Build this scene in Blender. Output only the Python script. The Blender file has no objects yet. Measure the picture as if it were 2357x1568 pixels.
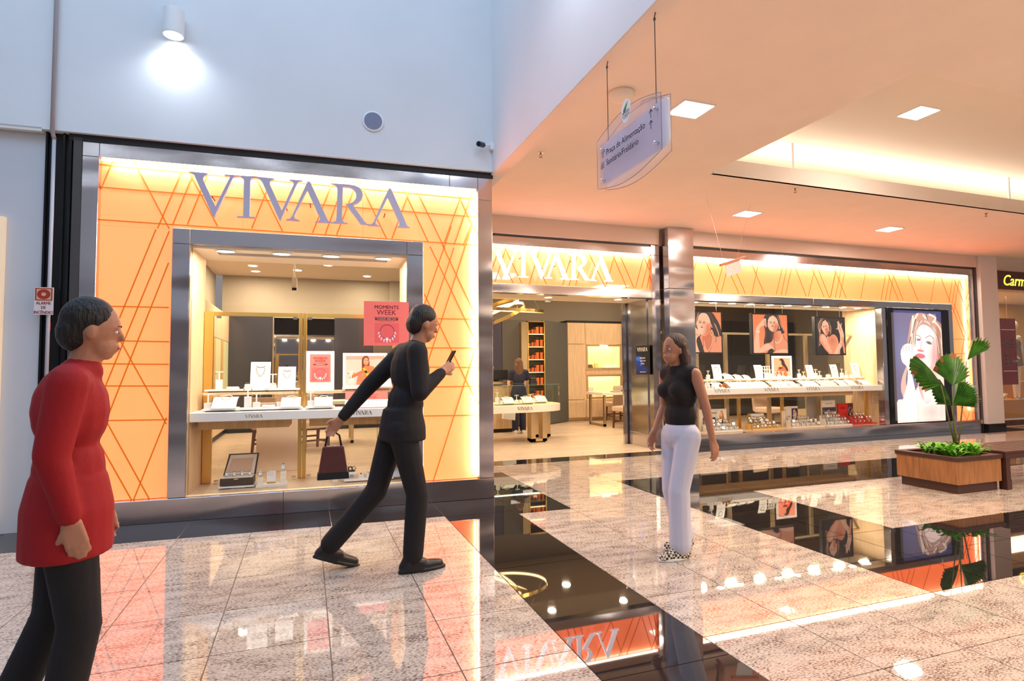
import bpy, bmesh, math, random
import numpy as np
from mathutils import Matrix, Vector
random.seed(7)
PI = math.pi
S = bpy.context.scene
C = S.collection

# ---------------------------------------------------------------- camera
F_PX, YAW, PIT, ROL = 1329.17, .341936, .0512004, -.0085838
CAM_H, CX, CY = 1.35, 1178.5, 784.0
def _axes():
    fw = Vector((math.sin(YAW)*math.cos(PIT), math.cos(YAW)*math.cos(PIT), math.sin(PIT)))
    rt = Vector((math.cos(YAW), -math.sin(YAW), 0)); up = rt.cross(fw)
    c, s = math.cos(ROL), math.sin(ROL)
    return rt*c+up*s, up*c-rt*s, fw
RT, UP, FW = _axes()
cam = bpy.data.objects.new('camera', bpy.data.cameras.new('camera'))
C.objects.link(cam); S.camera = cam
m = Matrix((RT, UP, -FW)).transposed().to_4x4(); m.translation = (0, 0, CAM_H)
cam.matrix_world = m
cam.data.sensor_width = 36; cam.data.sensor_fit = 'HORIZONTAL'
cam.data.lens = F_PX/2357*36; cam.data.clip_start = .05; cam.data.clip_end = 200

# ---------------------------------------------------------------- light and exposure
S.view_settings.view_transform = 'Standard'; S.view_settings.look = 'None'
S.view_settings.gamma = 1; S.view_settings.use_curve_mapping = False
S.view_settings.exposure = 0.06
w = bpy.data.worlds.new('world'); S.world = w; w.use_nodes = True
w.node_tree.nodes['Background'].inputs[0].default_value = (.62, .56, .55, 1)
w.node_tree.nodes['Background'].inputs[1].default_value = .42
def area(name, loc, rot, sx, sy, col, power, spread=None):
    l = bpy.data.lights.new(name, 'AREA'); l.shape = 'RECTANGLE'; l.size = sx; l.size_y = sy
    l.color = col; l.energy = power
    if spread: l.spread = spread
    o = bpy.data.objects.new(name, l); C.objects.link(o); o.location = loc; o.rotation_euler = rot
    return o
def strip_v(loc, L, w_, d, col, power):      # upright strip light shining along d (level)
    o = area('sign_glow', loc, (0, 0, 0), w_, L, col, power)
    z = -Vector(d).normalized(); y = Vector((0, 0, 1)); x = y.cross(z)
    m_ = Matrix((x, y, z)).transposed().to_4x4(); m_.translation = loc; o.matrix_world = m_; return o
# skylight of the atrium, high above the left half of the mall
area('skylight', (-3.0, 1.0, 9.5), (0, 0, 0), 8, 9, (.42, .67, 1.0), 430)
area('skylight_far', (-1.0, 2.2, 8.6), (math.radians(38), 0, 0), 6, 2.5, (.40, .66, 1.0), 90)
# warm fill lights without fixtures, added to brighten the gallery ceiling by floor bounce
for gx, gy in ((4.2, -.6), (8.6, -.6), (13.0, 1.0), (4.5, 3.2), (8.2, 2.2), (11.5, -1.2), (6.4, -3.4)):
    area('gallery_fill', (gx, gy, 3.72), (0, 0, 0), .9, .9, (1.0, .80, .62), 118)
# downlights of the shop rooms
def disc(name, loc, r, col, power):
    l = bpy.data.lights.new(name, 'AREA'); l.shape = 'DISK'; l.size = r*2; l.color = col; l.energy = power
    o = bpy.data.objects.new(name, l); C.objects.link(o); o.location = loc; return o
DL = [(-1.06, 12.2), (-1.06, 12.9), (-1.06, 13.6), (.4, 12.4), (-.2, 13.2), (1.3, 13.6), (1.4, 12.2), (3.0, 9.9), (4.4, 10.9), (3.0, 12.0), (5.6, 12.2), (6.6, 10.6), (7.6, 12.6), (8.6, 10.8), (10.6, 11.2)]
for q in DL: disc('shop_downlight', (q[0], q[1], 3.52), .09, (1.0, .80, .55), 27 if q[0] < 9 else 10)

# ---------------------------------------------------------------- helpers
ZONE_A = -0.045
FA = Matrix.Translation((1.9, 5.92, 0)) @ Matrix.Rotation(ZONE_A, 4, 'Z') @ Matrix.Translation((-1.9, 0, 0))
def ray(u, v):
    return RT*((u-CX)/F_PX) + UP*((CY-v)/F_PX) + FW
def fl(u, v, z=0.):          # point at height z seen at a pixel of the photograph
    r = ray(u, v); t = (z-CAM_H)/r.z; return (r.x*t, r.y*t)
def py(u, v, Y):             # x and height on the plane y = Y
    r = ray(u, v); t = Y/r.y; return (r.x*t, CAM_H+r.z*t)
FAI = FA.inverted()
def pA(u, v, y):             # the same for the turned left shop front
    o = FAI @ Vector((0, 0, CAM_H)); d = FAI.to_3x3() @ ray(u, v)
    t = (y-o.y)/d.y; return (o.x+d.x*t, o.z+d.z*t)

MX = {}
zone = []
zone_on = False
def _reg(o):
    if zone_on: zone.append(o)
def tag(o, label=None, cat=None, group=None, kind=None):
    if label: o['label'] = label
    if cat: o['category'] = cat
    if group: o['group'] = group
    if kind: o['kind'] = kind
    return o
def thing(name, label=None, cat=None, loc=(0, 0, 0), rz=0, group=None, kind=None):
    o = bpy.data.objects.new(name, None); C.objects.link(o); o.empty_display_size = .1
    M = Matrix.Translation(loc) @ Matrix.Rotation(rz, 4, 'Z'); o.matrix_world = M; MX[o] = M; _reg(o)
    return tag(o, label, cat, group, kind)
def dup(root, loc, rz=0, label=None, group=None, sc=None):
    def cp(o, par):
        c = o.copy(); C.objects.link(c)
        if par is not None: c.parent = par; c.matrix_parent_inverse = Matrix.Identity(4)
        for ch in o.children: cp(ch, c)
        return c
    r = cp(root, None); r.location = loc; r.rotation_euler = (0, 0, rz)
    if sc: r.scale = (sc,)*3 if not hasattr(sc, '__len__') else sc
    _reg(r)
    if label: r['label'] = label
    if group: r['group'] = group
    return r
def smoothstep(t): return t*t*(3-2*t)

class MB:
    def __init__(s): s.v = []; s.f = []; s.T = None
    def add(s, vs, fs):
        n = len(s.v)
        if s.T is not None: vs = [tuple(s.T @ Vector(p)) for p in vs]
        s.v += [tuple(p) for p in vs]; s.f += [tuple(i+n for i in q) for q in fs]; return s
    def box(s, x0, x1, y0, y1, z0, z1):
        return s.add([(x0,y0,z0),(x1,y0,z0),(x1,y1,z0),(x0,y1,z0),(x0,y0,z1),(x1,y0,z1),(x1,y1,z1),(x0,y1,z1)],
              [(0,3,2,1),(4,5,6,7),(0,1,5,4),(1,2,6,5),(2,3,7,6),(3,0,4,7)])
    def hexa(s, b, t):       # bottom 4 and top 4 points
        return s.add(list(b)+list(t), [(0,3,2,1),(4,5,6,7),(0,1,5,4),(1,2,6,5),(2,3,7,6),(3,0,4,7)])
    def quad(s, *p): return s.add(p, [tuple(range(len(p)))])
    def prism(s, poly, h, axis='z'):   # poly in 2D; h = (h0, h1) along axis
        n = len(poly); h0, h1 = h
        if axis == 'z': P = lambda a, b, c: (a, b, c)
        elif axis == 'y': P = lambda a, b, c: (a, c, b)
        else: P = lambda a, b, c: (c, a, b)
        vs = [P(a, b, h0) for a, b in poly]+[P(a, b, h1) for a, b in poly]
        return s.add(vs, [tuple(range(n-1, -1, -1)), tuple(range(n, 2*n))]+[(i, (i+1) % n, n+(i+1) % n, n+i) for i in range(n)])
    def tube(s, pts, r, seg=8, closed=False, cap=True):
        pts = [Vector(p) for p in pts]; n = len(pts)
        rr = r if hasattr(r, '__len__') else [r]*n
        vs = []; fs = []; ref = None
        for i, p in enumerate(pts):
            a = pts[(i-1) % n] if (i or closed) else p; b = pts[(i+1) % n] if (i < n-1 or closed) else p
            d = (b-a)
            if d.length < 1e-9: d = Vector((0, 0, 1))
            d.normalize()
            if ref is None: ref = Vector((0, 0, 1)) if abs(d.z) < .9 else Vector((1, 0, 0))
            x = (ref - d*ref.dot(d)); x.normalize(); ref = x; y = d.cross(x)
            for k in range(seg):
                t = 2*PI*k/seg; vs.append(p+(x*math.cos(t)+y*math.sin(t))*rr[i])
        m = n if closed else n-1
        for i in range(m):
            j = (i+1) % n
            for k in range(seg):
                q = (k+1) % seg; fs.append((i*seg+k, i*seg+q, j*seg+q, j*seg+k))
        if cap and not closed: fs.append(tuple(range(seg-1, -1, -1))); fs.append(tuple((n-1)*seg+k for k in range(seg)))
        return s.add(vs, fs)
    def cyl(s, p, q, r, seg=16): return s.tube([p, q], r, seg)
    def lathe(s, prof, c=(0, 0, 0), seg=20, sx=1, sy=1):   # prof: (radius, height)
        vs = []; fs = []; n = len(prof)
        for r, z in prof:
            for k in range(seg):
                t = 2*PI*k/seg; vs.append((c[0]+r*math.cos(t)*sx, c[1]+r*math.sin(t)*sy, c[2]+z))
        for i in range(n-1):
            for k in range(seg):
                q = (k+1) % seg; fs.append((i*seg+k, i*seg+q, (i+1)*seg+q, (i+1)*seg+k))
        fs.append(tuple(range(seg-1, -1, -1))); fs.append(tuple((n-1)*seg+k for k in range(seg)))
        return s.add(vs, fs)
    def ell(s, c, rx, ry, rz, seg=14, rings=8, R=None):
        vs = []; fs = []
        R = R or Matrix.Identity(3); c = Vector(c)
        for i in range(1, rings):
            a = PI*i/rings
            for k in range(seg):
                t = 2*PI*k/seg; vs.append(c+R @ Vector((rx*math.sin(a)*math.cos(t), ry*math.sin(a)*math.sin(t), rz*math.cos(a))))
        vs.append(c+R @ Vector((0, 0, rz))); vs.append(c-R @ Vector((0, 0, rz))); n = len(vs)
        for i in range(rings-2):
            for k in range(seg):
                q = (k+1) % seg; fs.append((i*seg+q, i*seg+k, (i+1)*seg+k, (i+1)*seg+q))
        for k in range(seg):
            q = (k+1) % seg; fs.append((k, q, n-2)); fs.append(((rings-2)*seg+q, (rings-2)*seg+k, n-1))
        return s.add(vs, fs)
    def cap(s, p, q, r0, r1, seg=12):      # tapered capsule
        p = Vector(p); q = Vector(q); d = q-p; L = d.length
        if L < 1e-6: return s.ell(p, r0, r0, r0)
        d /= L; pts = []; rr = []
        for a in (-80, -55, -28, 0): pts.append(p+d*r0*math.sin(math.radians(a))); rr.append(r0*math.cos(math.radians(a)))
        for a in (0, 28, 55, 80): pts.append(q+d*r1*math.sin(math.radians(a))); rr.append(r1*math.cos(math.radians(a)))
        return s.tube(pts, rr, seg)
    def build(s, name, mat, parent=None, smooth=False, bevel=0, seg=1, weld=False):
        me = bpy.data.meshes.new(name)
        if parent is not None:
            M = MX.get(parent, Matrix.Identity(4)); inv = M.inverted()
            vs = [inv @ Vector(p) for p in s.v] if M != Matrix.Identity(4) else s.v
        else:
            a = np.array(s.v); lo = a.min(0); hi = a.max(0)
            o0 = Vector(((lo[0]+hi[0])/2, (lo[1]+hi[1])/2, lo[2])); M = Matrix.Translation(o0)
            vs = [Vector(p)-o0 for p in s.v]
        me.from_pydata([tuple(p) for p in vs], [], s.f)
        if mat is not None:
            if isinstance(mat, (list, tuple)): [me.materials.append(x) for x in mat]
            else: me.materials.append(mat)
        ob = bpy.data.objects.new(name, me); C.objects.link(ob); MX[ob] = M
        if parent is not None: ob.parent = parent
        else: ob.matrix_world = M; _reg(ob)
        if smooth:
            me.polygons.foreach_set('use_smooth', [True]*len(me.polygons))
            me.update()
        if bevel:
            b = ob.modifiers.new('bevel', 'BEVEL'); b.width = bevel; b.segments = seg; b.limit_method = 'ANGLE'; b.angle_limit = .6
        return ob
def remesh(mb, name, mat, parent, vox=.01, sm=6, faces=None):
    """closed overlapping shapes fused into one continuous surface"""
    ob = mb.build(name, None, parent)
    me = ob.data
    r = ob.modifiers.new('r', 'REMESH'); r.mode = 'VOXEL'; r.voxel_size = vox; r.use_smooth_shade = True
    if sm:
        k = ob.modifiers.new('s', 'CORRECTIVE_SMOOTH') if False else ob.modifiers.new('s', 'SMOOTH'); k.iterations = sm; k.factor = .5
    dg = bpy.context.evaluated_depsgraph_get(); dg.update()
    nm = bpy.data.meshes.new_from_object(ob.evaluated_get(dg)); ob.modifiers.clear(); ob.data = nm; nm.name = name
    bpy.data.meshes.remove(me)
    nm.materials.clear()
    for x in (mat if isinstance(mat, (list, tuple)) else [mat]): nm.materials.append(x)
    nm.polygons.foreach_set('use_smooth', [True]*len(nm.polygons))
    return ob

# ---------------------------------------------------------------- materials
def _n(nt, t, **k):
    n = nt.nodes.new(t)
    for a, b in k.items():
        if a in n.inputs: n.inputs[a].default_value = b
        else: setattr(n, a, b)
    return n
MAT = {}
def mat(name, col=(.8, .8, .8), rough=.5, metal=0., em=None, es=0., coat=0., spec=.5, alpha=1, ior=1.45,
        grain=None, bump=None, trans=0):
    """grain: (amount, scale, (sx,sy,sz)); bump: (strength, scale, (sx,sy,sz))"""
    if name in MAT: return MAT[name]
    m = bpy.data.materials.new(name); m.use_nodes = True; nt = m.node_tree; b = nt.nodes['Principled BSDF']
    b.inputs['Base Color'].default_value = (*col, 1); b.inputs['Roughness'].default_value = rough
    b.inputs['Metallic'].default_value = metal; b.inputs['IOR'].default_value = ior
    b.inputs['Specular IOR Level'].default_value = spec
    b.inputs['Coat Weight'].default_value = coat; b.inputs['Coat Roughness'].default_value = .03
    b.inputs['Alpha'].default_value = alpha; b.inputs['Transmission Weight'].default_value = trans
    if em: b.inputs['Emission Color'].default_value = (*em, 1); b.inputs['Emission Strength'].default_value = es
    if grain or bump:
        tc = _n(nt, 'ShaderNodeTexCoord')
    if grain:
        a, sc, st = grain
        mp = _n(nt, 'ShaderNodeMapping'); mp.inputs['Scale'].default_value = st
        nz = _n(nt, 'ShaderNodeTexNoise'); nz.inputs['Scale'].default_value = sc; nz.inputs['Detail'].default_value = 6
        hs = _n(nt, 'ShaderNodeMix', data_type='RGBA', blend_type='MULTIPLY'); hs.inputs[0].default_value = 1
        mr = _n(nt, 'ShaderNodeMapRange'); mr.inputs[1].default_value = .3; mr.inputs[2].default_value = .7
        mr.inputs[3].default_value = 1-a; mr.inputs[4].default_value = 1+a*.5
        nt.links.new(tc.outputs['Object'], mp.inputs[0]); nt.links.new(mp.outputs[0], nz.inputs['Vector'])
        nt.links.new(nz.outputs[0], mr.inputs[0]); hs.inputs[6].default_value = (*col, 1)
        nt.links.new(mr.outputs[0], hs.inputs[7]); nt.links.new(hs.outputs[2], b.inputs['Base Color'])
    if bump:
        a, sc, st = bump
        mp = _n(nt, 'ShaderNodeMapping'); mp.inputs['Scale'].default_value = st
        nz = _n(nt, 'ShaderNodeTexNoise'); nz.inputs['Scale'].default_value = sc; nz.inputs['Detail'].default_value = 2
        bp = _n(nt, 'ShaderNodeBump'); bp.inputs['Strength'].default_value = a; bp.inputs['Distance'].default_value = .02
        nt.links.new(tc.outputs['Object'], mp.inputs[0]); nt.links.new(mp.outputs[0], nz.inputs['Vector'])
        nt.links.new(nz.outputs[0], bp.inputs['Height']); nt.links.new(bp.outputs[0], b.inputs['Normal'])
    MAT[name] = m; return m
def glass(name, tint=(1, 1, 1), f=1.0, op=0., opc=(1, 1, 1)):
    if name in MAT: return MAT[name]
    m = bpy.data.materials.new(name); m.use_nodes = True; nt = m.node_tree; nt.nodes.clear()
    o = _n(nt, 'ShaderNodeOutputMaterial'); t = _n(nt, 'ShaderNodeBsdfTransparent'); g = _n(nt, 'ShaderNodeBsdfGlossy')
    t.inputs[0].default_value = (*tint, 1); g.inputs['Roughness'].default_value = .0; g.inputs['Color'].default_value = (f, f, f, 1)
    fr = _n(nt, 'ShaderNodeFresnel'); fr.inputs[0].default_value = 1.45
    ge = _n(nt, 'ShaderNodeNewGeometry')
    # front faces only reflect, so that a pane counts one reflection
    mu = _n(nt, 'ShaderNodeMath', operation='MULTIPLY'); inv = _n(nt, 'ShaderNodeMath', operation='SUBTRACT'); inv.inputs[0].default_value = 1
    nt.links.new(ge.outputs['Backfacing'], inv.inputs[1]); nt.links.new(fr.outputs[0], mu.inputs[0]); nt.links.new(inv.outputs[0], mu.inputs[1])
    mx = _n(nt, 'ShaderNodeMixShader'); nt.links.new(mu.outputs[0], mx.inputs[0]); nt.links.new(t.outputs[0], mx.inputs[1]); nt.links.new(g.outputs[0], mx.inputs[2])
    last = mx
    if op:
        d = _n(nt, 'ShaderNodeBsdfDiffuse'); d.inputs[0].default_value = (*opc, 1)
        tl = _n(nt, 'ShaderNodeBsdfTranslucent'); tl.inputs[0].default_value = (*opc, 1)
        ad = _n(nt, 'ShaderNodeMixShader'); ad.inputs[0].default_value = .5; nt.links.new(d.outputs[0], ad.inputs[1]); nt.links.new(tl.outputs[0], ad.inputs[2])
        m2 = _n(nt, 'ShaderNodeMixShader'); m2.inputs[0].default_value = op
        nt.links.new(mx.outputs[0], m2.inputs[1]); nt.links.new(ad.outputs[0], m2.inputs[2]); last = m2
    nt.links.new(last.outputs[0], o.inputs[0]); MAT[name] = m; return m
def granite(name, light):
    m = bpy.data.materials.new(name); m.use_nodes = True; nt = m.node_tree; b = nt.nodes['Principled BSDF']
    g = _n(nt, 'ShaderNodeNewGeometry'); oi = _n(nt, 'ShaderNodeObjectInfo')
    ad = _n(nt, 'ShaderNodeVectorMath', operation='MULTIPLY_ADD'); nt.links.new(oi.outputs['Random'], ad.inputs[0])
    ad.inputs[1].default_value = (37, 91, 0); nt.links.new(g.outputs['Position'], ad.inputs[2])
    mp = _n(nt, 'ShaderNodeMapping'); mp.inputs['Scale'].default_value = (.55, 1.5, 1) if light else (1, 1, 1)
    mp.inputs['Rotation'].default_value = (0, 0, .25 if light else 0)
    nt.links.new(ad.outputs[0], mp.inputs[0])
    n1 = _n(nt, 'ShaderNodeTexNoise'); n1.inputs['Scale'].default_value = 105 if light else 260; n1.inputs['Detail'].default_value = 3; n1.inputs['Roughness'].default_value = .6
    n2 = _n(nt, 'ShaderNodeTexNoise'); n2.inputs['Scale'].default_value = 9; n2.inputs['Detail'].default_value = 3
    nt.links.new(mp.outputs[0], n1.inputs['Vector']); nt.links.new(mp.outputs[0], n2.inputs['Vector'])
    mm = _n(nt, 'ShaderNodeMath', operation='MULTIPLY_ADD'); nt.links.new(n2.outputs[0], mm.inputs[0]); mm.inputs[1].default_value = .35 if light else .1; nt.links.new(n1.outputs[0], mm.inputs[2])
    r = _n(nt, 'ShaderNodeValToRGB'); e = r.color_ramp.elements
    if light:
        e[0].position = .53; e[0].color = (.10, .07, .06, 1); e[1].position = .73; e[1].color = (.56, .48, .41, 1)
        x = e.new(.60); x.color = (.25, .19, .16, 1); y = e.new(.65); y.color = (.46, .39, .33, 1)
    else:
        e[0].position = .0; e[0].color = (.008, .007, .008, 1); e[1].position = .80; e[1].color = (.10, .085, .075, 1)
        x = e.new(.66); x.color = (.012, .011, .012, 1)
    nt.links.new(mm.outputs[0], r.inputs[0])
    n3 = _n(nt, 'ShaderNodeTexNoise'); n3.inputs['Scale'].default_value = 2.3; nt.links.new(g.outputs['Position'], n3.inputs['Vector'])
    nt.links.new(r.outputs[0], b.inputs['Base Color'])
    b.inputs['Roughness'].default_value = .03 if light else .02
    b.inputs['IOR'].default_value = 2.0 if light else 1.85; b.inputs['Specular IOR Level'].default_value = .5
    MAT[name] = m; return m
def steelmat(name, wav, col=(.60, .58, .60), rough=.16):
    m = bpy.data.materials.new(name); m.use_nodes = True; nt = m.node_tree; b = nt.nodes['Principled BSDF']
    b.inputs['Base Color'].default_value = (*col, 1); b.inputs['Metallic'].default_value = 1; b.inputs['Roughness'].default_value = rough
    g = _n(nt, 'ShaderNodeNewGeometry')
    mp = _n(nt, 'ShaderNodeMapping'); mp.inputs['Scale'].default_value = (.8, .8, 2.4)
    nz = _n(nt, 'ShaderNodeTexNoise'); nz.inputs['Scale'].default_value = 1.0; nz.inputs['Detail'].default_value = 1.0
    bp = _n(nt, 'ShaderNodeBump'); bp.inputs['Strength'].default_value = wav; bp.inputs['Distance'].default_value = .08
    mp2 = _n(nt, 'ShaderNodeMapping'); mp2.inputs['Scale'].default_value = (6, 6, 900)
    n2 = _n(nt, 'ShaderNodeTexNoise'); n2.inputs['Scale'].default_value = 1
    b2 = _n(nt, 'ShaderNodeBump'); b2.inputs['Strength'].default_value = .08; b2.inputs['Distance'].default_value = .001
    nt.links.new(g.outputs['Position'], mp.inputs[0]); nt.links.new(mp.outputs[0], nz.inputs['Vector']); nt.links.new(nz.outputs[0], bp.inputs['Height'])
    nt.links.new(g.outputs['Position'], mp2.inputs[0]); nt.links.new(mp2.outputs[0], n2.inputs['Vector']); nt.links.new(n2.outputs[0], b2.inputs['Height'])
    nt.links.new(bp.outputs[0], b2.inputs['Normal']); nt.links.new(b2.outputs[0], b.inputs['Normal'])
    MAT[name] = m; return m
G_WHITE = granite('white_granite', True); G_BLACK = granite('black_granite', False)
STEEL = steelmat('brushed_steel', .55)
wall_w = mat('white_wall_paint', (.80, .80, .80), .7, bump=(.02, 60, (1, 1, 1)), grain=(.04, 1.2, (1, 1, 1)))
ceil_m = mat('bounce_tinted_ceiling_paint', (.93, .79, .67), .8, grain=(.03, 2, (1, 1, 1)))  # warm bounce light of the orange shop fronts is tinted into the white paint
fascia_m = mat('beige_fascia_paint', (.80, .66, .58), .7)
ORANGE = mat('orange_back_lit_glass', (.85, .29, .13), .3, em=(1.0, .136, .032), es=2.3, coat=1.0)
LINE = mat('burnt_orange_line', (.55, .14, .01), .5, em=(1, .20, .0), es=.30)
LED_W = mat('warm_led_strip', (1, 1, 1), .5, em=(1, .80, .58), es=9)
LED_C = mat('white_panel_lamp', (1, 1, 1), .5, em=(.86, .94, 1), es=9)
LAMP = mat('warm_lamp_lens', (1, 1, 1), .5, em=(1, .88, .72), es=9)
WHITE = mat('white_lacquer', (.86, .85, .83), .35)
CREAM = mat('cream_lacquer', (.85, .78, .68), .45)
OAK = mat('pale_oak', (.74, .53, .33), .45, grain=(.16, 14, (3, 3, .22)))
OAKD = mat('amber_oak', (.62, .38, .16), .45, grain=(.16, 14, (3, 3, .22)))
GOLD = mat('satin_gold', (.86, .58, .18), .28, 1)
GOLDB = mat('brushed_champagne', (.62, .48, .28), .35, 1)
GREY = mat('warm_grey_paint', (.33, .285, .225), .7)
DGREY = mat('dark_grey_paint', (.105, .095, .085), .6)
NAVYW = mat('navy_wall', (.055, .05, .085), .6)
BLACK = mat('matt_black', (.012, .012, .013), .45)
BLACKG = mat('gloss_black', (.01, .01, .011), .08)
GLASS = glass('shop_glass', (.985, .99, .985), 1)
GLASSG = glass('case_glass', (.90, .96, .92), 1)
MIRROR = mat('mirror', (.75, .77, .78), .02, 1)
PINK = mat('coral_print', (.86, .18, .15), .5, em=(.86, .16, .13), es=.18)
SIGNL = mat('violet_grey_letter', (.50, .46, .58), .45)
SIGNW = mat('lit_white_letter', (1, 1, 1), .5, em=(.90, .90, 1), es=1.7)
INK = mat('dark_ink', (.02, .02, .03), .6)
INKR = mat('dark_red_ink', (.25, .015, .03), .6)
SILVER = mat('silver', (.80, .80, .80), .15, 1)
PLG = mat('polished_gold', (.95, .62, .22), .15, 1)
LEATH = mat('beige_leather', (.62, .45, .34), .55, bump=(.1, 200, (1, 1, 1)))
DWOOD = mat('dark_wood', (.13, .045, .022), .4, grain=(.3, 12, (2, 2, .3)))
WOODP = mat('walnut_veneer', (.33, .14, .05), .4, grain=(.35, 16, (3, 3, .25)))
BRWN = mat('dark_brown_paint', (.055, .02, .016), .4)
GREYM = mat('grey_profile', (.10, .09, .085), .4, .4)
SKIN = mat('skin', (.62, .32, .21), .5)

# ================================================================ SETTING
def tiles():
    f = thing('floor', kind='structure')
    b = MB().box(-7, 19, -3, 5.95, -.06, -.004); b.box(-7, 1.9, 5.9, 6.2, -.06, -.0045); b.box(1.9, 19, 5.95, 8.55, -.06, -.0045)
    b.build('grout_bed', mat('grout', (.20, .13, .09), .7), f)
    cells = []
    g = .003
    TX = .548; TY = .537
    X = [1.895+TX*k for k in range(0, 24)]
    Yr = [2.487+TY*k for k in range(-9, 7)] + [6.24]
    for i in range(len(X)-1):
        x0, x1 = X[i], X[i+1]; k = i
        for y0, y1 in zip(Yr[:-1], Yr[1:]):
            ym = (y0+y1)/2; col = 0; xm = (x0+x1)/2
            if xm > 3.53:
                if xm < 4.69: col = 1 if 2.48 < ym < 6.3 else 0
                else: col = 1 if (2.48 < ym < 3.57 or 5.15 < ym < 6.3) else 0
                if xm > 12.3 and 2.4 < ym < 6.3: col = 1-col if ym > 3.57 else col
            if xm < 2.43 and ym > 5.2: col = 1
            cells.append((x0, x1, y0, y1, col))
        for y0, y1, c in ((6.24, 6.77, 1 if xmid(x0, x1) < 2.43 else 0), (6.77, 7.31, 1 if xmid(x0, x1) < 2.43 else 0), (7.31, 7.845, 0)):
            cells.append((x0, x1, y0, y1, c))
        cells.append((x0, x1, 7.845, 8.235 if x1 < 5.8 else 8.40, 1))
    Yl = [3.15+.555*k for k in range(-9, 5)]
    # black strip between the two halves
    for y0, y1 in zip([2.30-1.5*3+1.5*k for k in range(6)], [2.30-1.5*2+1.5*k for k in range(5)]+[5.95]):
        cells.append((1.22, 1.895, y0, y1, 1))
    Xl = [.67-.548*k for k in range(0, 12)]
    Xl = [1.22]+Xl
    for x1, x0 in zip(Xl[:-1], Xl[1:]):
        for y0, y1 in zip(Yl[:-1], Yl[1:]): cells.append((x0, x1, y0, y1, 0))
        cells.append((x0, x1, Yl[-1], 5.50, 0))
    # wide black slabs along the left shop front
    cells2 = []
    for x0, x1 in ((-4.2, -2.4), (-2.4, -.98), (-.98, .22), (.22, 1.22)):
        ya = lambda x: 5.33+.042*(1.22-x); yb = lambda x: 5.93+.045*(1.9-x)
        cells2.append([(x0+g, ya(x0)), (x1-g, ya(x1)), (x1-g, yb(x1)), (x0+g, yb(x0))])
    def dist(c): return math.hypot((c[0]+c[1])/2, (c[2]+c[3])/2)
    vis = [c for c in cells if (c[3] > .9)]
    vis.sort(key=dist)
    sing = []; rest = []
    for c in vis:
        xm, ym = (c[0]+c[1])/2, (c[2]+c[3])/2
        p = Vector((xm, ym, -CAM_H)); d = p.dot(FW)
        inview = d > .5 and abs(p.dot(RT)/d) < .95 and p.dot(UP)/d > -.66
        (sing if inview and len(sing) < 290 else rest).append(c)
    rest += [c for c in cells if c[3] <= .9]
    meshes = {}
    for c in sing:
        w_, h_ = round(c[1]-c[0], 3), round(c[3]-c[2], 3); key = (w_, h_, c[4])
        if key not in meshes:
            o = MB().box(-w_/2+g, w_/2-g, -h_/2+g, h_/2-g, -.02, 0).build('tile', G_BLACK if c[4] else G_WHITE, f, bevel=0)
            meshes[key] = o.data
        else:
            o = bpy.data.objects.new('tile', meshes[key]); C.objects.link(o); o.parent = f
        o.location = ((c[0]+c[1])/2, (c[2]+c[3])/2, 0)
    for q in cells2:
        MB().prism(q, (-.02, .0006)).build('tile', G_BLACK, f)
    for cc, mt in ((0, G_WHITE), (1, G_BLACK)):
        b = MB()
        for c in rest:
            if c[4] == cc: b.box(c[0]+g, c[1]-g, c[2]+g, c[3]-g, -.02, 0)
        o = b.build('distant_tiles', mt, f); o['kind'] = 'stuff'
def xmid(a, b): return (a+b)/2
tiles()

def wood_floor():
    m = bpy.data.materials.new('wood_look_floor'); m.use_nodes = True; nt = m.node_tree; b = nt.nodes['Principled BSDF']
    g = _n(nt, 'ShaderNodeNewGeometry')
    mp = _n(nt, 'ShaderNodeMapping'); mp.inputs['Scale'].default_value = (1.2, 9, 1)
    nz = _n(nt, 'ShaderNodeTexNoise'); nz.inputs['Scale'].default_value = 4; nz.inputs['Detail'].default_value = 6
    br = _n(nt, 'ShaderNodeTexBrick'); br.inputs['Scale'].default_value = 1; br.inputs['Mortar Size'].default_value = .004
    br.inputs['Brick Width'].default_value = 1.2; br.inputs['Row Height'].default_value = .2
    br.inputs['Color1'].default_value = (.62, .47, .34, 1); br.inputs['Color2'].default_value = (.70, .54, .40, 1); br.inputs['Mortar'].default_value = (.35, .25, .17, 1)
    r = _n(nt, 'ShaderNodeMapRange'); r.inputs[1].default_value = .3; r.inputs[2].default_value = .7; r.inputs[3].default_value = .78; r.inputs[4].default_value = 1.1
    mx = _n(nt, 'ShaderNodeMix', data_type='RGBA', blend_type='MULTIPLY'); mx.inputs[0].default_value = 1
    nt.links.new(g.outputs['Position'], mp.inputs[0]); nt.links.new(mp.outputs[0], nz.inputs['Vector']); nt.links.new(nz.outputs[0], r.inputs[0])
    nt.links.new(g.outputs['Position'], br.inputs['Vector']); nt.links.new(br.outputs[0], mx.inputs[6]); nt.links.new(r.outputs[0], mx.inputs[7])
    nt.links.new(mx.outputs[2], b.inputs['Base Color']); b.inputs['Roughness'].default_value = .35
    return m
WF = wood_floor()
o = MB().add([(-1.7, 6.35, 0), (1.9, 6.25, 0), (1.9, 8.235, 0), (5.62, 8.235, 0), (5.62, 9.3, 0), (13.8, 9.3, 0), (13.8, 14.4, 0), (-1.7, 14.4, 0)][::1]
    + [(-1.7, 6.35, -.05), (1.9, 6.25, -.05), (1.9, 8.235, -.05), (5.62, 8.235, -.05), (5.62, 9.3, -.05), (13.8, 9.3, -.05), (13.8, 14.4, -.05), (-1.7, 14.4, -.05)],
    [(0, 1, 2, 7), (2, 3, 4, 7), (4, 5, 6, 7)] + [(i+8, i, (i+1) % 8, (i+1) % 8+8)[::-1] for i in range(8)]).build('floor', WF); o['kind'] = 'structure'

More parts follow.
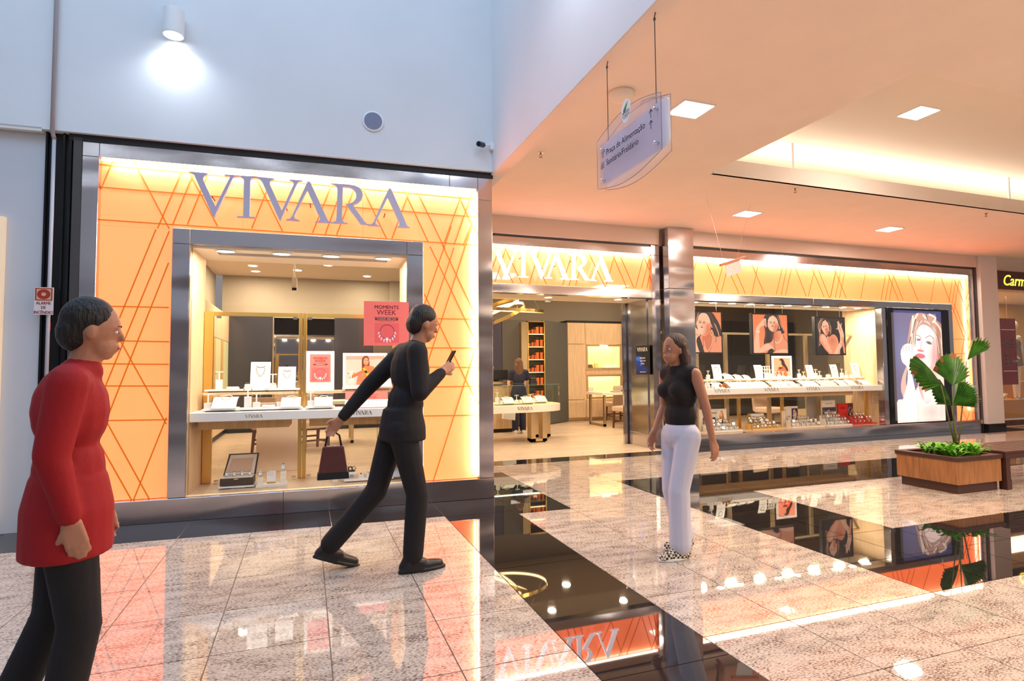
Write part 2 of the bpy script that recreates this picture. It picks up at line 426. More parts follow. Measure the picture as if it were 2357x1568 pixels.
def st(name, mb, m, parent=None, **k):
    o = mb.build(name, m, parent, **k)
    if parent is None: o['kind'] = 'structure'
    return o
# gallery ceiling with the long recess
def ceiling():
    z = 3.75; x0, y0, x1, y1 = 4.66, 3.22, 19, 5.76
    zc = 4.30
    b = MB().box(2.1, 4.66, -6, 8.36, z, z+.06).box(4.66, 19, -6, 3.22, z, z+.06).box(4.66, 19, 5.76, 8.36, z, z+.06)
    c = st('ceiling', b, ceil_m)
    r = MB().box(4.5, 19, 3.0, 6.9, zc, zc+.05).box(4.60, 4.66, 3.0, 6.9, z+.06, zc).box(4.5, 19, 3.1, 3.16, z+.06, zc).box(4.5, 19, 6.84, 6.9, z+.06, zc)
    st('ceiling', r, mat('pale_recess_paint', (.88, .76, .64), .8))
    t = thing('light_trough', 'long white light trough hanging along the far side of the ceiling recess', 'trough', (9, 5.83, z+.06))
    MB().box(4.7, 19, 5.752, 5.80, z+.0, z+.20).box(4.7, 19, 5.80, 6.3, z+.062, z+.09).box(4.7, 19, 6.28, 6.30, z+.09, z+.16).build('trough_lip', mat('white_trough_paint', (.82, .74, .66), .7), t)
    MB().cyl((4.9, 5.98, z+.13), (18.9, 5.98, z+.13), .018, 8).build('lamp_tube', mat('trough_tube', (1, 1, 1), .5, em=(1, .95, .85), es=6), t)
    for xx in (6.0, 10.35, 14.6):
        MB().cyl((xx, 5.79, z+.19), (xx, 5.79, zc), .018, 8).build('hanger_rod', WHITE, t)
    area('trough_glow', (10.5, 6.02, z+.17), (PI, 0, 0), 12, .12, (1, .92, .80), 42)
ceiling()
# beam / bulkhead between atrium and gallery
st('wall_right', MB().box(1.88, 2.015, -6, 8.5, 3.474, 9.5), wall_w)
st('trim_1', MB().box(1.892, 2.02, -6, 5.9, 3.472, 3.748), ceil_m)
# upper white wall above the left shop, and the shop-front of the gallery
zone_on = True
st('wall_back', MB().box(-9, 1.9, -.05, .25, 3.50, 9.5), wall_w)
st('trim_2', MB().box(-2.02, 1.9, -.01, .3, 3.44, 3.52), BLACK)
st('wall_left', MB().box(-9, -2.19, .02, .25, 0, 3.50), mat('grey_side_wall', (.62, .62, .64), .7))
st('trim_3', MB().box(-9, -2.21, -.05, .0, 3.48, 3.515), CREAM)
# narrow lit edge of the neighbouring shop at far left
st('window_3', MB().box(-3.4, -2.47, -.03, .02, .1, 2.71), mat('neighbour_shop_panel', (.78, .60, .42), .6, em=(1, .72, .45), es=.35))
p = thing('wall_side', loc=(-2.08, .1, 0), kind='structure')
MB().box(-2.195, -1.985, .03, .25, 0, 3.50).build('black_pilaster', BLACK, p)
for x in (-2.19, -2.15, -2.06, -2.01): MB().box(x-.008, x+.008, .0, .04, 0, 3.50).build('pilaster_rib', BLACKG, p)
MB().box(-1.985, -1.92, -.01, .25, 0, 3.47).build('grey_profile', GREYM, p)
# conduit
t = thing('conduit_pipe', 'thin grey vertical conduit pipe with a red band beside the left shop front', 'pipe', (-2.13, -.05, 0))
MB().cyl((-2.118, -.045, 0), (-2.118, -.045, 3.44), .015, 10).cyl((-2.118, -.085, 3.46), (-2.118, -.085, 7.5), .017, 10).cyl((-2.118, -.087, 3.48), (-2.118, -.043, 3.42), .017, 8).build('pipe', mat('grey_pipe', (.45, .42, .45), .45), t, smooth=True)
MB().cyl((-2.118, -.04, 1.73), (-2.118, -.04, 1.80), .0165, 10).build('band', mat('red_band', (.6, .01, .01), .4), t)
zone_on = False
st('trim_4', MB().box(1.9, 5.66, 8.36, 8.5, 3.47, 3.80).box(6.22, 13.72, 8.36, 8.5, 3.50, 3.80).box(5.66, 6.22, 8.45, 8.5, 3.47, 3.8), fascia_m)
st('trim_5', MB().box(1.9, 5.66, 8.42, 8.5, 3.42, 3.50).box(6.22, 13.72, 8.42, 8.5, 3.46, 3.505).box(13.68, 13.74, 8.38, 8.5, 0, 3.50), GREYM)
# white pillar and the fascia of the next shop
st('wall_far', MB().box(13.74, 14.29, 8.3, 8.6, .1, 3.76), mat('white_pillar_paint', (.82, .76, .74), .6))
st('baseboard_far', MB().box(13.73, 14.30, 8.28, 8.6, 0, .11), BLACKG)
st('trim_6', MB().box(14.29, 19, 8.42, 8.6, 3.05, 3.80), fascia_m)
# shop shell
st('wall_north', MB().box(-1.8, 3.3, 14.35, 14.45, 0, 3.6).box(3.3, 13.9, 14.35, 14.45, 0, 3.6), GREY)
st('wall_west', MB().box(-2.05, -1.95, 6.3, 14.45, 0, 3.6), GREY)
st('wall_east', MB().box(13.8, 13.9, 8.6, 14.45, 0, 3.6), GREY)
st('ceiling', MB().box(-2.05, 1.9, 6.55, 14.45, 3.55, 3.62).box(1.9, 13.9, 8.5, 14.45, 3.55, 3.62), mat('shop_ceiling', (.60, .50, .40), .8))
# soffit over the entrance and jamb
st('trim_7', MB().box(1.9, 5.66, 8.55, 9.20, 2.55, 3.55), mat('entrance_soffit', (.70, .60, .48), .7))
st('trim_8', MB().box(5.0, 13.8, 9.15, 9.2, 2.60, 3.55), GREY)

# hall behind the camera (only seen in reflections)
st('wall_south', MB().box(-9, 19, -9.2, -9, 0, 3.6), mat('dark_far_shops', (.30, .25, .23), .5))
st('wall_south', MB().box(-9, 19, -9.2, -9, 3.6, 9.5), wall_w)
st('wall_left', MB().box(-9.2, -9, -9.2, 6.2, 0, 9.5), mat('grey_hall_wall', (.45, .45, .48), .6))
for i, (x, y) in enumerate(((-6.4, -5), (-4.9, -2.4), (-3.3, -5), (-1.6, -3.0), (-.2, -6), (1.0, -2.0))):
    MB().box(x-.06, x+.06, y-1.3, y+1.3, 7.4, 7.46).build('strip_lamp', mat('hall_strip_lamp', (1, 1, 1), .5, em=(.8, .9, 1), es=9))
    o = C.objects[-1]; tag(o, 'cool white strip lamp of the atrium', 'lamp', 'strip lamps of the atrium behind the camera')

# ================================================================ SHOP FRONTS
def steel(b, par, name='steel_frame'): return b.build(name, STEEL, par, bevel=.003)
def bars(segs, y, w=.011, d=.004):
    b = MB()
    for x0, z0, x1, z1 in segs:
        dx, dz = x1-x0, z1-z0; L = math.hypot(dx, dz)
        if L < .02: continue
        nx, nz = -dz/L*w/2, dx/L*w/2
        b.prism([(x0-nx, z0-nz), (x1-nx, z1-nz), (x1+nx, z1+nz), (x0+nx, z0+nz)], (y-d, y), 'y')
    return b
def clip(seg, r):
    x0, z0, x1, z1 = seg; t0, t1 = 0, 1
    for p, q in ((-(x1-x0), x0-r[0]), ((x1-x0), r[1]-x0), (-(z1-z0), z0-r[2]), ((z1-z0), r[3]-z0)):
        if abs(p) < 1e-9:
            if q < 0: return None
        else:
            t = q/p
            if p < 0: t0 = max(t0, t)
            else: t1 = min(t1, t)
    if t0 >= t1: return None
    return (x0+(x1-x0)*t0, z0+(z1-z0)*t0, x0+(x1-x0)*t1, z0+(z1-z0)*t1)
LA=[[-1.69,3.33,-1.8,3.0],[-1.54,3.33,-1.23,2.7],[-1.11,3.33,-1.33,2.69],[-1.11,3.33,-0.82,2.75],[-1.01,3.33,-1.2,2.75],[-0.89,3.33,-1.08,2.75],[-0.52,3.32,-0.24,2.74],[-0.33,3.31,-0.52,2.75],[0.24,3.31,0.04,2.74],[0.35,3.31,0.16,2.73],[0.47,3.31,0.27,2.73],[0.49,3.31,0.77,2.72],[1.02,3.3,0.82,2.72],[0.92,3.31,1.2,2.72],[1.06,3.3,1.38,2.65],[1.5,3.31,1.75,2.78],[1.58,3.3,1.37,2.71],[1.69,3.3,1.48,2.7],[1.75,3.13,1.58,2.69],[-1.81,3.26,1.75,3.22],[-1.8,3.05,1.75,3.02],[-1.8,2.75,1.75,2.71],[-1.83,1.96,-1.22,1.96],[-1.82,1.65,-1.21,1.64],[-1.82,1.44,-1.21,1.43],[-1.81,1.24,-1.21,1.23],[-1.81,0.93,-1.21,0.92],[-1.34,2.69,-1.8,1.29],[-1.23,2.68,-1.8,0.97],[-1.23,2.38,-1.8,0.61],[-1.81,2.06,-1.22,0.88],[-1.81,1.15,-1.34,0.2],[-1.81,0.86,-1.48,0.2],[-1.22,0.94,-1.47,0.2],[1.16,1.9,1.75,1.9],[1.16,1.59,1.75,1.59],[1.16,1.39,1.75,1.38],[1.16,1.18,1.75,1.18],[1.16,0.88,1.75,0.87],[1.22,2.67,1.75,1.59],[1.35,2.7,1.52,2.34],[1.52,2.34,1.74,1.89],[1.45,2.9,1.16,2.04],[1.48,2.67,1.16,1.71],[1.68,2.92,1.17,1.36],[1.16,2.16,1.74,0.97],[1.74,1.67,1.25,0.2],[1.68,2.92,1.75,2.79]]
LB=[[6.52,3.33,6.43,3.08],[6.66,3.32,6.96,2.71],[7.1,3.33,6.89,2.71],[7.14,3.1,7.01,2.71],[7.22,3.06,7.4,2.71],[7.35,3.1,7.55,2.7],[7.68,3.32,7.99,2.71],[7.88,3.32,7.69,2.71],[8.46,3.33,8.26,2.72],[8.56,3.32,8.38,2.72],[8.68,3.32,8.48,2.71],[8.71,3.32,8.99,2.71],[9.24,3.31,9.04,2.71],[9.13,3.31,9.44,2.71],[9.28,3.32,9.57,2.7],[9.8,3.34,9.59,2.71],[9.72,3.3,10.01,2.71],[9.78,3.31,9.6,2.72],[9.91,3.31,9.72,2.7],[10.02,3.31,9.83,2.7],[10.57,3.3,10.39,2.71],[11.13,3.31,10.95,2.71],[11.14,3.31,11.44,2.72],[11.25,3.3,11.07,2.71],[11.28,3.31,11.58,2.72],[11.35,3.3,11.18,2.71],[11.71,3.3,12.02,2.71],[12.57,3.3,12.39,2.71],[12.71,3.3,12.98,2.73],[13.11,3.3,12.95,2.73],[13.2,3.22,13.04,2.69],[13.3,3.23,13.08,2.5],[13.14,3.23,13.53,2.51],[13.31,3.2,13.58,2.65],[13.03,2.64,13.49,1.74],[13.11,2.69,13.55,1.81],[13.58,2.63,13.25,1.53],[13.03,1.93,13.58,1.93],[13.02,1.62,13.5,1.62],[13.04,0.7,13.33,0.2],[13.52,0.51,13.33,0.2]]
LC=[[2.71,3.31,2.77,3.19],[2.83,3.31,2.7,2.93],[2.94,3.31,2.74,2.72],[2.73,3.32,3.04,2.71],[2.88,3.31,3.18,2.72],[3.32,3.32,3.6,2.72],[3.51,3.32,3.31,2.71],[4.08,3.31,3.89,2.72],[4.19,3.32,4.0,2.71],[4.3,3.32,4.12,2.72],[4.34,3.32,4.66,2.72],[4.87,3.32,4.67,2.72],[4.78,3.33,5.07,2.72],[4.92,3.33,5.21,2.72],[5.43,3.32,5.24,2.73],[5.38,3.33,5.58,2.92],[5.55,3.33,5.36,2.73],[5.59,3.22,5.46,2.72]]
LET={"V1":[[0.0,1.0],[0.0084,0.976],[0.0201,0.956],[0.0256,0.894],[0.1037,-0.027],[0.1096,-0.029],[0.1833,0.924],[0.1897,0.967],[0.198,0.985],[0.2079,0.983],[0.2079,1.001],[0.1769,1.006],[0.1479,1.001],[0.1479,0.981],[0.1705,0.973],[0.1715,0.948],[0.113,0.222],[0.0619,0.812],[0.0604,0.869],[0.0649,0.927],[0.0762,0.968],[0.0791,0.986],[0.0781,1.001]],"I":[[0.1769,1.006],[0.2079,0.991],[0.2177,0.977],[0.2256,0.945],[0.231,0.887],[0.23,0.029],[0.2029,0.023],[0.2029,0.0],[0.2835,0.003],[0.2835,0.028],[0.2575,0.029],[0.258,0.902],[0.2624,0.955],[0.2698,0.983],[0.283,0.989],[0.283,1.017],[0.2133,1.006]],"V2":[[0.2717,1.016],[0.2786,0.989],[0.2919,0.977],[0.3027,0.938],[0.3096,0.886],[0.3872,-0.025],[0.3902,-0.025],[0.4629,0.918],[0.4708,0.979],[0.4865,1.0],[0.4865,1.015],[0.4285,1.011],[0.428,0.99],[0.4437,0.964],[0.4472,0.891],[0.3966,0.229],[0.3435,0.848],[0.3425,0.903],[0.3479,0.949],[0.3612,0.985],[0.3612,1.005]],"A1":[[0.5096,0.997],[0.5224,0.993],[0.598,0.133],[0.6074,0.041],[0.6172,0.019],[0.6054,0.0],[0.5459,-0.004],[0.5459,0.021],[0.5612,0.027],[0.5681,0.076],[0.5666,0.118],[0.5091,0.781],[0.4555,0.158],[0.4511,0.113],[0.4555,0.053],[0.4762,0.017],[0.4737,0.004],[0.4157,0.005],[0.4157,0.025],[0.4329,0.044],[0.4418,0.11]],"R":[[0.6167,1.0],[0.6369,0.956],[0.6452,0.914],[0.6472,0.864],[0.6437,0.159],[0.6403,0.068],[0.631,0.032],[0.6123,0.024],[0.6029,0.0],[0.6973,0.009],[0.6978,0.027],[0.6806,0.038],[0.6717,0.093],[0.6698,0.156],[0.6732,0.941],[0.687,0.948],[0.7081,0.934],[0.7253,0.885],[0.7361,0.78],[0.7337,0.662],[0.7209,0.565],[0.7017,0.516],[0.686,0.509],[0.7587,0.014],[0.8084,0.015],[0.8231,0.051],[0.8034,0.024],[0.7887,0.038],[0.7764,0.093],[0.7209,0.487],[0.745,0.552],[0.7617,0.644],[0.7681,0.77],[0.7636,0.87],[0.7494,0.955],[0.7273,0.993],[0.6988,1.009],[0.6629,1.006]],"A2":[[0.8929,0.996],[0.9037,0.99],[0.9769,0.142],[0.9843,0.052],[1.0,0.013],[0.9985,0.003],[0.9243,0.0],[0.9243,0.018],[0.9391,0.021],[0.9459,0.062],[0.9459,0.102],[0.888,0.761],[0.83,0.102],[0.8314,0.049],[0.8398,0.019],[0.8545,0.01],[0.8545,-0.002],[0.7936,-0.004],[0.7936,0.021],[0.8084,0.032],[0.8182,0.088],[0.8275,0.21]]}
def panels(root, sheets, lines, y):
    for r in sheets:
        p = MB().box(r[0]+.001, r[1]-.001, y, y+.012, r[2]+.001, r[3]-.001).build('glass_panel', ORANGE, root)
        cl = [c for c in (clip(s_, r) for s_ in lines) if c]
        if cl: bars(cl, y).build('line_inlay', LINE, p)
def letters(root, x0, w, z0, h, y0, y1, m):
    for k, P in LET.items():
        MB().prism([(x0+a*w, z0+b*h) for a, b in P], (y0, y1), 'y').build('letter', m, root)
zone_on = True
# ---- left front
t = thing('window_1', kind='structure', loc=(0, 0, 0))
for b in (MB().box(-1.92, -1.79, 0, .14, .21, 3.31), MB().box(-1.92, -1.79, 0, .14, 3.312, 3.455), MB().box(-1.788, 1.42, 0, .14, 3.312, 3.455), MB().box(1.422, 1.73, 0, .14, 3.312, 3.455),
          MB().box(1.732, 1.89, 0, .14, 3.20, 3.455), MB().box(1.732, 1.89, 0, .45, .21, 3.198), MB().box(-1.92, -.2, -.02, .14, 0, .208), MB().box(-.198, 1.89, -.02, .14, 0, .208)):
    steel(b, t)
for b in (MB().box(-1.19, -1.04, 0, .12, .21, 2.555), MB().box(.97, 1.14, 0, .12, .21, 2.555), MB().box(-1.19, -1.04, 0, .12, 2.557, 2.70), MB().box(-1.038, .97, 0, .12, 2.557, 2.70), MB().box(.972, 1.14, 0, .12, 2.557, 2.70)):
    steel(b, t)
MB().box(-1.79, -1.19, .075, .10, .21, 3.31).box(1.14, 1.73, .075, .10, .21, 3.31).box(-1.19, 1.14, .075, .10, 2.70, 3.31).build('backing', BLACK, t)
t = thing('backlit_wall', 'orange backlit glass cladding with crossing lines around the left display window', 'panel', (0, .05, .2))
panels(t, [(-1.79, -1.19, .21, 2.70), (1.14, 1.73, .21, 2.70), (-1.79, -.60, 2.70, 3.31), (-.60, .53, 2.70, 3.31), (.53, 1.73, 2.70, 3.31)], LA, .06)
MB().box(-1.78, 1.72, .018, .034, 3.290, 3.305).build('led_strip', LED_W, t)
MB().box(1.712, 1.724, .018, .034, .23, 3.28).build('led_strip', LED_W, t)
zone.append(area('sign_glow', (0, .025, 3.285), (math.radians(14), 0, 0), 3.4, .03, (1, .88, .76), 32))
zone.append(strip_v((1.705, .02, 1.75), 3.0, .03, (-.75, .66, 0), (1, .88, .76), 13))
t = thing('shop_sign', 'large violet-grey serif shop name on the left orange panel', 'sign', (0, -.1, 2.8))
letters(t, -1.045, 2.04, 2.815, .398, -.10, -.065, SIGNL)
b = MB()
for x, z in ((-.85, 3.0), (-.55, 3.1), (-.2, 2.95), (.02, 3.0), (.31, 3.1), (.74, 2.95)): b.cyl((x, -.07, z), (x, .06, z), .006, 6)
b.build('standoff', BLACK, t)['kind'] = 'stuff'
zone_on = False
# ---- gallery front, over the entrance
t = thing('door_1', kind='structure', loc=(3.8, 8.4, 0))
for b in (MB().box(1.9, 5.52, 8.40, 8.55, 3.30, 3.43), MB().box(1.9, 5.52, 8.40, 8.55, 2.55, 2.69), MB().box(5.522, 5.68, 8.40, 8.55, 0, 2.54), MB().box(5.522, 5.68, 8.40, 8.55, 2.542, 3.29), MB().box(5.522, 5.68, 8.40, 8.55, 3.292, 3.46)):
    steel(b, t)
steel(MB().box(5.50, 5.66, 8.552, 9.16, .24, 2.55), t, 'jamb_panel'); steel(MB().box(5.50, 5.66, 8.552, 9.16, 0, .238), t, 'jamb_panel')
MB().box(5.50, 5.62, 9.162, 9.22, 0, 2.6).build('jamb_profile', BLACK, t)
MB().box(5.42, 5.5, 9.20, 9.25, 0, 2.6).build('jamb_profile', STEEL, t)
MB().box(1.9, 5.52, 8.50, 8.52, 2.69, 3.30).build('backing', BLACK, t)
t = thing('backlit_wall', 'orange backlit glass strip with crossing lines above the shop entrance', 'panel', (3.8, 8.45, 2.69))
panels(t, [(1.9, 3.72, 2.69, 3.30), (3.72, 5.52, 2.69, 3.30)], LC, 8.46)
MB().box(2.0, 5.5, 8.41, 8.425, 3.285, 3.297).build('led_strip', LED_W, t)
area('sign_glow', (3.7, 8.42, 3.28), (math.radians(14), 0, 0), 3.6, .03, (1, .88, .76), 12)
t = thing('shop_sign', 'glowing white serif shop name above the shop entrance', 'sign', (3.7, 8.3, 2.78))
letters(t, 2.66, 2.08, 2.79, .415, 8.32, 8.36, SIGNW)
b = MB()
for x, z in ((2.85, 3.0), (3.14, 3.1), (3.5, 2.95), (3.72, 3.0), (4.02, 3.1), (4.46, 2.95)): b.cyl((x, 8.36, z), (x, 8.46, z), .006, 6)
b.build('standoff', BLACK, t)['kind'] = 'stuff'
# ---- steel column
t = thing('steel_column', 'brushed steel square column between shop entrance and long window', 'column', (5.97, 8.3, 0))
MB().box(5.72, 6.23, 8.19, 8.44, 0, 2.70).build('lower_cladding', STEEL, t, bevel=.004)
MB().box(5.72, 6.23, 8.19, 8.44, 2.704, 3.75).build('upper_cladding', STEEL, t, bevel=.004)
# ---- long window
t = thing('window_2', kind='structure', loc=(10, 8.4, 0))
for b in (MB().box(6.24, 9.0, 8.40, 8.54, 3.32, 3.455), MB().box(9.002, 12.2, 8.40, 8.54, 3.32, 3.455), MB().box(12.202, 13.68, 8.40, 8.54, 3.32, 3.455),
          MB().box(13.50, 13.67, 8.40, 8.54, .2, 3.318), MB().box(6.24, 9.1, 8.40, 8.54, 2.54, 2.67), MB().box(9.102, 12.3, 8.40, 8.54, 2.54, 2.67), MB().box(12.302, 12.95, 8.40, 8.54, 2.54, 2.67),
          MB().box(6.24, 8.0, 8.36, 8.54, 0, .198), MB().box(8.002, 10.4, 8.36, 8.54, 0, .198), MB().box(10.402, 13.0, 8.36, 8.54, 0, .198), MB().box(13.002, 13.68, 8.36, 8.54, 0, .198),
          MB().box(10.87, 11.0, 8.40, 8.54, .2, 2.538), MB().box(12.80, 12.95, 8.40, 8.54, .2, 2.538)):
    steel(b, t)
MB().box(6.24, 12.95, 8.50, 8.53, 2.67, 3.32).box(12.95, 13.5, 8.50, 8.53, .2, 3.32).box(11.0, 12.8, 8.50, 8.53, .2, 2.54).build('backing', BLACK, t)
t = thing('backlit_wall', 'long orange backlit glass strip with crossing lines above the long display window', 'panel', (9.8, 8.45, 2.67))
panels(t, [(6.24, 7.52, 2.67, 3.32), (7.52, 9.50, 2.67, 3.32), (9.50, 10.58, 2.67, 3.32), (10.58, 11.4, 2.67, 3.32), (11.4, 12.63, 2.67, 3.32), (12.63, 13.5, 2.67, 3.32), (12.95, 13.5, .2, 2.67)], LB, 8.46)
MB().box(6.3, 13.48, 8.41, 8.425, 3.305, 3.317).build('led_strip', LED_W, t)
area('sign_glow', (9.9, 8.42, 3.30), (math.radians(14), 0, 0), 7.2, .03, (1, .88, .76), 42)
strip_v((13.48, 8.42, 1.8), 2.8, .03, (-.75, .66, 0), (1, .80, .62), 7)

# ---- small fittings on walls and ceilings
zone_on = True
t = thing('wall_lamp', 'white cylindrical wall lamp high on the blue-white wall', 'lamp', (-1.18, -.16, 4.45))
MB().lathe([(.085, 0), (.088, .01), (.088, .24), (.08, .245)], (-1.18, -.15, 4.455), 28).build('lamp_body', WHITE, t, smooth=False)
MB().box(-1.22, -1.14, -.07, -.045, 4.53, 4.62).build('bracket', WHITE, t)
MB().lathe([(.072, -.004), (.072, .004)], (-1.18, -.15, 4.455), 28).build('lens', mat('cool_lamp_lens', (1, 1, 1), .5, em=(.85, .93, 1), es=12), t)
l = bpy.data.lights.new('wall_spot', 'SPOT'); l.energy = 26; l.color = (.80, .88, 1); l.spot_size = math.radians(150); l.spot_blend = .9; l.shadow_soft_size = .06
lo = bpy.data.objects.new('wall_spot', l); C.objects.link(lo); lo.location = (-1.18, -.15, 4.44); zone.append(lo)
lamp0 = t
t = thing('round_speaker', 'round grey flush speaker in the white wall above the left sign', 'speaker', (.62, -.05, 3.81))
MB().add(*(lambda n: ([(.62+.106*math.cos(a), -.052, 3.905+.106*math.sin(a)) for a in [2*PI*i/n for i in range(n)]]+[(.62+.106*math.cos(a), -.062, 3.905+.106*math.sin(a)) for a in [2*PI*i/n for i in range(n)]]+[(.62+.088*math.cos(a), -.066, 3.905+.088*math.sin(a)) for a in [2*PI*i/n for i in range(n)]],
    [(i, (i+1) % n, n+(i+1) % n, n+i) for i in range(n)]+[(n+i, n+(i+1) % n, 2*n+(i+1) % n, 2*n+i) for i in range(n)]))(32)).build('rim', WHITE, t)
MB().cyl((.62, -.067, 3.905), (.62, -.05, 3.905), .09, 32).build('grille', mat('grey_grille', (.22, .24, .33), .6), t)
t = thing('security_camera', 'small dark bullet camera fixed in the corner under the white bulkhead', 'camera', (1.78, -.12, 3.7))
MB().cyl((1.70, -.17, 3.745), (1.77, -.10, 3.765), .028, 14).build('camera_body', mat('camera_black', (.03, .03, .04), .35), t)
MB().cyl((1.696, -.174, 3.744), (1.702, -.168, 3.7455), .018, 12).build('lens', BLACKG, t)
MB().cyl((1.77, -.10, 3.765), (1.86, -.075, 3.78), .012, 8).box(1.85, 1.90, -.10, -.05, 3.73, 3.81).build('bracket', WHITE, t)
zone_on = False
for nm_, lb_, (a_, b_) in (('wall_lamp', 'white cylindrical wall lamp on the side of the white bulkhead, above the picture', (3.4, 5.05)),):
    l2 = dup(lamp0, (1.70, a_, b_), PI/2, label=lb_)
    l = bpy.data.lights.new('wall_spot', 'SPOT'); l.energy = 110; l.color = (.80, .88, 1); l.spot_size = math.radians(150); l.spot_blend = .9; l.shadow_soft_size = .06
    lo = bpy.data.objects.new('wall_spot', l); C.objects.link(lo); lo.location = (1.72, a_, b_-.02)
def panel_lamp(x, y, z, label):
    t = thing('panel_lamp', label, 'lamp', (x, y, z))
    MB().box(x-.17, x+.17, y-.15, y+.15, z-.008, z).build('frame', WHITE, t)
    MB().box(x-.155, x+.155, y-.135, y+.135, z-.011, z-.008).build('diffuser', LED_C, t)
    area('panel_lamp_light', (x, y, z-.03), (0, 0, 0), .3, .27, (1, .86, .72), 42)
panel_lamp(3.33, 4.37, 3.75, 'square white panel lamp in the ceiling right behind the hanging sign')
panel_lamp(6.44, 7.13, 3.75, 'square panel lamp above the small hanging pink-framed card')
panel_lamp(9.55, 7.17, 3.75, 'square panel lamp in the ceiling above the large advertising screen')
panel_lamp(6.68, 4.60, 4.30, 'square panel lamp inside the raised ceiling recess')
def sprinkler(x, y, z, label):
    t = thing('sprinkler', label, 'sprinkler', (x, y, z))
    MB().lathe([(.03, -.003), (.012, -.008)], (x, y, z), 12).build('collar', SILVER, t)
    MB().cyl((x, y, z), (x, y, z-.02), .009, 8).tube([(x-.012, y, z-.015), (x-.016, y, z-.035), (x, y, z-.05)], .003, 6).tube([(x+.012, y, z-.015), (x+.016, y, z-.035), (x, y, z-.05)], .003, 6).lathe([(.018, -.053), (.018, -.050)], (x, y, z), 10).build('head', mat('bronze', (.30, .16, .08), .4, 1), t)
sprinkler(2.42, 5.80, 3.75, 'ceiling sprinkler nearest the corner of the left shop')
sprinkler(6.16, 5.92, 3.75, 'ceiling sprinkler beside the near end of the light trough')
sprinkler(10.05, 5.95, 3.75, 'ceiling sprinkler farther right along the light trough')
for (x, y), lb in (((2.56, 4.30), 'round white wireless access point on the ceiling behind the hanging sign, the fully visible one'), ((2.93, 4.37), 'round white ceiling disc half hidden behind the top of the hanging sign')):
    t = thing('access_point', lb, 'access point', (x, y, 3.69))
    MB().lathe([(.06, -.055), (.10, -.05), (.118, -.025), (.118, 0)], (x, y, 3.75), 28).build('housing', CREAM, t, smooth=True)
    MB().box(x-.03, x+.03, y-.122, y-.112, 3.715, 3.735).build('badge', WHITE, t)

# ================================================================ PAINTED PICTURES (flat print as face colours)
class Art:
    def __init__(s, W, H, bg):
        s.W, s.H = W, H; yy, xx = np.mgrid[0:H, 0:W]
        s.x = (xx+.5)/W; s.y = (yy+.5)/H; s.a = H/W
        s.c = np.zeros((H, W, 3)); s.c[:] = bg
    def mixin(s, m, col):
        m = np.clip(m, 0, 1)[..., None]; s.c = s.c*(1-m)+np.array(col)*m; return s
    def _smooth(s, P, n=6):
        P = np.array(P, float); N = len(P); o = []
        for i in range(N):
            p0, p1, p2, p3 = P[(i-1) % N], P[i], P[(i+1) % N], P[(i+2) % N]
            for k in range(n):
                t = k/n; o.append(.5*((2*p1)+(-p0+p2)*t+(2*p0-5*p1+4*p2-p3)*t*t+(-p0+3*p1-3*p2+p3)*t**3))
        return np.array(o)
    def poly(s, P, col, smooth=True, a=1):
        P = s._smooth(P) if smooth else np.array(P, float)
        ins = np.zeros(s.x.shape, bool); n = len(P); j = n-1
        for i in range(n):
            xi, yi = P[i]; xj, yj = P[j]
            if abs(yj-yi) > 1e-9:
                c = ((yi > s.y) != (yj > s.y)) & (s.x < (xj-xi)*(s.y-yi)/(yj-yi)+xi); ins ^= c
            j = i
        return s.mixin(ins*a, col)
    def ell(s, cx, cy, rx, ry, col, ang=0, soft=.15, a=1):
        dx = s.x-cx; dy = (s.y-cy)*s.a; c, n = math.cos(ang), math.sin(ang)
        u = (dx*c+dy*n)/rx; v = (-dx*n+dy*c)/(ry*s.a); d = np.sqrt(u*u+v*v)
        return s.mixin(a*np.clip((1+soft/2-d)/max(soft, 1e-3), 0, 1), col)
    def line(s, P, w, col, smooth=True, a=1, taper=False):
        P = np.array(P, float)
        if smooth and len(P) > 2:
            Q = [P[0]]+list(P)+[P[-1]]; o = []
            for i in range(1, len(Q)-2):
                p0, p1, p2, p3 = Q[i-1], Q[i], Q[i+1], Q[i+2]
                for k in range(6):
                    t = k/6; o.append(.5*((2*p1)+(-p0+p2)*t+(2*p0-5*p1+4*p2-p3)*t*t+(-p0+3*p1-3*p2+p3)*t**3))
            o.append(P[-1]); P = np.array(o)
        best = np.full(s.x.shape, 9.); n = len(P)-1
        for i in range(n):
            ax, ay = P[i]; bx, by = P[i+1]; ay, by = ay*s.a, by*s.a
            dx, dy = bx-ax, by-ay; L = dx*dx+dy*dy+1e-12
            t = np.clip(((s.x-ax)*dx+(s.y*s.a-ay)*dy)/L, 0, 1)
            d = np.hypot(s.x-ax-t*dx, s.y*s.a-ay-t*dy)
            ww = w*(1-.85*i/n) if taper else w
            best = np.minimum(best, d-ww/2)
        px = 1/s.W
        return s.mixin(a*np.clip(.5-best/px, 0, 1), col)
    def grad(s, c0, c1, vert=True):
        t = (s.y if vert else s.x)[..., None]; s.c = np.array(c0)*(1-t)+np.array(c1)*t; return s
def pmat(name, es, base=1.0, rough=.4):
    if name in MAT: return MAT[name]
    m = bpy.data.materials.new(name); m.use_nodes = True; nt = m.node_tree; b = nt.nodes['Principled BSDF']
    a = _n(nt, 'ShaderNodeAttribute'); a.attribute_name = 'col'
    nt.links.new(a.outputs['Color'], b.inputs['Emission Color']); b.inputs['Emission Strength'].default_value = es
    if base: nt.links.new(a.outputs['Color'], b.inputs['Base Color'])
    else: b.inputs['Base Color'].default_value = (.02, .02, .02, 1)
    b.inputs['Roughness'].default_value = rough; MAT[name] = m; return m
def s2l(c):
    c = np.clip(c, 0, 1); return np.where(c <= .04045, c/12.92, ((c+.055)/1.055)**2.4)
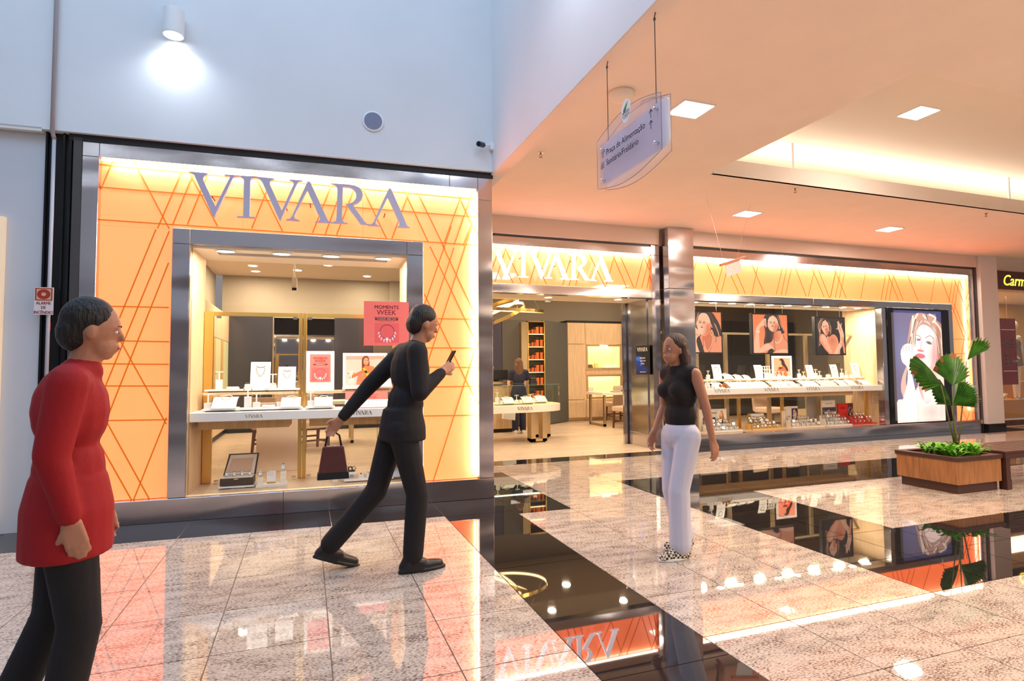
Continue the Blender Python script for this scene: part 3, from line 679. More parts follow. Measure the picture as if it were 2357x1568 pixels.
def picture(name, art, x0, x1, z0, z1, y, m, parent, P=None):
    """flat picture facing -Y (or placed by P(u, v)->point), colours given per face"""
    W, H = art.W, art.H
    P = P or (lambda u, v: (x0+(x1-x0)*u, y, z1-(z1-z0)*v))
    vs = [P(i/W, j/H) for j in range(H+1) for i in range(W+1)]
    fs = [(j*(W+1)+i, (j+1)*(W+1)+i, (j+1)*(W+1)+i+1, j*(W+1)+i+1) for j in range(H) for i in range(W)]
    b = MB(); b.add(vs, fs); o = b.build(name, m, parent)
    at = o.data.color_attributes.new('col', 'FLOAT_COLOR', 'CORNER')
    c = np.ones((H*W, 4)); c[:, :3] = s2l(art.c.reshape(-1, 3)); c = np.repeat(c, 4, 0)
    at.data.foreach_set('color', c.ravel().astype(np.float32)); return o
R_ = lambda r, g, b: (r/255, g/255, b/255)
SK, SKL, SKD = R_(246, 150, 110), R_(255, 188, 150), R_(205, 92, 58)
HD, HM, HL = R_(52, 34, 34), R_(120, 66, 50), R_(220, 160, 120)
def face(A, cx, cy, s, tilt=0, look=1):
    """small frontal face: brows, eyes, nose, lips; s = face half width"""
    c, n = math.cos(tilt), math.sin(tilt); k = 1/A.a
    q = lambda u, v: (cx+s*(u*c-v*n), cy+s*k*(u*n+v*c))
    for e in (-1, 1):
        A.line([q(e*.68, -.40), q(e*.42, -.52), q(e*.16, -.42)], s*.07, HM)
        A.ell(*q(e*.40, -.22), s*.22, s*k*.11, R_(150, 70, 50), tilt, .5)
        A.ell(*q(e*.40, -.20), s*.15, s*k*.06, R_(240, 220, 210), tilt, .4)
        A.ell(*q(e*.38, -.20), s*.07, s*k*.07, R_(40, 40, 50), tilt, .3)
        A.line([q(e*.60, -.20), q(e*.40, -.29), q(e*.22, -.20)], s*.05, HD)
    A.line([q(.06*look, -.2), q(.10*look, .18), q(.12*look, .25)], s*.07, SKD, a=.55)
    A.ell(*q(.0, .30), s*.16, s*k*.06, SKD, tilt, .5, .7)
    A.ell(*q(0, .58), s*.27, s*k*.10, R_(205, 60, 60), tilt, .3)
    A.line([q(-.26, .57), q(0, .58), q(.26, .57)], s*.035, R_(120, 25, 35))
def art1():
    A = Art(110, 118, R_(255, 140, 88)); A.grad(R_(255, 130, 80), R_(255, 150, 100))
    A.poly([(.10,0),(.30,-.1),(.70,0),(.85,.15),(.97,.35),(1,.58),(.80,.60),(.70,.45),(.45,.5),(.05,.9),(0,.4)], HD)
    A.line([(.75,.2),(.88,.45),(.93,.6)], .03, HL); A.line([(.12,.0),(.2,.15),(.22,.3)], .035, HL)
    A.poly([(.25,.75),(.42,.55),(.75,.6),(.85,.62),(1.05,.64),(1.1,1.1),(.25,1.1)], SK)
    A.poly([(.45,.5),(.7,.45),(.74,.7),(.62,1.0),(.52,.95),(.40,.72)], SKD, a=.6)
    A.poly([(.24,.22),(.34,.03),(.52,.02),(.64,.16),(.68,.36),(.60,.52),(.46,.60),(.34,.55),(.27,.44)], SKL)
    A.poly([(.55,.3),(.68,.3),(.62,.52),(.48,.6),(.40,.57),(.55,.48)], SK)
    A.ell(.72, .33, .035, .06, SK); A.ell(.56, .44, .10, .12, SKD, 0, 1.6, .5); A.ell(.36, .42, .10, .06, R_(255, 205, 175), 0, 1.6, .6)
    A.poly([(.19,.30),(.20,.08),(.34,-.06),(.62,-.06),(.80,.12),(.76,.40),(.70,.30),(.66,.14),(.54,.04),(.40,.03),(.30,.10),(.25,.24)], HD); A.line([(.30,.03),(.24,.18),(.22,.36)], .02, HL); A.line([(.60,-.02),(.72,.14),(.78,.4)], .015, HM)
    face(A, .40, .30, .15, .10)
    A.line([(.70,.44),(.66,.52),(.70,.58),(.74,.52),(.70,.44)], .012, R_(255, 225, 170))
    A.poly([(.0,.36),(.12,.33),(.24,.42),(.32,.5),(.33,.58),(.25,.66),(.22,.8),(.30,1.05),(.05,1.1),(.02,.7),(.03,.55)], SKL)
    for k in range(4): A.line([(.08+.05*k,.50+.01*k),(.16+.045*k,.60)], .01, SKD)
    A.line([(.07,.63),(.02,.55),(.06,.48),(.14,.44)], .008, SKD)
    A.poly([(.22,.72),(.30,.6),(.36,.72),(.42,.9),(.46,1.05),(.32,1.02)], HD)
    A.line([(.45,.72),(.50,.92),(.58,.96),(.70,.78),(.72,.6)], .012, R_(255, 230, 170)); A.line([(.84,.6),(.82,.75)], .012, HD); A.line([(.42,.82),(.40,1)], .012, HD)
    return A
def art2():
    A = Art(120, 134, R_(255, 132, 78)); A.grad(R_(255, 122, 70), R_(255, 150, 100))
    A.poly([(.33,.05),(.5,-.05),(.70,-.02),(.80,.15),(.86,.3),(.92,.45),(.80,.5),(.68,.5),(.62,.75),(.40,.85),(.30,.75),(.34,.5),(.32,.25)], HD)
    A.line([(.78,.15),(.86,.32),(.9,.42)], .02, HL); A.line([(.36,.3),(.36,.6),(.34,.75)], .02, HM)
    A.poly([(.58,.60),(.62,.46),(.80,.42),(.86,.6),(1.05,.7),(1.1,1.1),(.2,1.1),(.12,1.0),(.20,.88),(.34,.76),(.50,.72)], SK)
    A.poly([(.18,.90),(.34,.78),(.48,.78),(.58,.90),(.40,.92),(.22,.99)], SKL); A.poly([(.44,.92),(.55,.89),(.60,1.02),(.40,1.02)], HD)
    A.poly([(.02,1.0),(.02,.75),(.07,.5),(.10,.34),(.22,.20),(.34,.10),(.40,.16),(.39,.33),(.33,.28),(.22,.33),(.17,.45),(.17,.75),(.18,1.05)], SKL)
    A.line([(.33,.14),(.39,.30)], .012, SKD); A.line([(.30,.19),(.36,.30)], .01, SKD)
    A.poly([(.40,.10),(.47,.02),(.60,.02),(.70,.10),(.74,.24),(.70,.38),(.62,.45),(.52,.43),(.44,.33)], SKL)
    A.poly([(.62,.25),(.74,.22),(.70,.38),(.62,.45),(.54,.43),(.62,.37)], SK, a=.8)
    A.ell(.765, .25, .03, .055, SK); A.ell(.66, .34, .07, .09, SKD, 0, 1.6, .55); A.ell(.50, .13, .08, .06, R_(255, 210, 180), 0, 1.6, .6); A.ell(.62, .56, .09, .10, SKD, 0, 1.6, .5)
    A.poly([(.40,.30),(.385,.14),(.44,-.04),(.56,-.04),(.57,.015),(.49,.06),(.44,.14),(.425,.26)], HD); A.poly([(.55,-.03),(.72,-.02),(.80,.18),(.775,.30),(.745,.22),(.70,.10),(.62,.03)], HD); A.line([(.72,.04),(.79,.2),(.84,.34)], .012, HL)
    face(A, .565, .235, .125, .04)
    A.ell(.765, .34, .012, .03, R_(255, 240, 230)); A.line([(.62,.70),(.70,.74),(.80,.66),(.86,.5)], .014, R_(255, 232, 190)); A.line([(.09,.44),(.17,.45)], .05, R_(230, 215, 205))
    A.line([(.60,.6),(.62,1.0)], .01, HD); A.line([(.86,.5),(.92,.62),(1,.7)], .01, HD)
    A.poly([(.55,1.02),(.7,.93),(.88,.90),(1.02,.94),(1.02,1.05)], SKL)
    return A
def art3():
    A = Art(112, 130, R_(30, 24, 26))
    A.poly([(.08,.15),(.25,-.02),(.42,.02),(.52,.18),(.55,.4),(.66,.5),(.3,.6),(.16,.62),(.10,.95),(.02,.85),(.06,.5)], HD)
    for P in ([(.20,.02),(.08,.2),(.12,.45),(.1,.7),(.06,.9)], [(.42,.08),(.52,.25),(.50,.45)], [(.1,.3),(.17,.55),(.13,.75)], [(.24,.0),(.12,.18),(.15,.4)]): A.line(P, .018, HL)
    A.poly([(.45,.52),(.60,.45),(.72,.52),(.78,.7),(.80,1.05),(.40,1.05),(.35,.7),(.38,.5)], SK)
    A.poly([(.12,.50),(.22,.44),(.34,.52),(.50,.78),(.62,.95),(.60,1.05),(.45,1.05),(.30,.88),(.12,.64)], SK); A.poly([(.2,.5),(.3,.5),(.44,.75),(.55,.98),(.40,.9),(.25,.7)], SKL, a=.7)
    A.poly([(.06,.80),(.18,.82),(.28,.86),(.44,1.05),(.04,1.05)], R_(24, 18, 20))
    A.poly([(.17,.22),(.24,.07),(.38,.06),(.45,.18),(.46,.3),(.42,.42),(.36,.49),(.29,.44),(.22,.34)], SKL)
    A.poly([(.34,.3),(.46,.25),(.42,.42),(.36,.49),(.33,.42)], SK, a=.9); A.ell(.40, .38, .06, .09, SKD, 0, 1.6, .6); A.ell(.55, .62, .10, .10, SKD, 0, 1.6, .45); A.ell(.24, .56, .08, .08, R_(255, 205, 170), 0, 1.6, .5)
    A.poly([(.155,.34),(.15,.16),(.24,.0),(.34,.015),(.31,.07),(.24,.11),(.20,.22)], HD); A.poly([(.32,.01),(.42,.03),(.50,.16),(.49,.34),(.46,.26),(.43,.15),(.37,.09)], HD); A.line([(.26,.02),(.17,.16),(.15,.36)], .015, HL); A.line([(.44,.08),(.50,.22),(.49,.4)], .012, HL)
    face(A, .32, .26, .11, -.25)
    A.poly([(.60,.98),(.70,.82),(.82,.66),(.84,.5),(.80,.36),(.76,.24),(.80,.12),(.88,.2),(.95,.35),(.98,.5),(.93,.72),(.84,.85),(.70,1.05),(.55,1.05)], SKL)
    for P in ([(.80,.22),(.76,.10)], [(.84,.2),(.80,.08)], [(.88,.24),(.90,.14)], [(.78,.28),(.72,.30)]): A.line(P, .03, SKL)
    A.line([(.82,.20),(.85,.34)], .01, HD); A.line([(.86,.70),(.92,.76)], .012, HM); A.line([(.92,.55),(.98,.95)], .07, SK)
    A.line([(.44,.3),(.46,.36)], .02, R_(230, 220, 210))
    return A
def art4():
    A = Art(150, 297, R_(44, 48, 92)); A.grad(R_(60, 62, 105), R_(48, 48, 86))
    A.ell(.2, .35, .25, .18, R_(70, 88, 135), 0, 1.2, .7)
    hair = R_(170, 120, 100)
    A.poly([(.36,.08),(.5,.02),(.72,.03),(.9,.08),(1.02,.16),(1.05,.5),(.9,.6),(.86,.42),(.8,.2),(.48,.13),(.42,.25),(.38,.33),(.26,.32),(.30,.2)], hair)
    for P in ([(.40,.05),(.36,.2),(.30,.33)], [(.5,.03),(.40,.12),(.38,.3)], [(.62,.04),(.7,.08),(.76,.11)], [(.75,.03),(.88,.06),(.8,.11)], [(.85,.09),(.98,.17),(1,.3)], [(.8,.12),(.95,.25),(1,.42)]): A.line(P, .035, R_(235, 200, 175))
    for P in ([(.45,.08),(.38,.2)], [(.68,.03),(.72,.1)], [(.88,.18),(.96,.36)], [(.9,.3),(1,.5)], [(.34,.24),(.3,.3)]): A.line(P, .02, R_(60, 36, 50))
    A.poly([(.14,.58),(.26,.48),(.20,.62),(.22,.76),(.16,.80),(.09,.70)], R_(190, 150, 130))
    A.poly([(.0,.82),(.2,.79),(.42,.70),(.5,.62),(.9,.58),(1.05,.62),(1.1,1.1),(0,1.1)], R_(255, 205, 190))
    A.poly([(.42,.5),(.85,.5),(.86,.7),(.72,.8),(.6,.86),(.50,.72)], R_(255, 178, 165)); A.poly([(.42,.5),(.5,.6),(.55,.8),(.48,.74),(.44,.62)], R_(215, 90, 95))
    A.poly([(.45,.16),(.55,.11),(.72,.12),(.84,.18),(.88,.3),(.85,.45),(.74,.55),(.60,.56),(.48,.48),(.42,.34)], R_(255, 214, 200))
    A.poly([(.80,.24),(.88,.3),(.85,.45),(.74,.55),(.62,.56),(.76,.46)], R_(245, 150, 140), a=.7)
    A.ell(.82, .42, .10, .10, R_(225, 110, 110), 0, 1.6, .55); A.ell(.50, .50, .10, .05, R_(225, 110, 110), 0, 1.6, .45); A.ell(.62, .74, .14, .06, R_(255, 228, 215), 0, 1.6, .7); A.ell(.30, .9, .10, .10, R_(235, 120, 120), 0, 1.6, .4); A.ell(.72, .92, .16, .06, R_(225, 110, 110), 0, 1.6, .35)
    A.poly([(.40,.36),(.38,.22),(.45,.11),(.60,.07),(.80,.10),(.94,.2),(.98,.42),(.90,.46),(.88,.30),(.82,.19),(.70,.135),(.56,.13),(.47,.19),(.43,.30)], hair)
    for P in ([(.5,.10),(.43,.2),(.40,.33)], [(.58,.09),(.48,.15),(.44,.24)], [(.7,.10),(.86,.18),(.93,.38)], [(.64,.09),(.78,.13),(.88,.24)]): A.line(P, .016, R_(240, 208, 182))
    for P in ([(.55,.09),(.45,.18),(.42,.30)], [(.76,.11),(.90,.24),(.95,.44)]): A.line(P, .012, R_(90, 52, 55))
    def brow(P, w=.012): A.line(P, w, R_(150, 90, 85))
    brow([(.44,.22),(.52,.23),(.55,.255)]); brow([(.65,.245),(.74,.225),(.82,.25)], .014)
    A.ell(.50, .262, .045, .010, R_(90, 80, 110)); A.ell(.715, .29, .065, .013, R_(90, 80, 110), .3); A.ell(.72, .29, .03, .011, R_(30, 30, 50))
    A.line([(.56,.27),(.54,.33),(.52,.36)], .018, R_(245, 160, 150)); A.ell(.53, .362, .07, .010, R_(200, 90, 95), .15, .6); A.ell(.52, .41, .10, .022, R_(215, 60, 80), .1, .3)
    A.poly([(.12,.37),(.2,.31),(.32,.30),(.42,.33),(.44,.38),(.36,.44),(.30,.50),(.34,.6),(.40,.8),(.36,1.05),(.02,1.05),(.12,.8),(.22,.66),(.24,.52),(.14,.46)], R_(255, 215, 200))
    for k in range(4): A.line([(.16+.065*k,.315),(.18+.06*k,.37)], .010, R_(230, 130, 120))
    A.line([(.14,.37),(.3,.365),(.40,.375)], .03, R_(170, 225, 245)); A.line([(.16,.81),(.28,.80),(.40,.825)], .035, R_(195, 225, 245)); A.line([(.46,.79),(.56,.84),(.64,.85),(.76,.79),(.84,.69)], .03, R_(200, 225, 250))
    return A
def art5():     # seated woman with yellow-black scarf, grey room
    A = Art(90, 68, R_(205, 190, 178)); A.grad(R_(196, 180, 168), R_(214, 198, 186)); A.poly([(0,0),(1,0),(1,.12),(0,.14)], R_(170, 152, 142), False)
    A.poly([(.42,.1),(.5,.0),(.58,.05),(.61,.25),(.6,.4),(.50,.45),(.42,.5),(.41,.3)], R_(110, 60, 45))
    A.poly([(.46,.40),(.56,.36),(.72,.38),(.76,.55),(.68,.72),(.6,.9),(.46,.9)], R_(240, 120, 80)); A.poly([(.44,.5),(.3,.58),(.15,.68),(.08,.8),(.09,.88),(.16,.78),(.33,.68),(.45,.62)], R_(225, 110, 75))
    A.poly([(.70,.40),(.76,.5),(.68,.68),(.52,.80),(.42,.82),(.42,.77),(.55,.7),(.66,.55)], R_(250, 130, 85)); A.poly([(.36,.62),(.45,.7),(.44,1.02),(.28,1.02),(.3,.75)], R_(215, 120, 90))
    A.poly([(.66,.6),(.78,.56),(.78,.7),(.7,.8),(.6,.75)], R_(245, 240, 235)); A.poly([(.60,.8),(.72,.8),(.72,1.02),(.52,1.02)], R_(250, 245, 245))
    for i, P in enumerate([[(.42,.42),(.50,.44),(.54,.53),(.47,.52)], [(.47,.52),(.54,.52),(.57,.62),(.50,.60)], [(.52,.6),(.62,.62),(.62,.7),(.54,.72)], [(.6,.7),(.7,.68),(.72,.78),(.62,.82)], [(.70,.66),(.78,.62),(.79,.8),(.70,.78)], [(.54,.8),(.62,.78),(.60,.9),(.53,.92)]]): A.poly(P, R_(225, 190, 30) if i % 2 == 0 else R_(40, 34, 30), False)
    A.ell(.52, .20, .065, .13, R_(250, 150, 110)); A.line([(.49,.16),(.51,.16)], .01, HD); A.line([(.54,.16),(.57,.16)], .01, HD); A.ell(.525, .27, .02, .015, R_(200, 60, 50))
    return A
def art6():     # woman in profile on coral
    A = Art(56, 66, R_(250, 150, 125)); A.poly([(.3,.15),(.45,.02),(.6,.1),(.68,.3),(.85,.6),(.8,.75),(.6,.5),(.35,.4)], HD)
    A.poly([(.28,.5),(.5,.42),(.7,.6),(.75,1.05),(.15,1.05)], R_(255, 95, 60)); A.ell(.36, .27, .1, .15, SK); A.poly([(.35,.38),(.48,.36),(.5,.55),(.35,.52)], SK); A.poly([(.3,.52),(.5,.5),(.52,.56),(.32,.6)], HD); return A
def art7():     # bracelet of charms on coral
    A = Art(64, 50, R_(238, 100, 98))
    A.line([(.5+.30*math.cos(t), .45+.36*math.sin(t)) for t in np.linspace(0, 2*PI, 26)], .03, R_(120, 70, 80), False)
    for k in range(9):
        t = PI*(.02+.12*k); A.line([(.5+.32*math.cos(t), .45+.40*math.sin(t)), (.5+.36*math.cos(t), .52+.45*math.sin(t))], .05, R_(245, 220, 225), False)
    A.ell(.5, .82, .06, .08, R_(250, 235, 235)); return A
def art8():     # woman with long hair, dark suit
    A = Art(40, 56, R_(238, 226, 200)); A.poly([(.2,.45),(.5,.38),(.9,.5),(1,1.05),(.1,1.05)], R_(45, 45, 40)); A.poly([(.3,.1),(.5,.0),(.65,.1),(.8,.4),(.9,.6),(.5,.5),(.2,.4)], R_(190, 120, 60)); A.ell(.42, .2, .14, .14, R_(240, 190, 150)); A.poly([(.35,.45),(.5,.45),(.42,.7)], R_(250, 245, 240), False); return A
def art9():     # hands / jewel on navy
    A = Art(44, 44, R_(45, 40, 70)); A.ell(.45, .35, .2, .25, R_(235, 190, 165)); A.ell(.45, .35, .12, .15, R_(160, 120, 110)); A.poly([(.25,.5),(.6,.45),(.75,.3),(.8,.5),(.6,.9),(.3,.95)], R_(225, 175, 155)); return A
def art10():    # navy poster with blue flower
    A = Art(40, 84, R_(12, 14, 22)); A.ell(.1, .6, .45, .25, R_(20, 50, 130), 0, .7); A.ell(.4, .85, .5, .15, R_(16, 40, 110), 0, .7); A.ell(.2, .45, .25, .08, R_(40, 90, 190), 0, .5); A.line([(.1,.4),(.4,.5),(.35,.7)], .06, R_(50, 100, 200)); return A
LIT = pmat('lit_picture', 1.0, 0); LCD = pmat('screen_picture', 1.4, 0, .1); PRN = pmat('printed_picture', .12, 1)

# ---------------------------------------------------------------- lettering
_tc = {}
def text(s, size, m, org, right=(1, 0, 0), up=(0, 0, 1), parent=None, bold=0, sx=1, align='CENTER', name='lettering', shear=0):
    cu = bpy.data.curves.new('t', 'FONT'); cu.body = s; cu.size = size; cu.align_x = align; cu.extrude = 0; cu.shear = shear
    cu.resolution_u = 3
    ob = bpy.data.objects.new('t', cu); C.objects.link(ob)
    dg = bpy.context.evaluated_depsgraph_get(); dg.update(); me = bpy.data.meshes.new_from_object(ob.evaluated_get(dg))
    r, u = Vector(right), Vector(up); o = Vector(org)
    vs = [tuple(o+r*v.co.x*sx+u*v.co.y) for v in me.vertices]; fs = [tuple(p.vertices) for p in me.polygons]
    bpy.data.objects.remove(ob); bpy.data.curves.remove(cu); bpy.data.meshes.remove(me)
    if not fs: return None
    b = MB(); b.add(vs, fs)
    if bold:
        for k_ in (-1, 1): b.add([tuple(Vector(v)+r*(k_*bold*size*.9)) for v in vs], fs)
    return b.build(name, m, parent)
def small_logo(x, z, y, w, m, parent):     # the six serif letters, small
    b = MB(); h = w*.195
    for P in LET.values(): b.prism([(x-w/2+a*w, z+c*h) for a, c in P], (y-.0008, y), 'y')
    return b.build('lettering', m, parent)

# ================================================================ JEWELLERY STANDS (prototypes; repeats are copies)
NECK = mat('aged_gold_chain', (.32, .17, .06), .4, .6)
def p_tall():        # upright white board with a necklace
    t = thing('necklace_board'); b = MB(); n = 8
    f = [(-.055+.06*(k/n)**1.6, .008+.27*k/n) for k in range(n+1)]
    for (y0, z0), (y1, z1) in zip(f[:-1], f[1:]): b.hexa([(-.095, y0, z0), (.095, y0, z0), (.095, y0+.008, z0), (-.095, y0+.008, z0)], [(-.095, y1, z1), (.095, y1, z1), (.095, y1+.008, z1), (-.095, y1+.008, z1)])
    b.build('board', WHITE, t)
    MB().box(-.1, .1, -.06, .03, 0, .01).box(-.01, .01, -.0, .02, .005, .2).build('foot', WHITE, t)
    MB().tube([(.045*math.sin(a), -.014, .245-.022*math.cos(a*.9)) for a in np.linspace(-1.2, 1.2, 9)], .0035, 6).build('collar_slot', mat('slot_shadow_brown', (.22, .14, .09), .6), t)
    MB().tube([(.042*math.sin(a), -.020-.024*math.cos(a), .225-.085*math.cos(a)) for a in np.linspace(-1.5, 1.5, 15)], .0028, 6).build('necklace', NECK, t)
    return t
def p_slope():       # low curved board
    t = thing('sloped_necklace_stand'); b = MB(); n = 8
    f = [(-.10+.17*(k/n), .012+.085*math.sin(PI/2*k/n)) for k in range(n+1)]
    for (y0, z0), (y1, z1) in zip(f[:-1], f[1:]): b.hexa([(-.096, y0, z0-.006), (.096, y0, z0-.006), (.096, y1, z1-.006), (-.096, y1, z1-.006)], [(-.096, y0, z0), (.096, y0, z0), (.096, y1, z1), (-.096, y1, z1)])
    b.build('board', WHITE, t)
    MB().box(-.102, .102, -.11, .08, 0, .008).box(-.012, .012, .04, .06, .006, .085).build('foot', WHITE, t)
    MB().tube([(.045*math.cos(a), .052, .100+.012*math.sin(a)) for a in np.linspace(0, PI, 9)], .004, 6).build('neck_form', CREAM, t)
    MB().tube([(.04*math.sin(a), .05-.085*max(0, math.cos(a)), .106-.032*max(0, math.cos(a))) for a in np.linspace(-1.5, 1.5, 13)], .0024, 6).build('necklace', NECK, t)
    return t
def p_tee(h=.10):
    t = thing('earring_stand')
    MB().box(-.028, .028, -.028, .028, 0, h).build('block', WHITE, t, bevel=.002)
    MB().box(-.006, .006, -.004, .004, h, h+.075).box(-.036, .036, -.004, .004, h+.075, h+.084).build('tee_bar', WHITE, t)
    for x in (-.032, .032): MB().ell((x, -.005, h+.062), .005, .004, .010, 8, 5).build('earring', PLG, t)
    return t
def p_ring():
    t = thing('ring_block')
    MB().box(-.03, .03, -.025, .025, 0, .05).build('block', WHITE, t, bevel=.002)
    for x in (-.013, .013): MB().tube([(x+.010*math.cos(a), 0, .056+.010*math.sin(a)) for a in np.linspace(0, 2*PI, 13)[:-1]], .0022, 6, closed=True).build('ring', PLG, t)
    return t
def p_cush():
    t = thing('bracelet_cushion')
    MB().lathe([(.058, 0), (.064, .006), (.060, .022), (.045, .027)], seg=20, sx=1, sy=.7).build('cushion', WHITE, t, smooth=True)
    MB().tube([(.045*math.cos(a), .030*math.sin(a), .029) for a in np.linspace(0, 2*PI, 21)[:-1]], .0018, 6, closed=True).build('bracelet', SILVER, t)
    return t
def p_tray(w):
    t = thing('display_tray')
    MB().box(-w/2, w/2, -.085, .085, .012, .028).build('tray_top', WHITE, t, bevel=.002)
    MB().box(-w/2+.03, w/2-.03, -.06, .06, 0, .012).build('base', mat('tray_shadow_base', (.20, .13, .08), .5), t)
    return t
def p_watch():
    t = thing('wrist_watch'); b = MB()
    pr = [(.026*math.cos(a), .030*math.sin(a)) for a in np.linspace(-.5*PI+.5, 1.5*PI-.5, 15)]
    vs = []; fs = []
    for y, z in pr:
        for s_, x in ((1, -.009), (1, .009)): vs.append((x, -y*0-(.0) + (-(z)) * 0 + y, z+.033))
    for i in range(len(pr)-1): fs.append((2*i, 2*i+1, 2*i+3, 2*i+2))
    b.add(vs, fs); o = b.build('strap', SILVER, t); md = o.modifiers.new('s', 'SOLIDIFY'); md.thickness = .003
    MB().cyl((0, -.026, .038), (0, -.034, .040), .017, 16).build('case', SILVER, t)
    MB().cyl((0, -.034, .040), (0, -.0346, .0402), .0135, 14).build('dial', mat('watch_dial', (.92, .88, .80), .3), t)
    MB().tube([(0, -.0352, .0402), (.001, -.0352, .050)], .0008, 4).tube([(0, -.0352, .0402), (.007, -.0352, .0402)], .0008, 4).build('hands', BLACK, t)
    return t
PR = dict(tall=p_tall(), slope=p_slope(), tee=p_tee(), tees=p_tee(.05), ring=p_ring(), cush=p_cush(), watch=p_watch())
USED = set()
ND = {'tall': ('necklace board', 'upright white necklace board'), 'slope': ('necklace stand', 'low sloped white necklace stand'), 'tee': ('earring stand', 'white T-bar earring stand on a tall block'),
      'tees': ('earring stand', 'white T-bar earring stand on a low block'), 'ring': ('ring holder', 'small white block holding upright rings'), 'cush': ('cushion', 'oval white bracelet cushion'), 'watch': ('watch', 'wrist watch')}
def put(kind, x, y, z, label, rz=0, group=None, sc=1, cat=None):
    p = PR[kind]
    if kind in USED: o = dup(p, (x, y, z), rz)
    else:
        o = p; o.location = (x, y, z); o.rotation_euler = (0, 0, rz); USED.add(kind); zone.append(o) if zone_on and o not in zone else None
    o.scale = (sc,)*3 if not hasattr(sc, '__len__') else sc
    o['label'] = label; o['category'] = cat or ND[kind][0]
    if group: o['group'] = group
    elif 'group' in o: del o['group']
    return o
def tray(w, x, y, z, label, sy=1):
    t = p_tray(w); t.location = (x, y, z); t.scale = (1, sy, 1); tag(t, label, 'tray')
    if zone_on and t not in zone: zone.append(t)
    return t
def framed(name, label, cat, art, cx, y, z0, w, h, border, parent_mat=WHITE, pm=None, lean=.0, base=False):
    """picture in a white frame standing at z0, slightly leaning"""
    t = thing(name, label, cat, (cx, y, z0))
    P = lambda u, v, d=0: (cx-w/2+w*u, y+lean*(h*(1-v))-d, z0+h*(1-v))
    b = MB(); b.hexa([P(0, 1, 0), P(1, 1, 0), P(1, 1, -.014), P(0, 1, -.014)], [P(0, 0, 0), P(1, 0, 0), P(1, 0, -.014), P(0, 0, -.014)]); b.build('frame', parent_mat, t)
    bx, bt, bb = border
    if art is not None:
        picture('print', art, 0, 0, 0, 0, 0, pm or PRN, t, P=lambda u, v: P(bx+(1-2*bx)*u, bt+(1-bt-bb)*v, .0015))
    return t, P

# ================================================================ LEFT DISPLAY WINDOW
zone_on = True
t = thing('window_4', kind='structure', loc=(0, .3, .2))      # the case behind the left glass
MB().box(-1.04, -.02, .012, .022, .212, 2.553).build('glass_pane', GLASS, t)
MB().box(-.018, .97, .012, .022, .212, 2.553).build('glass_pane', GLASS, t)
t = thing('display_case', 'built-in oak display case behind the left shop window', 'display case', (0, .35, .2))
MB().box(-1.04, .97, .03, .72, .10, .212).build('case_floor', OAK, t)
MB().box(-1.075, -1.04, .03, .70, .2, 2.56).build('side_panel', OAK, t); MB().box(.97, 1.005, .03, .70, .2, 2.56).build('side_panel', OAK, t)
MB().box(-1.04, .97, .10, .26, 2.54, 2.60).box(-1.04, .97, .40, .74, 2.54, 2.60).box(-1.04, -.86, .26, .40, 2.54, 2.60).box(.80, .97, .26, .40, 2.54, 2.60).build('soffit', mat('white_soffit', (.80, .74, .66), .6), t)
MB().box(-.86, .80, .26, .40, 2.58, 2.60).build('soffit_slot', GREYM, t)
for x0, x1 in ((-1.035, -.95), (-.112, -.075), (-.068, -.03), (.885, .965)):
    MB().box(x0, x1, .64, .69, .213, 1.985).build('gold_post', GOLD, t, bevel=.003)
MB().box(-.95, -.112, .645, .685, 1.945, 1.985).build('gold_rail', GOLD, t); MB().box(-.03, .885, .645, .685, 1.945, 1.985).build('gold_rail', GOLD, t)
MB().box(-.95, -.112, .66, .668, .23, 1.945).build('glass_door', GLASS, t); MB().box(-.03, .885, .66, .668, .23, 1.945).build('glass_door', GLASS, t)
for x, z in ((-.9, 1.93), (-.15, 1.93), (.0, 1.93), (.85, 1.93), (-.9, .235), (-.15, .235), (.0, .235), (.85, .235)): MB().box(x-.022, x+.022, .648, .661, z-.012, z+.012).build('hinge', SILVER, t)
for x, lab in ((-.765, 'farthest left'), (-.255, 'second from the left'), (.22, 'third from the left'), (.745, 'farthest right')):
    d = thing('downlight', 'round recessed downlight in the left window soffit, '+lab, 'downlight', (x, .12, 2.53))
    MB().lathe([(.095, -.002), (.095, .004), (.075, .006)][::-1], (x, .165, 2.532), 24, 1, .62).build('ring', WHITE, d)
    MB().lathe([(.078, -.0), (.078, .003)], (x, .165, 2.528), 24, 1, .62).build('lens', LAMP, d)
    zone.append(area('case_light', (x, .075, 2.50), (math.radians(6), 0, 0), .12, .06, (1, .84, .62), 17))
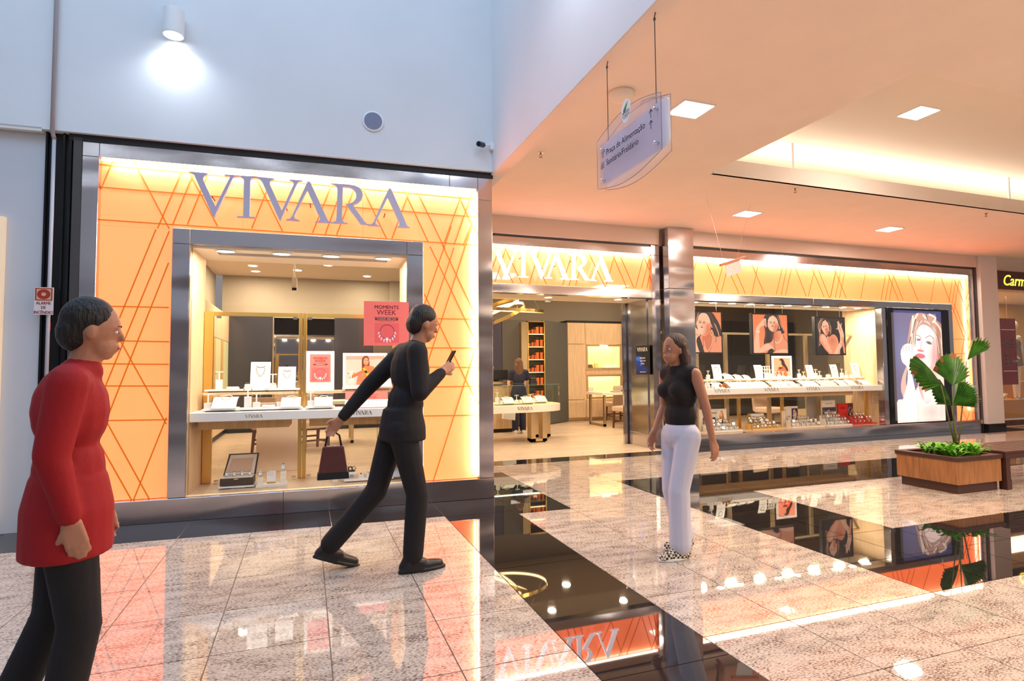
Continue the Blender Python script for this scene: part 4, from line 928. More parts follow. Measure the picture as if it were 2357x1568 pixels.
# the white counter with its lettering and the drawers under it
t = thing('window_counter', 'white counter board running across the left window, lettered on its front edge', 'counter', (0, .3, .89))
MB().box(-1.038, .968, .085, .62, .885, .972).build('counter_top', WHITE, t, bevel=.004)
small_logo(-.48, .912, .084, .16, mat('gold_letter', (.55, .36, .14), .3, 1), t); small_logo(.53, .912, .084, .20, INK, t)
for x0, x1 in ((-.99, -.17), (.02, .92)):
    b = thing('drawer_box', 'oak drawer box hung under the %s half of the white window counter' % ('left' if x0 < -.5 else 'right'), 'drawer', ((x0+x1)/2, .4, .79))
    MB().box(x0, x1, .22, .60, .80, .884).build('drawer_body', OAKD, b, bevel=.003); MB().box(x0+.02, x1-.02, .214, .219, .81, .875).build('drawer_front', OAKD, b)
for x0, x1, sd in ((-1.0, -.13, 'left'), (-.03, .87, 'right')):
    t = thing('glass_shelf', 'pale raised shelf over the %s half of the window counter' % sd, 'shelf', ((x0+x1)/2, .5, .97))
    MB().prism([(x0, 1.140), (x0+.02, 1.125), (x0+.05, 1.122), (x1-.05, 1.122), (x1-.02, 1.125), (x1, 1.140), (x1-.01, 1.150), (x0+.01, 1.150)], (.40, .62), 'y').build('shelf_board', OAK, t)
    for x in (x0+.12, x1-.12): MB().cyl((x, .56, .972), (x, .56, 1.124), .007, 8).build('shelf_post', SILVER, t)
zs, zc = 1.150, .972
def X(px, y): return pA(px, 900, y)[0]
# raised tier, left
tray(.60, -.68, .50, zs, 'long white tray on the raised shelf at far left of the window')
put('tee', -.86, .50, zs+.028, 'T-bar earring stand at the left end of the raised shelf'); put('cush', -.73, .48, zs+.028, 'oval bracelet cushion on the raised shelf beside the tall earring stand')
put('ring', -.585, .46, zs+.028, 'white block with two gold rings left of the tallest necklace board'); put('tall', -.47, .50, zs+.028, 'tallest upright necklace board with a pendant chain, left raised shelf', sc=(1.0, 1, 1.0))
tray(.34, -.26, .50, zs, 'short white tray on the raised shelf near the middle gold post')
put('tees', -.355, .50, zs+.028, 'T-bar earring stand between the two upright necklace boards', sc=1.15); put('ring', -.335, .44, zs+.028, 'white ring block at the foot of the second necklace board', sc=.8)
put('tall', -.215, .50, zs+.028, 'second upright necklace board with a rope chain, beside the middle gold post', sc=(.9, 1, .82))
# raised tier, right
a7 = art7()
def moments(t, P, cx, y, z0, w, h, lean, u0, u1, k=1.0):
    pass
t, P = framed('coral_poster_card', 'white-framed coral card with a bracelet picture standing on the raised shelf', 'card', None, .115, .50, zs, .285, .42, (0, 0, 0))
MB().quad(P(.13, .78, .002), P(.87, .78, .002), P(.87, .08, .002), P(.13, .08, .002)).build('coral_sheet', PINK, t)
text('MOMENTS', .030, INKR, Vector(P(.5, .20, .004)), parent=t, bold=.006); text('WEEK', .044, INKR, Vector(P(.5, .285, .004)), parent=t)
MB().quad(P(.24, .355, .003), P(.76, .355, .003), P(.76, .32, .003), P(.24, .32, .003)).build('dark_bar', INKR, t); text('GANHE 40% OFF', .012, WHITE, Vector(P(.5, .35, .005)), parent=t)
picture('bracelet_print', a7, 0, 0, 0, 0, 0, PRN, t, P=lambda u, v: P(.2+.6*u, .42+.32*v, .003))
text('moments collection', .014, INK, Vector(P(.5, .86, .003)), parent=t) if False else None
t, P = framed('photo_card', 'wide white-framed photo of a seated woman in a yellow and black scarf', 'picture', art5(), .58, .50, zs, .47, .40, (.065, .075, .14))
tray(.52, .60, .44, zs, 'long white tray on the raised shelf in front of the wide photo', sy=.6)
put('tee', .43, .43, zs+.028, 'T-bar earring stand in front of the wide framed photo', sc=.95); put('slope', .76, .44, zs+.028, 'sloped necklace stand at the right end of the raised shelf', sc=.95)
c = thing('bracelet_pillow', 'small white pinched pillow wearing a bracelet before the wide photo', 'cushion', (.585, .42, zs+.028))
MB().add([(.545, .40, zs+.03), (.625, .40, zs+.03), (.605, .40, zs+.06), (.63, .40, zs+.09), (.54, .40, zs+.09), (.565, .40, zs+.06), (.545, .43, zs+.03), (.625, .43, zs+.03), (.605, .43, zs+.06), (.63, .43, zs+.09), (.54, .43, zs+.09), (.565, .43, zs+.06)],
    [(0, 1, 2, 5), (5, 2, 3, 4), (7, 6, 11, 8), (8, 11, 10, 9), (0, 6, 7, 1), (1, 7, 8, 2), (2, 8, 9, 3), (3, 9, 10, 4), (4, 10, 11, 5), (5, 11, 6, 0)]).build('pillow', WHITE, c, bevel=.004)
MB().box(.562, .608, .396, .434, zs+.057, zs+.063).build('bracelet', mat('coral_band', (.7, .15, .12), .4), c)
# counter tier
tray(.30, -.80, .24, zc, 'white tray on the counter at far left'); put('slope', -.755, .24, zc+.028, 'sloped necklace stand at the left end of the counter', sc=1.12)
put('tees', -.915, .27, zc+.028, 'T-bar earring stand at the left end of the counter', sc=1.1)
tray(.60, -.35, .24, zc, 'long white tray on the middle of the counter'); put('tee', -.56, .27, zc+.028, 'taller T-bar earring stand on the middle counter tray', sc=1.1); put('tees', -.475, .22, zc+.028, 'lower T-bar earring stand on the middle counter tray', sc=1.1)
put('cush', -.365, .23, zc+.028, 'oval bracelet cushion on the middle counter tray'); put('ring', -.26, .26, zc+.028, 'white ring block on the middle counter tray'); put('slope', -.155, .24, zc+.028, 'sloped necklace stand at the right end of the middle counter tray', sc=.95)
tray(.28, .125, .24, zc, 'white tray on the counter just right of the middle gold post'); put('tees', .03, .26, zc+.028, 'T-bar earring stand just right of the middle gold post', sc=1.1); put('slope', .155, .24, zc+.028, 'sloped necklace stand just right of the middle gold post', sc=.92)
# coral charm stand
t = thing('charm_stand', 'coral charm display stand with rows of charms on the counter', 'display stand', (.58, .24, zc))
b = MB(); b.hexa([(.37, .22, zc), (.80, .22, zc), (.80, .30, zc), (.37, .30, zc)], [(.37, .27, zc+.165), (.80, .27, zc+.165), (.80, .30, zc+.165), (.37, .30, zc+.165)]); b.build('back_card', PINK, t)
b = MB(); b.hexa([(.36, .12, zc), (.82, .12, zc), (.80, .25, zc), (.37, .25, zc)], [(.36, .12, zc+.012), (.82, .12, zc+.012), (.80, .25, zc+.085), (.37, .25, zc+.085)]); b.build('slope_board', WHITE, t)
MB().quad((.362, .119, zc+.001), (.818, .119, zc+.001), (.818, .119, zc+.010), (.362, .119, zc+.010)).build('pink_strip', PINK, t)
P = lambda u, v, d=.002: (.37+.43*u, .2645-.025*v-d, zc+.160-.075*v)
picture('bracelet_print', a7, 0, 0, 0, 0, 0, PRN, t, P=lambda u, v: P(.24+.24*u, .05+.9*v))
text('MOMENTS', .022, INKR, P(.64, .45, .004), parent=t, bold=.006); text('WEEK', .032, INKR, P(.64, .85, .004), parent=t)
for i in range(9):
    for j in range(2): MB().tube([(.39+.042*i, .150+.045*j, zc+.033+.028*j), (.392+.042*i, .168+.045*j, zc+.043+.028*j)], .0028, 5).build('charm', PLG if i % 3 == 2 else SILVER, t)
# bottom of the case: open watch box
t = thing('watch_box', 'open dark watch box with a cream lining and watches inside', 'box', (-.66, .33, .212))
MB().box(-.80, -.50, .26, .44, .245, .315).build('box_body', mat('dark_leatherette', (.06, .035, .02), .5), t, bevel=.004)
MB().box(-.81, -.49, .25, .46, .225, .240).box(-.70, -.58, .28, .42, .212, .225).build('plinth', WHITE, t)
b = MB(); b.hexa([(-.80, .44, .315), (-.50, .44, .315), (-.50, .46, .315), (-.80, .46, .315)], [(-.76, .52, .52), (-.48, .52, .52), (-.48, .54, .52), (-.76, .54, .52)]); b.build('lid', mat('dark_leatherette'), t)
b = MB(); b.quad((-.785, .4385, .325), (-.515, .4385, .325), (-.495, .515, .510), (-.745, .515, .510)); b.build('lid_lining', CREAM, t)
b = MB(); b.quad((-.76, .438, .350), (-.54, .438, .350), (-.525, .508, .490), (-.725, .508, .490)); b.build('lid_inner_panel', mat('peach_satin', (.72, .50, .34), .5), t)
MB().box(-.79, -.51, .27, .43, .315, .322).build('cushion_row', CREAM, t)
MB().box(-.675, -.635, .257, .26, .30, .312).build('clasp', PLG, t)
for i in range(4): put('watch', -.755+.07*i, .33, .318, 'gold-toned watch lying in a row inside the open dark box', rz=.3, group='watches in the open dark box', sc=.85)
t = thing('watch_plinth', 'low white three-step plinth for watches beside the open box', 'stand', (-.33, .30, .212))
MB().box(-.47, -.19, .22, .36, .213, .245).box(-.46, -.41, .24, .31, .245, .305).box(-.25, -.20, .25, .33, .245, .35).build('steps', CREAM, t, bevel=.002)
put('watch', -.435, .275, .305, 'amber-strapped watch on the left step of the low plinth', sc=1.15); put('watch', -.225, .29, .35, 'black watch on the right, highest step of the low plinth', sc=1.25)
t = thing('pearl_card', 'small white card holder with a pearl bracelet and a gold base', 'card', (-.335, .27, .245))
MB().box(-.375, -.295, .26, .28, .262, .36).build('card', WHITE, t); MB().box(-.375, -.295, .258, .282, .246, .262).build('gold_base', GOLD, t); MB().tube([(-.335+.022*math.cos(a), .258, .352+.016*math.sin(a)) for a in np.linspace(0, 2*PI, 13)[:-1]], .005, 6, closed=True).build('pearl_bracelet', WHITE, t, smooth=True)
# bottom right group
t = thing('bracelet_tray', 'white raised tray with dark bracelets at the bottom right of the window', 'tray', (.38, .33, .212))
MB().box(.24, .48, .27, .45, .285, .31).box(.25, .30, .30, .34, .213, .285).box(.42, .46, .36, .42, .213, .285).build('tray_top', WHITE, t); MB().box(.25, .335, .40, .42, .31, .44).build('dark_card', mat('slate_card', (.06, .06, .08), .5), t)
for i in range(6):
    MB().tube([(.285+.035*i+.02*math.cos(a), .33+.01*(i % 2), .335+.02*math.sin(a)) for a in np.linspace(0, 2*PI, 15)[:-1]], .006, 6, closed=True).build('bracelet', (PLG if i % 2 else BLACKG), t, smooth=True)
MB().box(.34, .47, .28, .32, .31, .325).build('dark_pad', BLACK, t)
t = tray(.50, .61, .27, .212, 'long low white tray in front at the bottom right of the window', sy=.7)
t = thing('cufflink_block', 'small cream block with cufflinks on the low front tray', 'stand', (.53, .26, .24)); MB().box(.505, .555, .235, .285, .24, .285).build('block', CREAM, t); MB().ell((.53, .25, .291), .008, .005, .007, 8, 6).build('cufflink', BLACKG, t)
t = thing('leather_bracelet', 'black leather bracelet lying on a low cream block', 'bracelet', (.72, .27, .24)); MB().box(.67, .78, .235, .30, .24, .265).build('block', CREAM, t); MB().tube([(.725+.035*math.cos(a), .268+.022*math.sin(a), .272) for a in np.linspace(0, 2*PI, 17)[:-1]], .008, 6, closed=True).build('band', BLACK, t, smooth=True)
put('slope', .865, .30, .24, 'small sloped stand with a dark pendant at bottom right of the window', sc=.75)
put('ring', .61, .28, .24, 'small cream ring block on the low front tray', sc=.9)
# coral poster on the glass
t = thing('hanging_poster', 'large square coral poster with a bracelet on the glass of the left window', 'poster', (.765, -.004, 1.61))
MB().box(.54, .99, -.008, -.002, 1.61, 2.06).build('sheet', PINK, t)
text('MOMENTS', .052, INKR, (.765, -.010, 1.985), parent=t, bold=.006); text('WEEK', .072, INKR, (.765, -.010, 1.925), parent=t)
text('Na compra de produtos selecionados', .016, INKR, (.765, -.010, 1.895), parent=t)
MB().quad((.65, -.0095, 1.868), (.88, -.0095, 1.868), (.88, -.0095, 1.892), (.65, -.0095, 1.892)).build('dark_bar', INKR, t); text('GANHE 40% OFF', .026, CREAM, (.765, -.011, 1.871), parent=t, bold=.02)
text('Na compra de 2 joias ou mais', .014, INKR, (.765, -.010, 1.852), parent=t)
picture('bracelet_print', a7, .65, .89, 1.64, 1.84, -.0095, PRN, t)
# notice in outline on the glass
def notice(x0, x1, z0, z1, y, label):
    t = thing('printed_notice', label, 'notice', ((x0+x1)/2, y, z0)); w_ = .004
    MB().box(x0, x1, y-.001, y, z1-w_, z1).box(x0, x1, y-.001, y, z0, z0+w_).box(x0, x0+w_, y-.001, y, z0, z1).box(x1-w_, x1, y-.001, y, z0, z1).build('outline', INK, t)
    L_ = ['ESTA LOJA É MONITORADA', 'E POSSUI SISTEMA DE ALARME', 'A DISTÂNCIA.', 'A ABERTURA E O FECHAMENTO', 'DO COFRE SÃO CONTROLADOS', 'REMOTAMENTE PELA', 'CENTRAL DE SEGURANÇA']
    h_ = (z1-z0)/9
    for i, s_ in enumerate(L_): text(s_, h_*.78, INK, ((x0+x1)/2, y-.0012, z1-h_*(i+1.55)), parent=t, bold=.01, sx=.9)
notice(.675, 1.00, .64, .855, -.002, 'small framed black notice on the glass of the left window, partly behind the man')
# wall sign on the black pilaster
t = thing('alarm_sign', 'red and white fire alarm sign reading ALARME DE INCÊNDIO on the pipe', 'sign', (-2.145, -.075, 1.86))
MB().box(-2.215, -2.075, -.072, -.066, 1.862, 2.10).build('plate', mat('sign_white', (.75, .68, .68), .5), t)
SR = mat('sign_red', (.45, .03, .015), .5)
MB().box(-2.208, -2.082, -.0735, -.0725, 1.985, 2.093).build('red_square', SR, t); MB().box(-2.198, -2.092, -.0745, -.0737, 1.993, 2.085).build('inner_square', mat('sign_beige', (.60, .45, .25), .5), t)
MB().add([(-2.145+.049*math.cos(a), -.0752, 2.039+.043*math.sin(a)) for a in np.linspace(0, 2*PI, 33)[:-1]], [tuple(range(32))]).build('bell_ring', SR, t); MB().add([(-2.145+.018*math.cos(a), -.076, 2.039+.016*math.sin(a)) for a in np.linspace(0, 2*PI, 25)[:-1]], [tuple(range(24))]).build('bell_centre', mat('sign_beige'), t)
for s_, z in (('ALARME', 1.950), ('DE', 1.912), ('INCÊNDIO', 1.870)): text(s_, .036, SR, (-2.145, -.0735, z), parent=t, bold=.025, sx=.80)
# bits seen under the shop ceiling through this window
x, z = pA(678, 655, 5.6)
t = thing('security_camera', 'white camera hanging from the shop ceiling, seen through the middle of the left window', 'camera', (x, 5.6, z))
MB().cyl((x, 5.6, 3.55), (x, 5.6, z+.10), .014, 8).box(x-.045, x+.045, 5.55, 5.65, z-.12, z+.12).box(x-.07, x+.07, 5.53, 5.67, 3.53, 3.55).build('camera_body', WHITE, t); MB().box(x-.04, x+.04, 5.54, 5.551, z-.12, z-.07).build('lens', BLACKG, t)
zone_on = False

# ================================================================ SHOP INTERIOR
# left run of tall oak cabinets seen through the left window
t = thing('wall_cabinet', 'tall oak wall cabinets running back along the left side of the shop', 'cabinet', (-1.72, 10.3, 0))
ys = [6.6, 8.2, 9.5, 10.8, 12.0, 13.1, 14.3]
MB().box(-1.93, -1.66, 6.6, 14.34, 0.12, 2.62).build('carcass', OAK, t); MB().box(-1.93, -1.70, 6.6, 14.34, 0, .12).build('kick_board', BLACK, t)
for a, b in zip(ys[:-1], ys[1:]):
    MB().box(-1.66, -1.645, a+.006, b-.006, 2.03, 2.61).build('door', OAK, t); MB().box(-1.66, -1.645, a+.006, b-.006, .13, .93).build('door', OAK, t)
    MB().box(-1.66, -1.640, a+.006, a+.30, .94, 2.02).build('door', OAKD, t); MB().box(-1.66, -1.65, a+.31, b-.006, .94, 2.02).build('glazed_niche', mat('niche_green', (.45, .42, .22), .5, em=(1, .85, .4), es=.25), t)
# back wall
t = thing('wall_panelling', 'dark grey panels with a mirror on the far wall behind the left window', 'panel', (.2, 14.3, 0))
MB().box(-1.65, -.72, 14.27, 14.35, .08, 2.64).build('dark_panel', mat('dark_glass_panel', (.05, .05, .065), .12), t); MB().box(.62, 1.5, 14.27, 14.35, .08, 2.62).build('dark_panel', mat('dark_glass_panel'), t); MB().box(1.51, 2.9, 14.27, 14.35, .08, 2.62).build('dark_panel', DGREY, t)
MB().box(-.71, .61, 14.28, 14.35, .08, 2.60).build('mirror_glass', MIRROR, t); MB().box(-1.65, 2.9, 14.25, 14.35, 0, .08).build('skirting', BLACK, t)
MB().box(-.735, -.71, 14.25, 14.3, .08, 2.62).build('edge_strip', GOLDB, t)
# round centre case seen through the window (cream drum) and a table with chairs
def chair(x, y, rz, label, first=[None]):
    if first[0] is None:
        c = thing('upholstered_chair'); first[0] = c
        b = MB(); b.box(-.24, .24, -.24, .24, .38, .50); b.build('seat', LEATH, c, bevel=.03, seg=3, smooth=False)
        b = MB(); b.hexa([(-.24, .19, .40), (.24, .19, .40), (.24, .27, .40), (-.24, .27, .40)], [(-.23, .26, .93), (.23, .26, .93), (.23, .32, .93), (-.23, .32, .93)]); b.build('backrest', LEATH, c, bevel=.025, seg=3)
        for sx in (-1, 1):
            for sy, k in ((-1, -.02), (1, .06)):
                b = MB(); x0, y0 = sx*.20, sy*.19; b.hexa([(x0-.016+sx*.01, y0-.016+k, 0), (x0+.016+sx*.01, y0-.016+k, 0), (x0+.016+sx*.01, y0+.016+k, 0), (x0-.016+sx*.01, y0+.016+k, 0)], [(x0-.024, y0-.024, .39), (x0+.024, y0-.024, .39), (x0+.024, y0+.024, .39), (x0-.024, y0+.024, .39)]); b.build('leg', DWOOD, c)
        MB().box(-.19, .19, -.20, -.17, .16, .19).box(-.21, -.18, -.2, .2, .13, .16).box(.18, .21, -.2, .2, .13, .16).box(-.19, .19, .18, .21, .2, .23).build('stretcher', DWOOD, c)
        o = c; o.location = (x, y, 0); o.rotation_euler = (0, 0, rz)
    else: o = dup(first[0], (x, y, 0), rz)
    o['label'] = label; o['category'] = 'chair'; return o
chair(6.95, 11.72, -1.2, 'beige upholstered chair at the near end of the table behind the entrance')
chair(7.6, 13.28, 3.1, 'beige upholstered chair on the far side of the table behind the entrance')
chair(-.55, 10.75, 2.7, 'beige chair seen low behind the left half of the left window')
chair(.10, 10.72, .4, 'beige chair seen behind the right half of the left window')
chair(9.5, 10.0, .2, 'beige upholstered chair seen under the counter of the long window')
def desk(x0, x1, y0, y1, label):
    t = thing('consultation_table', label, 'table', ((x0+x1)/2, (y0+y1)/2, 0))
    MB().box(x0, x1, y0, y1, .74, .80).build('tabletop', CREAM, t, bevel=.004)
    for x in (x0+.06, x1-.10):
        MB().box(x, x+.05, y0+.04, y0+.10, .012, .74).box(x, x+.05, y1-.10, y1-.04, .012, .74).box(x, x+.05, y0+.04, y1-.04, .012, .06).build('leg', GOLDB, t)
        MB().box(x+.01, x+.04, y0+.05, y0+.08, 0, .012).box(x+.01, x+.04, y1-.08, y1-.05, 0, .012).build('foot', BLACK, t)
    return t
desk(6.55, 8.0, 12.1, 12.95, 'pale table with looped champagne metal legs to the right inside the entrance')
desk(-.35, .9, 11.3, 12.0, 'pale table behind the left window')
t = thing('folder', 'dark flat display folder on the pale table inside the entrance', 'folder', (7.2, 12.4, .80)); MB().box(6.95, 7.25, 12.25, 12.45, .80, .815).build('cover', mat('folder_brown', (.18, .10, .07), .5), t); MB().box(6.96, 7.24, 12.26, 12.44, .815, .822).build('pages', CREAM, t)
t = thing('folder', 'long dark tray on the far end of the pale table', 'folder', (7.8, 12.7, .80)); MB().box(7.45, 7.95, 12.6, 12.8, .80, .83).build('tray_body', BLACK, t)
o = MB().box(-.63, -.08, 8.55, 8.95, 0, .92).build('counter_block', mat('cream_block', (.72, .58, .48), .5), bevel=.005); tag(o, 'plain cream counter block left of the middle post behind the left window', 'counter')
# cabinets on the back wall behind the entrance
t = thing('oak_cabinet', 'pale oak wall cabinet with two lit glass niches behind the entrance', 'cabinet', (7.6, 13.8, 0))
MB().box(6.42, 10.2, 13.95, 14.34, .08, 2.58).build('carcass', OAK, t); MB().box(6.42, 10.2, 13.86, 14.3, 0, .08).build('kick_board', GOLDB, t); MB().box(6.42, 10.2, 13.72, 14.34, 2.585, 2.64).build('top_edge', BLACK, t)
def cd(x0, x1, z0, z1, m=OAK): MB().box(x0+.006, x1-.006, 13.72, 13.96, z0+.006, z1-.006).build('door', m, t)
for x0, x1 in ((6.42, 6.94), (6.94, 8.02), (8.02, 8.55), (8.55, 9.6)): cd(x0, x1, 2.02, 2.585)
for x0, x1 in ((6.42, 6.94), (8.02, 8.55), (8.55, 9.6)): cd(x0, x1, .56, 2.02); 
for x0, x1 in ((6.42, 6.94), (6.94, 7.48), (7.48, 8.02), (8.02, 8.55), (8.55, 9.6)): cd(x0, x1, .09, .56)
cd(6.94, 8.02, 1.22, 1.33)
for z0, z1 in ((1.33, 2.02), (.56, 1.22)):
    f = MB().box(6.95, 8.01, 13.70, 13.73, z0+.01, z0+.06).box(6.95, 8.01, 13.70, 13.73, z1-.06, z1-.01).box(6.95, 7.0, 13.70, 13.73, z0+.06, z1-.06).box(7.96, 8.01, 13.70, 13.73, z0+.06, z1-.06).build('niche_frame', GOLDB, t)
    MB().box(7.0, 7.96, 13.712, 13.718, z0+.06, z1-.06).build('glass_pane', GLASS, f)
    MB().box(6.95, 8.01, 13.94, 13.951, z0+.01, z1-.01).box(6.95, 6.96, 13.73, 13.94, z0+.01, z1-.01).box(8.0, 8.01, 13.73, 13.94, z0+.01, z1-.01).build('niche_lining', mat('niche_glow', (.85, .62, .33), .5, em=(1, .72, .32), es=.55), t)
    for x in (7.43, 7.53): MB().cyl((x, 13.69, z0+.035), (x, 13.70, z0+.035), .012, 8).build('knob', SILVER, t)
    area('niche_light', (7.48, 13.84, z1-.03), (0, 0, 0), .9, .08, (1, .78, .42), 5)
small_logo(7.48, 1.95, 13.695, .26, LAMP, t)
for i, (x, z, w_, h_) in enumerate(((7.12, 1.39, .12, .09), (7.3, 1.39, .10, .12), (7.65, 1.39, .22, .06), (7.85, 1.39, .16, .09))):
    o = MB().hexa([(x-w_/2, 13.76, z), (x+w_/2, 13.76, z), (x+w_/2, 13.86, z), (x-w_/2, 13.86, z)], [(x-w_/2.2, 13.8, z+h_), (x+w_/2.2, 13.8, z+h_), (x+w_/2.2, 13.86, z+h_), (x-w_/2.2, 13.86, z+h_)]).build('jewel_stand', [DWOOD, GOLD, WHITE, WHITE][i])
    tag(o, ['dark little stand at the left of the upper lit niche', 'gold little stand in the upper lit niche', 'wide low white stand in the upper lit niche', 'white sloped stand at the right of the upper lit niche'][i], 'stand')
for i, (x, h_) in enumerate(((7.12, .26), (7.36, .14))):
    o = MB().box(x-.07, x+.07, 13.78, 13.86, .62, .62+h_).build('jewel_stand', WHITE); tag(o, ['taller white stand in the lower lit niche', 'small white stand in the lower lit niche'][i], 'stand')
# grey panels, gift tower
t = thing('grey_partition', 'tall grey panels between the gift tower and the oak cabinet', 'panel', (5.9, 13.6, 0))
MB().prism([(5.42, 13.0), (6.42, 13.70), (6.42, 13.78), (5.42, 13.10)], (.03, 2.56)).build('grey_panel', mat('slate_brown_panel', (.10, .10, .09), .6), t)
MB().prism([(4.45, 13.2), (5.0, 13.0), (5.0, 13.1), (4.45, 13.3)], (.03, 2.56)).build('grey_panel', DGREY, t)
MB().prism([(3.0, 13.2), (4.44, 13.2), (4.44, 13.3), (3.0, 13.3)], (.03, 2.56)).build('navy_panel', NAVYW, t)
MB().box(1.9, 13.7, 14.2, 14.34, 2.58, 3.55).build('upper_wall', GREY, t)
t = thing('gift_tower', 'slim gold-framed lit shelf tower filled with orange gift boxes', 'shelf', (5.2, 13.0, 0))
MB().box(5.0, 5.42, 13.14, 13.16, .02, 2.52).build('back_panel', DGREY, t)
for q in ((4.985, 5.01, 12.88, 13.16, 0, 2.52), (5.405, 5.43, 12.88, 13.16, 0, 2.52), (4.985, 5.43, 12.88, 13.16, 2.50, 2.525), (4.985, 5.43, 12.88, 13.16, 0, .03)): MB().box(*q).build('gold_frame', GOLD, t)
MB().box(4.83, 4.985, 12.9, 13.16, 0, 2.5).build('side_panel', GOLDB, t)
lv = [.07, .38, .69, 1.0, 1.305, 1.61, 1.915, 2.225]
for z in lv[1:]:
    MB().box(5.01, 5.405, 12.90, 13.14, z-.012, z).build('shelf_board', GOLD, t); MB().box(5.02, 5.395, 12.93, 12.945, z-.020, z-.013).build('led_strip', mat('amber_led', (1, 1, 1), .5, em=(1, .85, .45), es=5), t)
OB = mat('orange_gift_paper', (.72, .16, .03), .5)
gp = thing('gift_box'); MB().box(-.055, .055, -.05, .05, 0, .10).build('box_body', OB, gp); MB().box(-.058, .058, -.053, .053, .085, .108).build('box_lid', OB, gp)
MB().box(-.010, .010, -.055, .055, 0, .110).box(-.058, .058, -.010, .010, .108, .111).build('ribbon', BLACK, gp); MB().ell((-.025, -.02, .125), .03, .012, .018, 8, 5).ell((.025, -.02, .125), .03, .012, .018, 8, 5).build('bow', BLACK, gp)
first = True
for li, z in enumerate(lv):
    for j, (x, sc) in enumerate(((5.09, .75), (5.17, .95), (5.30, 1.5))):
        o = gp if first else dup(gp, (0, 0, 0)); first = False; o.location = (x, 12.99+.03*(j == 0), z); o.scale = (sc,)*3
        tag(o, 'orange gift box with a black bow on the lit shelf tower', 'gift box', 'orange gift boxes on the shelf tower')
# reception counter and monitor
t = thing('reception_counter', 'pale reception counter at the far left inside the entrance', 'counter', (3.7, 12.2, 0))
MB().box(2.7, 4.28, 11.95, 12.55, .08, 1.04).build('counter_body', OAK, t); MB().box(2.68, 4.30, 11.92, 12.58, 1.04, 1.10).build('counter_top', GOLDB, t); MB().box(2.7, 4.28, 11.99, 12.5, 0, .08).build('kick_board', BLACK, t)
t = thing('monitor', 'black computer monitor on the reception counter, seen from behind', 'monitor', (3.98, 12.1, 1.10))
MB().box(3.68, 4.20, 12.08, 12.12, 1.14, 1.36).build('screen', BLACK, t, bevel=.006); MB().box(3.92, 3.98, 12.10, 12.14, 1.10, 1.2).box(3.84, 4.06, 12.05, 12.2, 1.10, 1.112).build('stand', BLACK, t)
# chandelier of gold rings
t = thing('ring_chandelier', 'chandelier of crossed gold rings with glowing inner strips', 'chandelier', (3.2, 10.0, 2.1))
def ring(c, r, tx, ty):
    R = Matrix.Rotation(tx, 3, 'X') @ Matrix.Rotation(ty, 3, 'Y'); n = 48; c = Vector(c)
    for nm, mt, ro, ri, h in (('gold_ring', GOLD, r, r-.012, .028), ('led_ring', mat('amber_led'), r-.0125, r-.02, .018)):
        vs = []; fs = []
        for i in range(n):
            a = 2*PI*i/n
            for rr, zz in ((ro, -h), (ro, h), (ri, h), (ri, -h)): vs.append(c+R @ Vector((rr*math.cos(a), rr*math.sin(a), zz)))
        for i in range(n):
            j = (i+1) % n
            for k in range(4): q = (k+1) % 4; fs.append((4*i+k, 4*i+q, 4*j+q, 4*j+k))
        MB().add(vs, fs).build(nm, mt, t)
ring((3.30, 9.9, 2.45), .80, .10, .02); ring((3.15, 9.9, 2.33), .62, .18, -.42); ring((2.95, 10.0, 2.36), .75, -.12, -.35)
b = MB()
for x, y, z in ((3.30+.78, 9.9, 2.45), (3.3, 9.12, 2.4), (3.3, 10.68, 2.5), (2.75, 9.9, 2.2), (3.5, 9.5, 2.4)): b.cyl((x, y, z), (3.2+(x-3.2)*.3, 9.9+(y-9.9)*.3, 3.55), .002, 4)
b.build('wires', SILVER, t)
# entrance downlights and fittings
for (x, y), lb in (((3.77, 8.78), 'left'), ((5.05, 8.72), 'right')):
    d = thing('downlight', 'round downlight in the soffit of the entrance, the %s one' % lb, 'downlight', (x, y, 2.54)); MB().lathe([(.075, -.004), (.085, 0)], (x, y, 2.55), 20).build('ring', WHITE, d); MB().lathe([(.062, -.006), (.062, -.004)], (x, y, 2.55), 20).build('lens', LAMP, d)
    disc('entrance_light', (x, y, 2.53), .06, (1, .82, .58), 18)
d = thing('smoke_detector', 'small white smoke detector in the entrance soffit', 'detector', (3.9, 9.1, 2.52)); MB().lathe([(.03, -.035), (.05, -.03), (.055, 0)], (3.9, 9.1, 2.55), 16).build('housing', WHITE, d, smooth=True)
# visible round lamps in the shop ceiling
for i, q in enumerate(DL):
    d = thing('ceiling_downlight', 'round white downlight in the shop ceiling', 'downlight', (q[0], q[1], 3.53), group='round downlights in the shop ceiling')
    MB().lathe([(.10, -.010), (.11, 0)], (q[0], q[1], 3.55), 20).build('ring', WHITE, d); MB().lathe([(.085, -.012), (.085, -.010)], (q[0], q[1], 3.55), 20).build('lens', LAMP, d)
# oval glass showcase
t = thing('glass_showcase', 'rounded glass showcase on champagne legs inside the entrance', 'display case', (3.3, 10.5, 0))
cx, cy, rx, ry = 3.15, 10.55, 1.55, .62
def oval(rx, ry, n=44, k=2.6): return [(cx+rx*abs(math.cos(a))**(2/k)*math.copysign(1, math.cos(a)), cy+ry*abs(math.sin(a))**(2/k)*math.copysign(1, math.sin(a))) for a in [2*PI*i/n for i in range(n)]]
MB().prism(oval(rx, ry), (.565, .70)).build('case_body', CREAM, t, bevel=.004)
MB().prism(oval(rx-.03, ry-.03), (.70, .706)).build('case_floor', mat('pale_gold_felt', (.80, .62, .34), .6), t)
ov = oval(rx-.01, ry-.01); iv = oval(rx-.018, ry-.018)
b = MB(); n = len(ov)
for i in range(n): j = (i+1) % n; b.add([(*ov[i], .706), (*ov[j], .706), (*ov[j], 1.06), (*ov[i], 1.06)], [(0, 1, 2, 3)])
